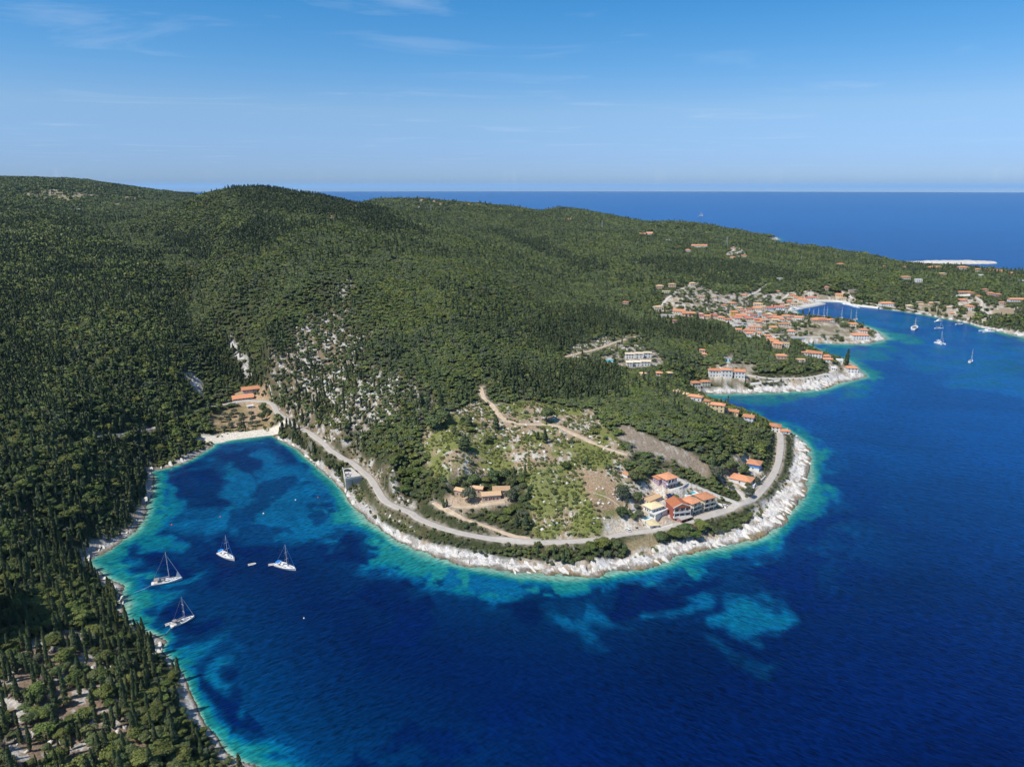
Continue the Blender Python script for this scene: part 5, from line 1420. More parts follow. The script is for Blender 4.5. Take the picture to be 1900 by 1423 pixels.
# ---------------------------------------------------------------- building parts
TILE = {}
def tile_mat(key, a, b):
    m = bpy.data.materials.new('roof_tiles_' + key); m.use_nodes = True
    nt = m.node_tree; bs = nt.nodes['Principled BSDF']; bs.inputs['Roughness'].default_value = .85; bs.inputs['Specular IOR Level'].default_value = .15
    tc = nt.nodes.new('ShaderNodeTexCoord'); oi = nt.nodes.new('ShaderNodeObjectInfo')
    n = nt.nodes.new('ShaderNodeTexNoise'); n.inputs['Scale'].default_value = 1.1; n.inputs['Detail'].default_value = 6; n.inputs['Roughness'].default_value = .7
    nt.links.new(tc.outputs['Object'], n.inputs['Vector'])
    w = nt.nodes.new('ShaderNodeTexWave'); w.inputs['Scale'].default_value = 1.3; w.inputs['Distortion'].default_value = .4; w.bands_direction = 'DIAGONAL'
    nt.links.new(tc.outputs['Object'], w.inputs['Vector'])
    ad = nt.nodes.new('ShaderNodeMath'); ad.operation = 'MULTIPLY_ADD'; ad.inputs[1].default_value = .25
    nt.links.new(w.outputs['Fac'], ad.inputs[0]); nt.links.new(n.outputs['Fac'], ad.inputs[2])
    mr = nt.nodes.new('ShaderNodeMapRange'); mr.inputs['From Min'].default_value = .42; mr.inputs['From Max'].default_value = .82
    nt.links.new(ad.outputs[0], mr.inputs['Value'])
    x = nt.nodes.new('ShaderNodeMix'); x.data_type = 'RGBA'; x.inputs[6].default_value = (*a, 1); x.inputs[7].default_value = (*b, 1)
    nt.links.new(mr.outputs[0], x.inputs['Factor'])
    h = nt.nodes.new('ShaderNodeHueSaturation')
    v = nt.nodes.new('ShaderNodeMapRange'); v.inputs['To Min'].default_value = .74; v.inputs['To Max'].default_value = 1.12
    nt.links.new(oi.outputs['Random'], v.inputs['Value']); nt.links.new(v.outputs[0], h.inputs['Value'])
    nt.links.new(x.outputs[2], h.inputs['Color']); nt.links.new(h.outputs[0], bs.inputs['Base Color'])
    bp = nt.nodes.new('ShaderNodeBump'); bp.inputs['Strength'].default_value = .6; bp.inputs['Distance'].default_value = .1
    nt.links.new(ad.outputs[0], bp.inputs['Height']); nt.links.new(bp.outputs[0], bs.inputs['Normal'])
    TILE[key] = m
tile_mat('orange', (.56, .225, .115), (.72, .36, .20))
tile_mat('red', (.45, .15, .095), (.60, .26, .17))
tile_mat('rust', (.40, .13, .065), (.52, .20, .10))
tile_mat('sand', (.52, .33, .18), (.68, .47, .29))
tile_mat('tan', (.56, .36, .20), (.70, .50, .31))
tile_mat('paletan', (.66, .55, .40), (.76, .66, .50))
tile_mat('yellow', (.68, .55, .31), (.77, .66, .42))
tile_mat('white', (.70, .69, .66), (.78, .77, .74))
tile_mat('grey', (.34, .32, .30), (.46, .43, .40))
WALL = {'white': (.78, .77, .74), 'cream': (.70, .64, .52), 'yellowwall': (.74, .60, .34), 'ochre': (.72, .40, .06), 'pink': (.58, .36, .33), 'peach': (.68, .47, .33), 'purple': (.46, .33, .42), 'stone': (.58, .45, .35), 'brick': (.36, .115, .085), 'lightblue': (.62, .68, .80), 'bluewall': (.50, .62, .76), 'blue': (.10, .28, .62)}
def wall_mat(k):
    c = WALL[k]
    return mat('plaster_' + k, c, .9, .15, (.5 if k != 'stone' else 2.0, tuple(x * (.86 if k != 'stone' else .66) for x in c), .3))
GLASS = mat('window_glass', (.025, .03, .04), .15, .5)
WHITE_P = mat('white_paint', (.80, .79, .77), .6, .3)
BROWN_P = mat('brown_shutter', (.20, .055, .03), .7, .2)
DARK = mat('dark_opening', (.035, .03, .03), .8, .1)
def bm_box(bm, x0, x1, y0, y1, z0, z1, mi=0):
    v = [bm.verts.new(p) for p in ((x0, y0, z0), (x1, y0, z0), (x1, y1, z0), (x0, y1, z0), (x0, y0, z1), (x1, y0, z1), (x1, y1, z1), (x0, y1, z1))]
    for f in ((3, 2, 1, 0), (4, 5, 6, 7), (0, 1, 5, 4), (1, 2, 6, 5), (2, 3, 7, 6), (3, 0, 4, 7)):
        bm.faces.new([v[i] for i in f]).material_index = mi
def bm_obj(name, bm, mats_, parent=None, smooth=False):
    bmesh.ops.recalc_face_normals(bm, faces=bm.faces)
    me = bpy.data.meshes.new(name); bm.to_mesh(me); bm.free()
    for m in (mats_ if isinstance(mats_, (list, tuple)) else [mats_]): me.materials.append(m)
    if smooth:
        for p in me.polygons: p.use_smooth = True
    return link(name, me, parent)
def thing(name, label, cat, loc, rotz=0, group=None):
    e = bpy.data.objects.new(name, None); COL.objects.link(e); e.empty_display_size = 1
    e.location = loc; e.rotation_euler = (0, 0, rotz)
    return tag(e, label, cat, group)
_win = {}
def window_mesh(w, h, kind):
    """frame round dark panes, shutters folded back beside it; outer face looks along -Y"""
    key = (w, h, kind)
    if key in _win: return _win[key]
    bm = bmesh.new(); t = .09
    bm_box(bm, -w / 2, w / 2, -.05, .04, 0, h, 1)
    for (a, b, c, d) in ((-w / 2 - t, -w / 2, -t, h + t), (w / 2, w / 2 + t, -t, h + t), (-w / 2, w / 2, -t, 0), (-w / 2, w / 2, h, h + t), (-.03, .03, 0, h)):
        bm_box(bm, a, b, -.09, .04, c, d, 0)
    if kind == 'shut':
        for s in (-1, 1):
            a = s * (w / 2 + t); b = s * (w / 2 + t + w * .48)
            bm_box(bm, min(a, b), max(a, b), -.075, .02, -.02, h + .02, 2)
    if kind == 'closed':
        bm_box(bm, -w / 2 + .02, w / 2 - .02, -.12, -.06, .02, h - .02, 2)
    bmesh.ops.recalc_face_normals(bm, faces=bm.faces)
    me = bpy.data.meshes.new('window'); bm.to_mesh(me); bm.free()
    for m in (WHITE_P, GLASS, BROWN_P): me.materials.append(m)
    _win[key] = me
    return me
def roof_bm(kind, wd, dp, hh, pitch, ov, axis):
    """closed roof solid with overhanging eaves"""
    bm = bmesh.new(); X, Y = wd / 2 + ov, dp / 2 + ov; th_ = .22; z0 = hh - ov * pitch
    if kind == 'flat':
        bm_box(bm, -X, X, -Y, Y, hh + .003, hh + .28)
        bm_box(bm, -X, X, -Y, -Y + .25, hh + .28, hh + .65); bm_box(bm, -X, X, Y - .25, Y, hh + .28, hh + .65)
        bm_box(bm, -X, -X + .25, -Y + .25, Y - .25, hh + .28, hh + .65); bm_box(bm, X - .25, X, -Y + .25, Y - .25, hh + .28, hh + .65)
        return bm
    swap = (axis == 'back') if kind == 'gable' else (dp > wd)
    a, b = (Y, X) if swap else (X, Y)                 # a: half length along the ridge, b: half span
    rise = b * pitch
    if kind == 'hip':
        rl = max(a - b, .02); top = [(-rl, 0), (rl, 0)]
    elif kind == 'gable': top = [(-a, 0), (a, 0)]
    else:                                              # lean-to, low at the front
        v = [bm.verts.new(p) for p in ((-X, -Y, hh + .003), (X, -Y, hh + .003), (X, Y, hh + 2 * Y * pitch), (-X, Y, hh + 2 * Y * pitch), (-X, -Y, hh + .2), (X, -Y, hh + .2), (X, Y, hh + 2 * Y * pitch + .2), (-X, Y, hh + 2 * Y * pitch + .2))]
        for f in ((3, 2, 1, 0), (4, 5, 6, 7), (0, 1, 5, 4), (1, 2, 6, 5), (2, 3, 7, 6), (3, 0, 4, 7)): bm.faces.new([v[i] for i in f])
        return bm
    def P(x, y, z): return (y, x, z) if swap else (x, y, z)
    lo = [bm.verts.new(P(x, y, z0)) for x, y in ((-a, -b), (a, -b), (a, b), (-a, b))]
    hi = [bm.verts.new(P(x, y, z0 + th_)) for x, y in ((-a, -b), (a, -b), (a, b), (-a, b))]
    r = [bm.verts.new(P(x, y, z0 + th_ + rise)) for x, y in top]
    bm.faces.new(lo)
    for i in range(4): bm.faces.new((lo[i], lo[(i + 1) % 4], hi[(i + 1) % 4], hi[i]))
    bm.faces.new((hi[0], hi[1], r[1], r[0])); bm.faces.new((hi[2], hi[3], r[0], r[1]))
    bm.faces.new((hi[1], hi[2], r[1])); bm.faces.new((hi[3], hi[0], r[0]))
    return bm
def put_windows(t, xs, face, zb, w, h, wd, dp, kind, door=False):
    for q in xs:
        me = window_mesh(w, h, kind)
        wnd = link('window', me, t)
        if face == 'front': wnd.location = (q, -dp / 2 - .02, zb)
        elif face == 'left': wnd.location = (-wd / 2 - .02, q, zb); wnd.rotation_euler = (0, 0, R(-90))
        else: wnd.location = (wd / 2 + .02, q, zb); wnd.rotation_euler = (0, 0, R(90))
def spread(n, half, m=.9):
    return [(-half + m + (2 * half - 2 * m) * (i + .5) / n) for i in range(n)]
def walls_bm(wd, dp, hh, gable=None, pitch=0):
    bm = bmesh.new(); bm_box(bm, -wd / 2, wd / 2, -dp / 2, dp / 2, -3.0, hh)
    if gable:
        x, y = wd / 2, dp / 2
        if gable == 'back':                            # ridge runs front to back: triangles on front and rear
            for s in (-1, 1):
                v = [bm.verts.new(p) for p in ((-x, s * y, hh), (x, s * y, hh), (0, s * y, hh + x * pitch))]; bm.faces.new(v)
        else:
            for s in (-1, 1):
                v = [bm.verts.new(p) for p in ((s * x, -y, hh), (s * x, y, hh), (s * x, 0, hh + y * pitch))]; bm.faces.new(v)
    return bm
def chimney(roof, x, y, z):
    bm = bmesh.new(); bm_box(bm, x - .35, x + .35, y - .35, y + .35, z - 1.2, z + .9); bm_box(bm, x - .45, x + .45, y - .45, y + .45, z + .902, z + 1.1)
    bm_obj('chimney', bm, wall_mat('cream'), roof)
for d, (ctr, z, th, wd, dp, hh) in zip(NEAR, near_w):
    t = thing(d['k'], d['lab'], d['cat'], (ctr[0], ctr[1], z), th)
    kind = d['roof']; ax = d.get('axis', 'along')
    if kind == 'gable' and ax == 'along': ax2 = 'along' if wd >= dp else 'back'
    else: ax2 = ax
    bm_obj('wall', walls_bm(wd, dp, hh, ax2 if kind == 'gable' else None, d['pitch']), wall_mat(d['wc']), t)
    if d.get('wc2'):
        bm = bmesh.new(); e = .05
        bm_box(bm, -wd / 2 - e, wd / 2 + e, -dp / 2 - e, dp / 2 + e, hh * .48, hh - .05)
        bm_obj('upper_wall', bm, wall_mat(d['wc2']), t)['label'] = 'blue upper part of the wall'
    rf = bm_obj('roof', roof_bm(kind, wd, dp, hh, d['pitch'], d['ov'], ax2), TILE[d['rc']], t)
    if d.get('chim'): chimney(rf, (-wd if ax2 == 'along' else 0) * .3, (-dp if ax2 != 'along' else 0) * .3, hh + min(wd, dp) / 2 * d['pitch'])
    nl, nr_, st = d['win']; fh = hh / st
    kd = {'brown': 'closed'}.get(d.get('shut'), 'plain')
    wh = min(1.35, fh * .52)
    for s in range(st):
        zb = s * fh + fh * .30
        if nl: put_windows(t, spread(nl, dp / 2), 'left', zb, .95, wh, wd + (.06 if d.get('wc2') else 0), dp, kd)
        if nr_ and not d.get('balc'): put_windows(t, spread(nr_, wd / 2), 'front', zb, .95, wh, wd, dp + (.06 if d.get('wc2') else 0), kd)
    if d['roof'] == 'gable' and d['k'] == 'stone_house' or d['k'].startswith('beach'):
        # long left-hand fronts: the face looking at the viewer is the left one
        n = d['win'][1]
        put_windows(t, spread(n, dp / 2, 1.0), 'left', fh * .25, 1.0, wh, wd + .1, dp, kd)
    if d.get('balc'):
        L, nb = d['balc']; fh = hh / L
        for s in range(L):
            zb = s * fh
            put_windows(t, spread(nb, wd / 2, .5), 'front', zb + .15, wd / nb * .62, fh * .66, wd, dp, 'plain')
            if s or d['k'] == 'red_house':
                bm = bmesh.new()
                bm_box(bm, -wd / 2 - .1, wd / 2 + .1, -dp / 2 - 1.5, -dp / 2 - .03, zb - .12, zb + .06)
                bm_box(bm, -wd / 2 - .1, wd / 2 + .1, -dp / 2 - 1.5, -dp / 2 - 1.38, zb + .06, zb + fh * .34)
                for e in (-1, 1):
                    xa = e * (wd / 2 + .1); bm_box(bm, min(xa, xa - e * .12), max(xa, xa - e * .12), -dp / 2 - 1.38, -dp / 2 - .03, zb + .06, zb + fh * .34)
                bl = bm_obj('balcony', bm, wall_mat('white' if d['k'] in ('red_house', 'purple_house') else 'cream'), t)
                bm = bmesh.new()
                for q in np.linspace(-wd / 2, wd / 2, nb + 1): bm_box(bm, q - .11, q + .11, -dp / 2 - 1.47, -dp / 2 - 1.25, zb + fh * .34 + .003, zb + fh - .16)
                bm_obj('columns', bm, wall_mat('white' if d['k'] in ('red_house', 'purple_house') else 'cream'), bl)
    if d.get('trim'):
        bm = bmesh.new()
        for e in (-1, 1):
            x0 = e * (wd / 2 + d['ov']); yy = -dp / 2 - d['ov'] - .06; z0 = hh - d['ov'] * d['pitch']; z1 = z0 + (wd / 2 + d['ov']) * d['pitch']
            v = [bm.verts.new(p) for p in ((x0, yy, z0 + .05), (0, yy, z1 + .05), (0, yy, z1 + .42), (x0, yy, z0 + .42), (x0, yy + .3, z0 + .05), (0, yy + .3, z1 + .05), (0, yy + .3, z1 + .42), (x0, yy + .3, z0 + .42))]
            for f in ((3, 2, 1, 0), (4, 5, 6, 7), (0, 1, 5, 4), (1, 2, 6, 5), (2, 3, 7, 6), (3, 0, 4, 7)): bm.faces.new([v[i] for i in f])
        bm_obj('gable_trim', bm, WHITE_P, t)
    if d.get('door'):
        bm = bmesh.new(); n = 1 if d['door'] == 'garage' else 2
        for i in range(n):
            c = 0 if n == 1 else (-.25 + .5 * i) * wd
            bm_box(bm, c - wd * (.22 if n == 1 else .18), c + wd * (.22 if n == 1 else .18), -dp / 2 - .06, -dp / 2 + .05, 0, hh * .75)
        bm_obj('garage_door', bm, mat('shutter_grey', (.30, .31, .34), .6, .3) if n == 1 else DARK, t)
for r, (ctr, z, th, wd, dp, hh) in zip(FAR, far_w):
    (u, v, wp, _f, _y, st, kind, rc, wc, nm, lab) = r
    t = thing(nm, lab, 'hotel' if 'hotel' in nm else 'house', (ctr[0], ctr[1], z), th)
    ax2 = 'along' if wd >= dp else 'back'
    pit = .42 if kind == 'gable' else .36
    bm_obj('wall', walls_bm(wd, dp, hh, ax2 if kind == 'gable' else None, pit), wall_mat(wc), t)
    rf = bm_obj('roof', roof_bm(kind, wd, dp, hh, pit, .15 if kind == 'flat' else .55, ax2), TILE[rc], t)
    if kind != 'flat' and g.random() < .35 and wp > 11: chimney(rf, wd * .22, 0, hh + min(wd, dp) / 2 * pit * .8)
    if wp >= 7:
        n = int(np.clip(round(wd / 3.4), 2, 6)); ns_ = max(1, int(round(st))); fh = hh / ns_
        for s in range(ns_):
            put_windows(t, spread(n, wd / 2, .5), 'front', s * fh + fh * .28, 1.15, min(1.5, fh * .55), wd, dp, 'plain')
        if wp > 11:
            for s in range(ns_): put_windows(t, spread(2, dp / 2, .6), 'left' if u > 950 else 'right', s * fh + fh * .28, 1.1, min(1.45, fh * .52), wd, dp, 'plain')

# ---------------------------------------------------------------- pools, walls, panels, terraces
def pool(uv, wd, dp, yaw, lab):
    p = hit(*uv)
    t = thing('swimming_pool', lab, 'pool', (p[0], p[1], p[2]), R(yaw))
    bm = bmesh.new()
    bm_box(bm, -wd / 2 - 1.2, wd / 2 + 1.2, -dp / 2 - 1.2, -dp / 2, -2.5, .45); bm_box(bm, -wd / 2 - 1.2, wd / 2 + 1.2, dp / 2, dp / 2 + 1.2, -2.5, .45)
    bm_box(bm, -wd / 2 - 1.2, -wd / 2, -dp / 2, dp / 2, -2.5, .45); bm_box(bm, wd / 2, wd / 2 + 1.2, -dp / 2, dp / 2, -2.5, .45)
    bm_obj('pool_deck', bm, mat('pool_deck_stone', (.76, .73, .68), .8, .2), t)
    bm = bmesh.new(); bm_box(bm, -wd / 2, wd / 2, -dp / 2, dp / 2, -1.5, .32)
    bm_obj('pool_water', bm, mat('pool_water', (.06, .42, .50), .08, .5), t)
pool((1201, 960), 8.0, 4.6, 33, 'turquoise pool on the white terrace of the yellow-roofed villa')
pool((1280, 915.5), 8.0, 3.6, 28, 'turquoise pool behind the two cream apartment buildings')
pool((1125, 670), 16, 9, 8, 'blue pool at the left end of the cream bungalow resort')
pool((1348.5, 671), 9, 7, -5, 'small pale pool in front of the flat-roofed house on the point')
def panel(uv, yaw, lab, z=1.0, n=3):
    p = hit(*uv)
    t = thing('solar_panel', lab, 'solar panel', (p[0], p[1], p[2] + z), R(yaw))
    for i in range(n):
        bm = bmesh.new(); bm_box(bm, -.95 + 2.1 * (i - (n - 1) / 2), .95 + 2.1 * (i - (n - 1) / 2), -1.5, 1.5, 0, .12)
        ob = bm_obj('panel', bm, mat('solar_cells', (.02, .035, .10), .2, .5), t); ob.rotation_euler = (R(25), 0, 0)
    bm = bmesh.new(); bm_box(bm, -n * 1.0, n * 1.0, -.1, .1, -z - 1, -.05); bm_obj('stand', bm, WHITE_P, t)
panel((1200, 866), 30, 'small array of solar panels at the upper edge of the apartment gardens')
panel((1244, 921), 32, 'solar panels on the slope right behind the red house')
panel((899, 888), -5, 'pair of solar panels in the shrubs behind the stone villa', n=2)
def ret_wall(pl, hgt, thick, lab, m, name='retaining_wall'):
    q = resample(np.array([hit(u, v) for u, v in pl]), 1.5)
    tn = np.gradient(q[:, :2], axis=0); tn /= np.linalg.norm(tn, axis=1)[:, None] + 1e-9
    nr_ = np.stack([-tn[:, 1], tn[:, 0]], -1) * thick / 2
    zt = q[:, 2] + hgt
    v = np.stack([np.column_stack([q[:, :2] - nr_, q[:, 2] - 2]), np.column_stack([q[:, :2] - nr_, zt]), np.column_stack([q[:, :2] + nr_, zt]), np.column_stack([q[:, :2] + nr_, q[:, 2] - 2])], 1)
    tag(link(name, np_mesh(name, v.reshape(-1, 3), grid_faces(len(q), 4), m)), lab, 'wall')
STW = mat('stone_wall', (.50, .42, .33), .95, .1, (1.6, (.34, .28, .21), .25))
WHW = mat('whitewashed_wall', (.74, .71, .66), .9, .1, (.8, (.62, .58, .52), .25))
ret_wall([(1161, 940), (1180, 960), (1194, 976)], 1.3, .5, 'tan garden wall running down beside the pool villa plot', STW)
ret_wall([(1160, 941), (1158, 955), (1166, 962)], 2.0, .5, 'stone wall at the back of the cleared white building plot', STW)
ret_wall([(1210, 983.5), (1226, 980), (1248, 974)], .8, .4, 'low white garden wall along the coast road by the garage', WHW)
ret_wall([(1238, 912), (1262, 906), (1277, 899)], 1.2, .6, 'cream terrace wall below the lilac house', WHW)
ret_wall([(1312, 941), (1335, 936), (1348, 944)], .9, .5, 'white wall round the forecourt of the apartments', WHW)
ret_wall([(1394, 912), (1405, 899), (1420, 884)], .9, .4, 'pale wall between the shore road and the cottage garden', WHW)
ret_wall([(1345, 627.5), (1400, 626), (1450, 627), (1494, 627)], 1.6, .8, 'long pale sea wall under the village houses', WHW, 'sea_wall')
ret_wall([(1100, 915), (1130, 925), (1150, 940)], .7, .6, 'ruined dry stone wall across the bare slope left of the pool villa', STW)
ret_wall([(1392, 713), (1430, 709), (1452, 706.5)], 1.4, .6, 'pale retaining wall under the path on the middle point', WHW)
ret_wall([(1690, 560.5), (1720, 561), (1748, 561.5)], 1.4, .8, 'grey terrace wall above the far harbour shore', STW)
ret_wall([(1763, 555), (1775, 551), (1800, 549)], 3.0, .8, 'grey concrete retaining wall on the bare slope at the right', WHW)
ret_wall([(500, 716), (503, 726), (507, 742)], .8, .5, 'pale wall on the right side of the guesthouse yard', WHW)
# parking deck cut into the headland road
p0, p1, p2, p3 = [atz(u, v, 8.4) for u, v in ((636, 869), (652, 867.5), (672, 884), (641, 890))]
e = tag(bpy.data.objects.new('parking_deck', None), 'concrete parking deck built out over the rocks beside the headland road', 'parking deck'); COL.objects.link(e); e.location = (0, 0, 0)
def slab(name, pts_, z0, z1, m, parent):
    n = len(pts_); V = [(p[0], p[1], z0) for p in pts_] + [(p[0], p[1], z1) for p in pts_]
    bm = bmesh.new(); vs_ = [bm.verts.new(v) for v in V]
    bm.faces.new(vs_[:n]); bm.faces.new(vs_[n:])
    for i in range(n): bm.faces.new((vs_[i], vs_[(i + 1) % n], vs_[n + (i + 1) % n], vs_[n + i]))
    return bm_obj(name, bm, m, parent)
PZ = 8.4
slab('deck', [p0, p1, p2, p3], -1.0, PZ, mat('concrete', (.62, .58, .53), .9, .15, (.6, (.50, .46, .41), .25)), e)
for a, b in ((p3, p0), (p2, p3)):
    dd = (b - a)[:2]; L = np.linalg.norm(dd); dd /= L; nn = np.array([-dd[1], dd[0]]) * .2
    A_ = [a[:2] + nn, b[:2] + nn, b[:2] - nn, a[:2] - nn]
    slab('parapet', A_, PZ - .5, PZ + 1.0, WHW, e)
# quays of the harbour
QM = mat('quay_stone', (.68, .65, .60), .9, .15, (.3, (.56, .53, .48), .25))
def strip_solid(name, pl, wd, z1, m, kind_label):
    q = resample(np.array([atz(u, v) for u, v in pl]), 8.0)
    tn = np.gradient(q[:, :2], axis=0); tn /= np.linalg.norm(tn, axis=1)[:, None]
    nr_ = np.stack([-tn[:, 1], tn[:, 0]], -1) * wd / 2
    o_ = np.full(len(q), 1.0)
    v = np.stack([np.column_stack([q[:, :2] - nr_, o_ * -3]), np.column_stack([q[:, :2] - nr_, o_ * z1]), np.column_stack([q[:, :2] + nr_, o_ * z1]), np.column_stack([q[:, :2] + nr_, o_ * -3])], 1)
    struct(link(name, np_mesh(name, v.reshape(-1, 3), grid_faces(len(q), 4), m)), label=kind_label)
strip_solid('quay', [(1428, 582), (1450, 579), (1472, 575), (1483, 572)], 16, 2.0, QM, 'stone quay where the motor yachts lie')
strip_solid('pier', [(1483, 571.5), (1502, 568.5), (1524, 564)], 15, 2.2, QM, 'white stone pier reaching into the harbour')
strip_solid('quay', [(1508, 559.5), (1545, 559), (1566, 561), (1586, 566.5), (1632, 572)], 15, 2.3, QM, 'quay along the head of the harbour')
# spit of white rubble at the end of the wooded point
L0, L1 = und(1683, 1470 * S), und(1850, 1462 * S)
NX, NY = 150, 22
gx = np.linspace(0, 1, NX)[:, None]; gy = np.linspace(-1, 1, NY)[None]
halfw = np.interp(np.linspace(0, 1, NX), [0, .1, .3, .5, .8, .95, 1], [26, 12, 22, 30, 26, 16, 2])[:, None] * S
sx = L0[0] + (L1[0] - L0[0]) * gx + gy * 0; sy = L0[1] + (L1[1] - L0[1]) * gx + gy * halfw
sz = (1 - gy ** 2) * 6.2 * np.interp(np.linspace(0, 1, NX), [0, .08, .3, .7, .97, 1], [.35, .4, .9, 1, .7, .1])[:, None] + (fbm(sx + gy * 0, sy, 7, 3, 400) - .5) * 3.4 - .5
spit_m = mat('rubble', (.68, .65, .60), .95, .1, (.25, (.46, .42, .37), .22), bump=(.4, .8))
struct(link('breakwater', np_mesh('breakwater', np.stack([sx, sy, sz], -1).reshape(-1, 3), grid_faces(NX, NY)[:, ::-1], spit_m)), label='long low breakwater of white rubble at the end of the wooded point')

# ---------------------------------------------------------------- pylons
def pylon(uv, hpx, lab):
    p = hit(*uv); hgt = hpx * depth_of(p) / FPX
    t = thing('power_pylon', lab, 'pylon', tuple(p))
    w = hgt * .10; m = mat('galvanised_steel', (.45, .46, .47), .5, .5)
    for a, b in ((-1, -1), (1, -1), (1, 1), (-1, 1)):
        me = tube_mesh('leg', [((a * w, b * w, -1), .22, (a * w * .15, b * w * .15, hgt), .12)], m, 4); link('leg', me, t)
    s = []
    for i in range(6):
        z0, z1 = hgt * i / 6, hgt * (i + 1) / 6; w0, w1 = w * (1 - .85 * i / 6), w * (1 - .85 * (i + 1) / 6)
        s += [((-w0, -w0, z0), .09, (w1, -w1, z1), .09), ((w0, -w0, z0), .09, (-w1, -w1, z1), .09)]
    link('bracing', tube_mesh('bracing', s, m, 4), t)
    for f in (.72, .84, .95): link('cross_arm', tube_mesh('cross_arm', [((-hgt * .14, 0, hgt * f), .14, (hgt * .14, 0, hgt * f), .14)], m, 4), t)
pylon((1117, 425), 15, 'steel pylon in the woods above the left end of the far hotel')
pylon((800, 393), 13, 'steel pylon on the flank of the second hill below the white houses')
pylon((1348, 459), 19, 'steel pylon in the woods between the long far hotel and the bare slope')
pylon((1487, 483), 8, 'smallest steel pylon on the wooded rise behind the harbour')

# ---------------------------------------------------------------- cars
RUB = mat('tyre_rubber', (.03, .03, .03), .8, .2)
def car_parts(col_key, col):
    paint = mat('car_paint_' + col_key, col, .3, .5)
    def prof(bm, pts2, x):   # side outline lofted across the width
        L = [[bm.verts.new((s * x * k2, y, z)) for (y, z, k2) in pts2] for s in (-1, 1)]
        n = len(pts2)
        bm.faces.new(L[0]); bm.faces.new(L[1])
        for i in range(n): bm.faces.new((L[0][i], L[0][(i + 1) % n], L[1][(i + 1) % n], L[1][i]))
    b1 = bmesh.new(); prof(b1, [(-2.1, .35, .94), (-2.15, .75, .94), (-1.1, .92, .98), (1.9, .98, .98), (2.1, .7, .94), (2.1, .35, .94)], .88)
    prof(b1, [(-.55, 1.43, .80), (-.55, 1.39, .81), (1.5, 1.39, .81), (1.45, 1.45, .78)], .88)
    b2 = bmesh.new(); prof(b2, [(-1.15, .915, .92), (-.5, 1.388, .80), (1.5, 1.388, .80), (1.9, .97, .92)], .88)
    def fin(name, bm, m):
        bmesh.ops.recalc_face_normals(bm, faces=bm.faces); me = bpy.data.meshes.new(name); bm.to_mesh(me); bm.free(); me.materials.append(m); return me
    return fin('body', b1, paint), fin('window', b2, GLASS)
_wb = bmesh.new(); bmesh.ops.create_cone(_wb, cap_ends=True, segments=12, radius1=.33, radius2=.33, depth=.22, matrix=Matrix.Rotation(R(90), 4, 'Y'))
WHEEL = bpy.data.meshes.new('wheel'); _wb.to_mesh(WHEEL); _wb.free(); WHEEL.materials.append(RUB)
CARP = {k: car_parts(k, c) for k, c in {'white': (.78, .78, .77), 'dark': (.04, .04, .05), 'red': (.28, .05, .04), 'grey': (.34, .35, .37), 'blue': (.08, .16, .36)}.items()}
def car(uv, yaw, ck, lab, grp=None, z=None):
    p = hit(*uv) if z is None else atz(uv[0], uv[1], z)
    t = thing('parked_car', lab, 'car', (p[0], p[1], p[2] + (.16 if z is None else .02)), R(yaw), grp)
    link('body', CARP[ck][0], t); link('windows', CARP[ck][1], t)
    for a in (-.78, .78):
        for b in (-1.3, 1.3): link('wheel', WHEEL, t, (a, b, .33))
car((1165.5, 985), 205, 'white', 'white car parked on the cleared white plot beside the coast road')
car((1345, 940), 100, 'white', 'white car behind the wall at the apartments forecourt')
car((1454.5, 806), 95, 'white', 'white car at the end of the coast road by the last pavilion')
car((405.5, 753), 105, 'white', 'white car standing on the road left of the taverna')
car((412, 747), 110, 'red', 'dark red car at the roadside left of the taverna')
car((421, 746.3), 170, 'grey', 'grey car on the taverna forecourt, left of its pair')
car((427, 745.5), 165, 'dark', 'dark car on the taverna forecourt, right of its pair')
car((435, 749.7), 100, 'white', 'white car in front of the taverna by the low wall')
car((645, 874), 95, 'dark', 'dark car at the back of the parking deck', z=PZ)
car((645, 881), 105, 'white', 'white car in the middle of the parking deck', z=PZ)
car((648, 886), 110, 'white', 'white car nearest the front parapet of the parking deck', z=PZ)
ROWS = [((1363, 601), (1385, 602.5), 7), ((1366, 606), (1386, 607), 5)]
CK = ['white', 'dark', 'blue', 'white', 'grey', 'white', 'red']
cn = 0
for a, b, n in ROWS:
    for i in range(n):
        f = i / (n - 1); ck = CK[(cn * 3) % 7]; cn += 1
        lbs = {'white': 'white', 'dark': 'black', 'blue': 'blue', 'grey': 'grey', 'red': 'dark red'}[ck]
        car((a[0] + (b[0] - a[0]) * f, a[1] + (b[1] - a[1]) * f), 10, ck, lbs + ' car in the crowded car park on the edge of the village', lbs + ' cars in the village car park')
for i in range(5):
    f = i / 4
    car((1393 + 17 * f, 547 - 9 * f), -30, 'white', 'white car in the line parked along the road out of the village', 'cars along the village road')
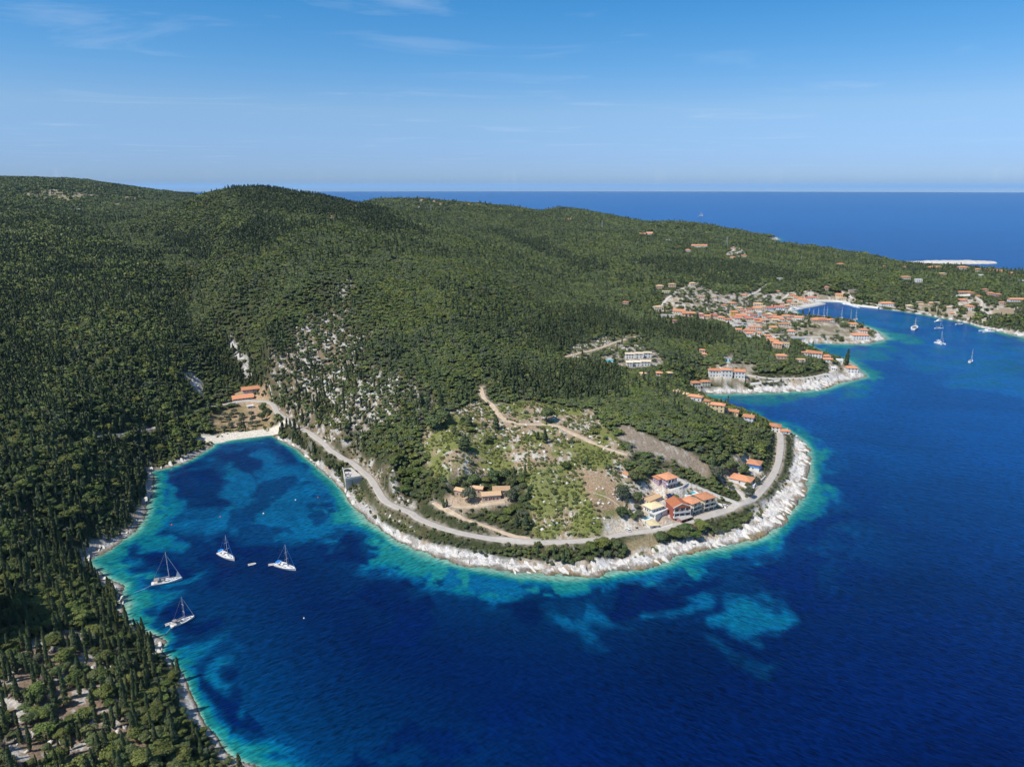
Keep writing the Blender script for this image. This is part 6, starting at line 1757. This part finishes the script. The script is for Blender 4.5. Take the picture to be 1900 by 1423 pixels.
# ---------------------------------------------------------------- boats
GEL = mat('white_gelcoat', (.80, .80, .79), .25, .5)
TEAK = mat('teak_deck', (.62, .52, .42), .7, .2)
ALU = mat('mast_aluminium', (.62, .65, .68), .35, .5)
BLUEC = mat('blue_canvas', (.02, .22, .62), .8, .2)
GREYC = mat('grey_canvas', (.28, .26, .27), .85, .1)
SAILC = mat('white_sailcloth', (.78, .77, .75), .8, .2)
NAVY = mat('navy_hull', (.02, .03, .09), .25, .5)
TINT = mat('tinted_window', (.02, .025, .03), .1, .5)
WIRE = mat('steel_wire', (.5, .5, .52), .4, .5)
def hull_mesh(name, L, B, fb, m, stern=.72, fine=1.0):
    """lofted hull: pointed bow at +Y, broad stern, closed by a deck"""
    n = 17; V = []; k = 7
    for i in range(n):
        t = i / (n - 1); y = (t - .5) * L
        w = B / 2 * min(1.0, np.interp(t, [0, .15, .4, .6, .8, .93, 1], [stern, .88, 1, .97, .70, .32, .03]))
        f = fb * np.interp(t, [0, .5, 1], [.86, .88, 1.12])
        yb = y - (t > .9) * (t - .9) * L * .12
        for j in range(k):
            s = j / (k - 1) * 2 - 1
            a = abs(s)
            x = w * np.sign(s) * (a ** .6 if a > 0 else 0)
            z = -.45 + (f + .45) * (a ** 2.6)
            V.append((x, yb if a < .5 else y, z))
    F4 = grid_faces(n, k).tolist()
    bm = bmesh.new(); vs_ = [bm.verts.new(v) for v in V]
    for f in F4: bm.faces.new([vs_[i] for i in f])
    bm.faces.new([vs_[j] for j in range(k)])
    for i in range(n - 1):
        bm.faces.new((vs_[i * k], vs_[i * k + k - 1], vs_[(i + 1) * k + k - 1], vs_[(i + 1) * k]))
    bmesh.ops.recalc_face_normals(bm, faces=bm.faces)
    me = bpy.data.meshes.new(name); bm.to_mesh(me); bm.free(); me.materials.append(m)
    return me
def loft_box(bm, secs):
    """stations (y, half width, z0, z1, top inset)"""
    prev = None
    for (y, w, z0, z1, ins) in secs:
        c = [bm.verts.new(p) for p in ((-w, y, z0), (w, y, z0), (w - ins, y, z1), (-w + ins, y, z1))]
        if prev:
            for i in range(4): bm.faces.new((prev[i], prev[(i + 1) % 4], c[(i + 1) % 4], c[i]))
        else: bm.faces.new(c)
        prev = c
    bm.faces.new(prev)
def arch_cover(bm, y0, y1, w, z0, z1, n=8):
    """bent canvas top between two bows"""
    rows = []
    for y, s in ((y0, 0), ((y0 + y1) / 2, .12), (y1, 0)):
        rows.append([(w * math.cos(math.pi * i / n), y, z0 + (z1 - z0 + s) * max(0, math.sin(math.pi * i / n)) ** .55) for i in range(n + 1)])
    vt = [[bm.verts.new(p) for p in r] for r in rows]
    for a, b in zip(vt, vt[1:]):
        for i in range(n): bm.faces.new((a[i], a[i + 1], b[i + 1], b[i]))
def yacht(stern, bow, mast_px, lab, cloth='blue', jib=False, detail=True, hullm=GEL, group=None, name='sailing_yacht', scale_mast=None):
    a, b = atz(*stern, .4), atz(*bow, 1.0)
    L = float(np.linalg.norm((b - a)[:2])); L = max(L, 7.5); c = (a + b) / 2
    yaw = math.atan2(b[1] - a[1], b[0] - a[0]) - math.pi / 2
    dep = depth_of(c); cosd = math.cos(math.atan2(H, math.hypot(c[0], c[1])))
    mh = mast_px * dep / FPX / cosd
    B = L * .30; fb = L * .085
    t = thing(name, lab, 'sailing yacht', (c[0], c[1], 0), yaw, group)
    link('hull', hull_mesh('hull', L, B, fb, hullm), t)
    dk = bmesh.new()
    n = 12
    for i in range(n):
        tt0, tt1 = .04 + .94 * i / n, .04 + .94 * (i + 1) / n
        def st(tt): return ((tt - .5) * L, B / 2 * .93 * np.interp(tt, [0, .15, .4, .6, .8, .93, 1], [.72, .88, 1, .97, .70, .32, .03]), fb * np.interp(tt, [0, .5, 1], [.86, .88, 1.12]) + .03)
        y0, w0, z0 = st(tt0); y1, w1, z1 = st(tt1)
        dk.faces.new([dk.verts.new(p) for p in ((-w0, y0, z0), (w0, y0, z0), (w1, y1, z1), (-w1, y1, z1))])
    bm_obj('deck', dk, mat('deck_white', (.76, .75, .72), .6, .3), t)
    cb = bmesh.new(); z0 = fb * .85
    loft_box(cb, [(-.10 * L, B * .33, z0, z0 + fb * .72, .12), (.02 * L, B * .33, z0, z0 + fb * .70, .14), (.16 * L, B * .26, z0, z0 + fb * .52, .12), (.27 * L, B * .12, z0, z0 + fb * .30, .05)])
    cab = bm_obj('coachroof', cb, GEL, t)
    wb = bmesh.new()
    for s in (-1, 1):
        for y0, y1 in ((-.07, .0), (.02, .11)):
            w0 = np.interp(y0, [-.1, .02, .16], [.33, .33, .26]) * B + .015; w1 = np.interp(y1, [-.1, .02, .16], [.33, .33, .26]) * B + .015
            v = [wb.verts.new(p) for p in ((s * (w0 - .03), y0 * L, z0 + fb * .30), (s * (w1 - .03), y1 * L, z0 + fb * .28), (s * (w1 - .08), y1 * L, z0 + fb * .48), (s * (w0 - .08), y0 * L, z0 + fb * .54))]
            wb.faces.new(v)
    bm_obj('window', wb, TINT, cab)
    ck = bmesh.new(); bm_box(ck, -B * .24, B * .24, -.42 * L, -.12 * L, fb * .88, fb * .92 + .04)
    bm_obj('cockpit', ck, TEAK, t)
    if detail:
        for s in (-1, 1):
            bb = bmesh.new(); bm_box(bb, s * B * .34 - .22, s * B * .34 + .22, -.42 * L, -.13 * L, fb * .9, fb * 1.12 + .1)
            bm_obj('cockpit_bench', bb, GEL, t)
        hb = bmesh.new()
        for y in (.14, .22, .32): bm_box(hb, -.28, .28, y * L - .28, y * L + .28, z0 + fb * .2, np.interp(y, [.1, .16, .27, .4], [z0 + fb * .64, z0 + fb * .55, z0 + fb * .34, z0 + fb * .34]) + .03)
        bm_obj('deck_hatch', hb, TINT, t)
    my = .09 * L
    link('mast', tube_mesh('mast', [((0, my, fb), L * .0105, (0, my - mh * .012, mh), L * .0075)], ALU, 8), t)
    for f in (.40, .68):
        link('spreader', tube_mesh('spreader', [((-B * .30, my - .2, mh * f), .07, (0, my, mh * f), .09), ((0, my, mh * f), .09, (B * .30, my - .2, mh * f), .07)], ALU, 5), t)
    bz = fb * 1.9 + .6
    link('boom', tube_mesh('boom', [((0, my, bz), .12, (0, -.26 * L, bz + .15), .10)], ALU, 6), t)
    link('furled_mainsail', tube_mesh('furled_mainsail', [((0, my - .1, bz + .28), .30, (0, -.24 * L, bz + .30), .17)], SAILC if cloth != 'grey' else GREYC, 8), t)
    top = (0, my - mh * .01, mh * (.97 if not jib else .9)); foot = (0, .475 * L, fb * 1.15)
    link('furled_jib', tube_mesh('furled_jib', [(foot, .13, top, .07)], BLUEC if cloth == 'blue' else SAILC, 6), t)
    if jib:
        fr = np.array(foot); tp = np.array(top); d1 = fr + (tp - fr) * .28
        me = np_mesh('jib', [fr + (tp - fr) * .02, d1, (0.1, .30 * L, fb * 1.9)], [[0, 1, 2]], SAILC); link('jib', me, t)
    if detail:
        s = []
        for e_ in (-1, 1):
            s += [((e_ * B * .44, my - .2, fb), .025, (e_ * B * .30, my - .2, mh * .40), .025), ((e_ * B * .30, my - .2, mh * .40), .025, (e_ * B * .30, my - .2, mh * .68), .025), ((e_ * B * .30, my - .2, mh * .68), .025, (0, my, mh * .96), .025)]
        s += [((0, -.48 * L, fb), .025, (0, my, mh), .025)]
        link('rigging', tube_mesh('rigging', s, WIRE, 4), t)
        rl = []
        for e_ in (-1, 1):
            pv = None
            for tt in np.linspace(.03, .97, 11):
                w = B / 2 * .94 * np.interp(tt, [0, .15, .4, .6, .8, .93, 1], [.72, .88, 1, .97, .70, .32, .03]); zz = fb * np.interp(tt, [0, .5, 1], [.86, .88, 1.12])
                p = (e_ * w, (tt - .5) * L, zz + .65); rl.append(((p[0], p[1], zz), .02, p, .02))
                if pv: rl.append((pv, .018, p, .018))
                pv = p
        link('guard_rail', tube_mesh('guard_rail', rl, WIRE, 4), t)
    cm = BLUEC if cloth == 'blue' else GREYC
    bi = bmesh.new(); arch_cover(bi, -.40 * L, -.24 * L, B * .36, fb + 1.55, fb + 2.0)
    bm_obj('bimini', bi, cm, t)
    sh = bmesh.new(); arch_cover(sh, -.17 * L, -.07 * L, B * .30, fb + .75, fb + 1.45)
    bm_obj('sprayhood', sh, GEL if cloth == 'blue' else cm, t)
    return t, L
yacht((281, 1085), (338.5, 1071.5), 55, 'large white sailing yacht with grey canopies and a scrap of jib set', 'grey', True)
yacht((317, 1163), (361, 1141.5), 45, 'white sailing yacht with dark cockpit cover and bare furled sails, stern to the nearest shore', 'grey')
yacht((406, 1026), (435, 1037.5), 41, 'white sailing yacht with a blue bimini, alone in the middle of the bay', 'blue')
yacht((511, 1047.5), (549, 1055.5), 43, 'white sailing yacht with a blue bimini and a tender lying at its stern', 'blue')
def dinghy(uv, yaw, L, lab):
    p = atz(*uv)
    t = thing('dinghy', lab, 'dinghy', (p[0], p[1], 0), R(yaw))
    q = [(-.75, -L / 2), (-.75, L * .2), (-.45, L * .42), (0, L / 2), (.45, L * .42), (.75, L * .2), (.75, -L / 2)]
    s = [((a[0], a[1], .3), .24, (b[0], b[1], .3), .24) for a, b in zip(q, q[1:])]
    link('tube', tube_mesh('tube', s, mat('pale_rubber', (.70, .69, .67), .6, .3), 8), t)
    bm = bmesh.new(); bm_box(bm, -.7, .7, -L / 2 + .1, L * .3, .05, .2); bm_obj('floor', bm, mat('grey_floor', (.35, .34, .33), .8, .2), t)
    bm = bmesh.new(); bm_box(bm, -.7, .7, -.1, .25, .35, .45); bm_obj('seat', bm, TEAK, t)
    bm = bmesh.new(); bm_box(bm, -.18, .18, -L / 2 - .35, -L / 2 + .05, .15, .95); bm_obj('outboard_motor', bm, mat('black_plastic', (.03, .03, .03), .5, .4), t)
dinghy((467.5, 1047.5), -65, 4.2, 'small pale inflatable dinghy adrift between the two blue-topped yachts')
dinghy((505, 1048), -75, 4.0, 'pale tender tied to the stern of the right-hand blue-topped yacht')
dinghy((313, 1158.5), -50, 3.4, 'little white tender hanging close to the stern of the lowest yacht')
def line(p0, p1, lab):
    a, b = atz(*p0, .9), hit(*p1); b[2] += .4; m_ = (a + b) / 2; m_[2] = .35
    q = resample(np.array([a, m_, b]), 2.0)
    me = tube_mesh('mooring_line', [(q[i], .06, q[i + 1], .06) for i in range(len(q) - 1)], mat('rope', (.62, .60, .52), .9, .1), 4)
    tag(link('mooring_line', me), lab, 'rope')
line((318, 1163), (298, 1185), 'mooring rope from the lowest yacht to the shore rocks')
line((282, 1085), (250, 1100), 'mooring rope from the yacht with the scrap of jib to the shore')
def buoy(uv, r, col, lab):
    p = atz(*uv); bm = bmesh.new(); bmesh.ops.create_uvsphere(bm, u_segments=12, v_segments=8, radius=r)
    bmesh.ops.create_cone(bm, cap_ends=True, segments=8, radius1=.08, radius2=.08, depth=.4, matrix=Matrix.Translation((0, 0, r + .1)))
    ob = bm_obj('mooring_buoy', bm, mat('buoy_' + col, {'red': (.62, .10, .05), 'white': (.8, .78, .72)}[col], .5, .4)); ob.location = (p[0], p[1], r * .35)
    tag(ob, lab, 'buoy')
buoy((319, 974), .55, 'red', 'red buoy at the edge of the pale shallows by the left shore')
buoy((409, 959), .5, 'red', 'red buoy in the open water above the upper yacht')
buoy((489, 953), .55, 'white', 'white buoy in the middle of the inner bay')
buoy((548.5, 928), .5, 'white', 'white buoy of the inner bay nearest the headland road')
buoy((590, 923), .45, 'red', 'red buoy near the headland shore of the inner bay')
buoy((564, 1147), .4, 'white', 'lone white buoy on the deep water right of the yachts')
yacht((1694, 612), (1699.5, 605.5), 19, 'small sailing yacht seen end-on, at the left of the harbour anchorage', 'grey', detail=False)
yacht((1734, 609.5), (1751, 609), 13, 'sailing yacht lying broadside in the middle of the harbour anchorage', 'grey', detail=False)
yacht((1773, 602), (1787, 601), 11, 'sailing yacht moored close under the far harbour shore', 'grey', detail=False)
yacht((1798.5, 672.5), (1804, 668), 24, 'sailing yacht furthest out in the right-hand bay', 'grey', detail=False)
yacht((1574, 596.5), (1580, 593.5), 22, 'sailing yacht anchored behind the harbour spit', 'grey', detail=False)
def cat_boat(uv, yaw, L, mast, lab):
    p = atz(*uv); t = thing('catamaran', lab, 'catamaran', (p[0], p[1], 0), R(yaw))
    B = L * .52
    for s in (-1, 1):
        link('hull', hull_mesh('hull', L, L * .13, L * .12, GEL, .8), t, (s * B * .42, 0, 0))
    bm = bmesh.new(); bm_box(bm, -B * .40, B * .40, -.42 * L, .12 * L, L * .10, L * .125); bm_obj('bridge_deck', bm, GEL, t)
    bm = bmesh.new(); loft_box(bm, [(-.22 * L, B * .33, L * .125, L * .23, .25), (.02 * L, B * .31, L * .125, L * .23, .3), (.12 * L, B * .24, L * .125, L * .15, .3)]); cb = bm_obj('saloon', bm, GEL, t)
    bm = bmesh.new()
    for s in (-1, 1):
        bm_box(bm, s * B * .315 - .03, s * B * .315 + .03, -.20 * L, .0, L * .16, L * .20)
    bm_box(bm, -B * .26, B * .26, .045 * L, .075 * L, L * .165, L * .20); bm_obj('window', bm, TINT, cb)
    bm = bmesh.new(); bm_box(bm, -B * .32, B * .32, -.42 * L, -.20 * L, L * .26, L * .275); bm_obj('hard_top', bm, GEL, t)
    bm = bmesh.new(); bm_box(bm, -B * .3, B * .3, -.40 * L, -.23 * L, L * .13, L * .16); bm_obj('cockpit', bm, mat('dark_cushions', (.10, .10, .12), .8, .1), t)
    if mast:
        link('mast', tube_mesh('mast', [((0, .05 * L, L * .2), .16, (0, .03 * L, mast), .10)], ALU, 6), t)
        link('boom', tube_mesh('boom', [((0, .05 * L, L * .33), .24, (0, -.36 * L, L * .36), .18)], SAILC, 6), t)
        link('furled_jib', tube_mesh('furled_jib', [((0, .42 * L, L * .14), .12, (0, .04 * L, mast * .93), .07)], SAILC, 6), t)
cat_boat((1744, 638), 190, 13.5, 18, 'white sailing catamaran seen from astern, lowest of the group in the right-hand bay')
cat_boat((1830, 616), 95, 18, 0, 'white power catamaran near the rocks of the right-hand shore')
def motor_boat(uv, yaw, L, hm, lab):
    p = atz(*uv); t = thing('motor_yacht', lab, 'motor yacht', (p[0], p[1], 0), R(yaw)); B = L * .27; fb = L * .12
    link('hull', hull_mesh('hull', L, B, fb, hm, .95), t)
    bm = bmesh.new(); loft_box(bm, [(-.30 * L, B * .40, fb * .85, fb * 1.9, .15), (.02 * L, B * .38, fb * .85, fb * 1.9, .2), (.20 * L, B * .26, fb * .85, fb * 1.1, .2)]); cb = bm_obj('saloon', bm, GEL, t)
    bm = bmesh.new()
    for s in (-1, 1): bm_box(bm, s * B * .365 - .08, s * B * .365 + .04, -.26 * L, .0, fb * 1.35, fb * 1.7)
    bm_obj('window', bm, TINT, cb)
    bm = bmesh.new(); loft_box(bm, [(-.26 * L, B * .33, fb * 1.9, fb * 2.4, .1), (-.02 * L, B * .30, fb * 1.9, fb * 2.2, .2)]); bm_obj('flybridge', bm, GEL, t)
    bm = bmesh.new(); bm_box(bm, -B * .32, B * .32, -.28 * L, -.10 * L, fb * 2.9, fb * 2.98)
    for s in (-1, 1): bm_box(bm, s * B * .28 - .08, s * B * .28 + .08, -.26 * L, -.22 * L, fb * 2.3, fb * 2.9)
    bm_obj('radar_arch', bm, GEL, t)
    bm = bmesh.new(); bm_box(bm, -B * .42, B * .42, -.48 * L, -.31 * L, fb * .9, fb * .98); bm_obj('aft_deck', bm, TEAK, t)
motor_boat((1447, 583.5), -80, 24, NAVY, 'motor yacht with a dark blue hull at the left of the harbour quay')
motor_boat((1460, 581), -78, 22, GEL, 'white motor yacht berthed in the middle of the harbour quay row')
motor_boat((1473, 577.5), -76, 23, GEL, 'white motor yacht berthed at the outer end of the harbour quay row')
motor_boat((1740, 597.5), 110, 15, GEL, 'white motor boat highest in the harbour anchorage, close to the shore')
for i, (u, v) in enumerate([(1500, 587), (1508, 588), (1517, 588), (1527, 589), (1533, 589), (1560, 592), (1587, 594)]):
    yacht((u - 2, v + 1.5), (u + 2.5, v - 2.5), [19, 15, 17, 21, 20, 22, 20][i], 'sailing yacht in the row moored behind the harbour spit, mast over the roofs', 'grey', detail=False, group='yachts moored behind the spit')
for i, (u, v) in enumerate([(1566, 564), (1573, 565), (1579, 566.5), (1585, 568.5), (1591, 570)]):
    motor_boat((u, v), -160, 9.5, GEL, 'small white boat in the row along the quay at the harbour head', ) if False else None
    p = atz(u, v + 1.2); t = thing('quay_boat', 'small white boat in the row along the quay at the harbour head', 'boat', (p[0], p[1], 0), R(-165 + 3 * i), 'boats along the harbour head quay')
    link('hull', hull_mesh('hull', 9, 3, .9, GEL, .85), t)
    bm = bmesh.new(); loft_box(bm, [(-1.5, 1.1, .7, 2.0, .15), (.8, 1.0, .7, 1.9, .3), (1.8, .8, .7, 1.0, .2)]); bm_obj('cabin', bm, GEL, t)
    bm = bmesh.new(); bm_box(bm, -.9, .9, .75, .82, 1.3, 1.75); bm_obj('window', bm, TINT, t)
# one yacht under full sail far out
p = atz(1300, 402.5)
t = thing('sailing_yacht', 'lone white sailboat under full sail far out on the open sea', 'sailing yacht', (p[0], p[1], 0), R(-86))
SH = 10.5 * depth_of(p) / FPX; LL = SH * .95
link('hull', hull_mesh('hull', LL, LL * .28, LL * .09, GEL), t)
link('mast', tube_mesh('mast', [((0, .05 * LL, 0), LL * .012, (0, .05 * LL, SH), LL * .006)], ALU, 6), t)
link('mainsail', np_mesh('mainsail', [(0.1, .03 * LL, LL * .15), (LL * .16, -.20 * LL, LL * .16), (LL * .22, -.45 * LL, LL * .17), (LL * .10, -.18 * LL, SH * .5), (0.1, .04 * LL, SH * .98)], [[0, 1, 3], [1, 2, 3], [0, 3, 4]], SAILC), t)
link('jib', np_mesh('jib', [(0.1, .48 * LL, LL * .12), (LL * .12, .02 * LL, LL * .15), (LL * .05, .18 * LL, SH * .5), (0.1, .08 * LL, SH * .9)], [[0, 1, 2, 3]], SAILC), t)

# ---------------------------------------------------------------- single trees and shrubs that can be told apart
def solo(kd, u, v, hpx, rpx, lab, group=None, name=None, cat=None, var=None):
    """u, v: foot of the plant"""
    p = hit(u, v); dep = depth_of(p)
    hh = hpx * dep / FPX / .93; rr_ = rpx * dep / FPX
    return plant(kd, p[0], p[1], p[2] - .1, hh, rr_, lab, group, var, name, cat)
solo(1, 1014, 782, 24, 14, 'big round dark tree standing alone at the junction of the dirt tracks')
solo(1, 807, 796, 26, 17, 'large dark round tree at the upper left corner of the scrub field')
solo(1, 826, 787, 24, 15, 'dark round tree right beside the largest one at the corner of the scrub field')
solo(0, 869, 792, 22, 6, 'stubby dark tree by the rocky upper edge of the scrub field')
solo(1, 842, 804, 13, 7, 'small round dark bush in the upper left of the scrub field')
solo(0, 861, 834, 26, 9, 'dark broad conifer in the left half of the scrub field')
solo(1, 902, 822, 16, 9, 'round dark bush in the centre left of the scrub field')
solo(0, 921, 797, 27, 5, 'dark cypress right below the wide dirt track')
solo(0, 1012, 822, 26, 5.5, 'dark cypress in the middle of the scrub field')
solo(0, 997, 816, 15, 4, 'smaller cypress left of the middle one in the scrub field')
solo(3, 1155, 926, 26, 15, 'large grey-green round tree on the terrace left of the flat sandy building')
solo(1, 1178, 897, 25, 12, 'tall dark green tree above the big grey-green one')
solo(1, 1152, 961, 20, 10, 'dark round tree at the corner of the cleared white plot')
solo(1, 1183, 931, 19, 10, 'bright round tree below the tall dark green one')
solo(1, 1200, 884, 18, 11, 'round tree beside the solar panels above the lilac house')
solo(3, 1331, 892, 27, 15, 'big isolated round tree at the lower end of the fallow strip')
solo(1, 1353, 877, 22, 11, 'dark tree behind the long white cottage')
solo(1, 1379, 882, 20, 12, 'dark tree in the yard left of the blue-and-white house')
solo(1, 1353, 907, 14, 6.5, 'small tree at the left corner of the long white cottage')
solo(1, 1387, 908, 14, 7, 'small tree in front of the right half of the long white cottage')
solo(3, 1404, 899, 14, 8, 'grey-green tree between the long cottage and the road')
solo(3, 1391, 921, 17, 10, 'grey-green bush in the bend below the long white cottage')
solo(3, 872, 930, 28, 15, 'spreading grey-green tree in front of the stone villa')
solo(3, 948, 932, 24, 13, 'round olive-green tree at the right front of the stone villa')
solo(1, 915, 896, 24, 14, 'dark tree behind the middle of the stone villa')
solo(1, 938, 893, 24, 12, 'dark tree behind the right part of the stone villa')
solo(1, 951, 907, 26, 12, 'dark tree at the far right corner of the stone villa')
solo(1, 876, 902, 20, 16, 'wide green tree behind the chimney of the stone villa')
solo(0, 823, 942, 18, 2.6, 'thin cypress on the drive of the stone villa, left of two')
solo(0, 829, 940, 15, 2.4, 'thin cypress on the drive of the stone villa, right of two')
solo(0, 959, 979, 26, 3.4, 'slim cypress at the lower right corner of the stone villa grounds')
solo(0, 975, 980, 28, 6, 'thick cypress at the lower right corner of the stone villa grounds')
solo(0, 1569, 683, 34, 4.5, 'very tall dark conifer beside the white house on the tip of the point')
OL = [(436,768),(450,775),(467,773),(411,783),(425.5,785),(448,784),(468,783),(417,800),(429,794),(446,793),(466,791),(477,790),(417,774),(430,775)]
for (u, v) in OL:
    solo(3, u, v, 10, 6, 'rounded olive tree in the grove between the beach and the taverna', 'olive trees behind the beach')
for (u, v, q) in [(488,765,'upper'),(487,781,'middle'),(497,772,'right-hand')]:
    solo(1, u, v, 15, 8, f'dark leafy tree, the {q} of three beside the right end of the olive grove')
for (u, v) in [(472,732),(480,733),(487,735),(490,729),(478,728),(493,733)]:
    solo(3, u, v, 5.5, 3.2, 'small round tree in the yard below the guesthouse', 'small trees of the guesthouse yard')
# bougainvillea by the road
p = hit(1291, 981)
me = oak_mesh('bougainvillea', 2.2, 2.0, 60, .22, 900, M_BLOSSOM, 5)
tag(link('bougainvillea', me, None, (p[0], p[1], p[2])), 'pink flowering bush on the seaward side of the road below the red house', 'bush')
# hedge bushes between road and shore
hedge_g = np.random.default_rng(91)
HB = [(1230,1003,16,14),(1250,1000,18,15),(1272,992,22,15),(1300,985,20,15),(1268,1000,16,14),(1290,1000,16,12),(1140,1020,18,14),(1120,1018,22,16),(1155,1025,16,12),(1095,1022,18,14)]
for i, (u, v, a, b) in enumerate(HB):
    solo([1, 2][i % 2], u, v, a, b, ('dense dark' if i % 2 == 0 else 'bright green') + ' rounded bush on the bank between the coast road and the white rocks', ('dark' if i % 2 == 0 else 'bright') + ' bushes on the seaward bank of the road', name='shrub', cat='shrub')
# people and umbrellas are too small to see from here

# ---------------------------------------------------------------- air: thin even haze over the whole place
hb = bmesh.new(); bmesh.ops.create_cube(hb, size=1)
hz = bpy.data.meshes.new('haze'); hb.to_mesh(hz); hb.free()
hm = bpy.data.materials.new('haze'); hm.use_nodes = True
hn = hm.node_tree; hn.nodes.clear()
ho = hn.nodes.new('ShaderNodeOutputMaterial'); pv = hn.nodes.new('ShaderNodeVolumePrincipled')
pv.inputs['Color'].default_value = (.44, .70, 1.0, 1)
pv.inputs['Density'].default_value = 1.7e-5
pv.inputs['Anisotropy'].default_value = 0.0
hn.links.new(pv.outputs[0], ho.inputs['Volume'])
hz.materials.append(hm)
HZ = struct(link('haze', hz), 'stuff', 'thin blue summer haze over land and sea')
HZ.scale = (700000, 360000, 420); HZ.location = (0, 170000, 420 / 2 - 12)
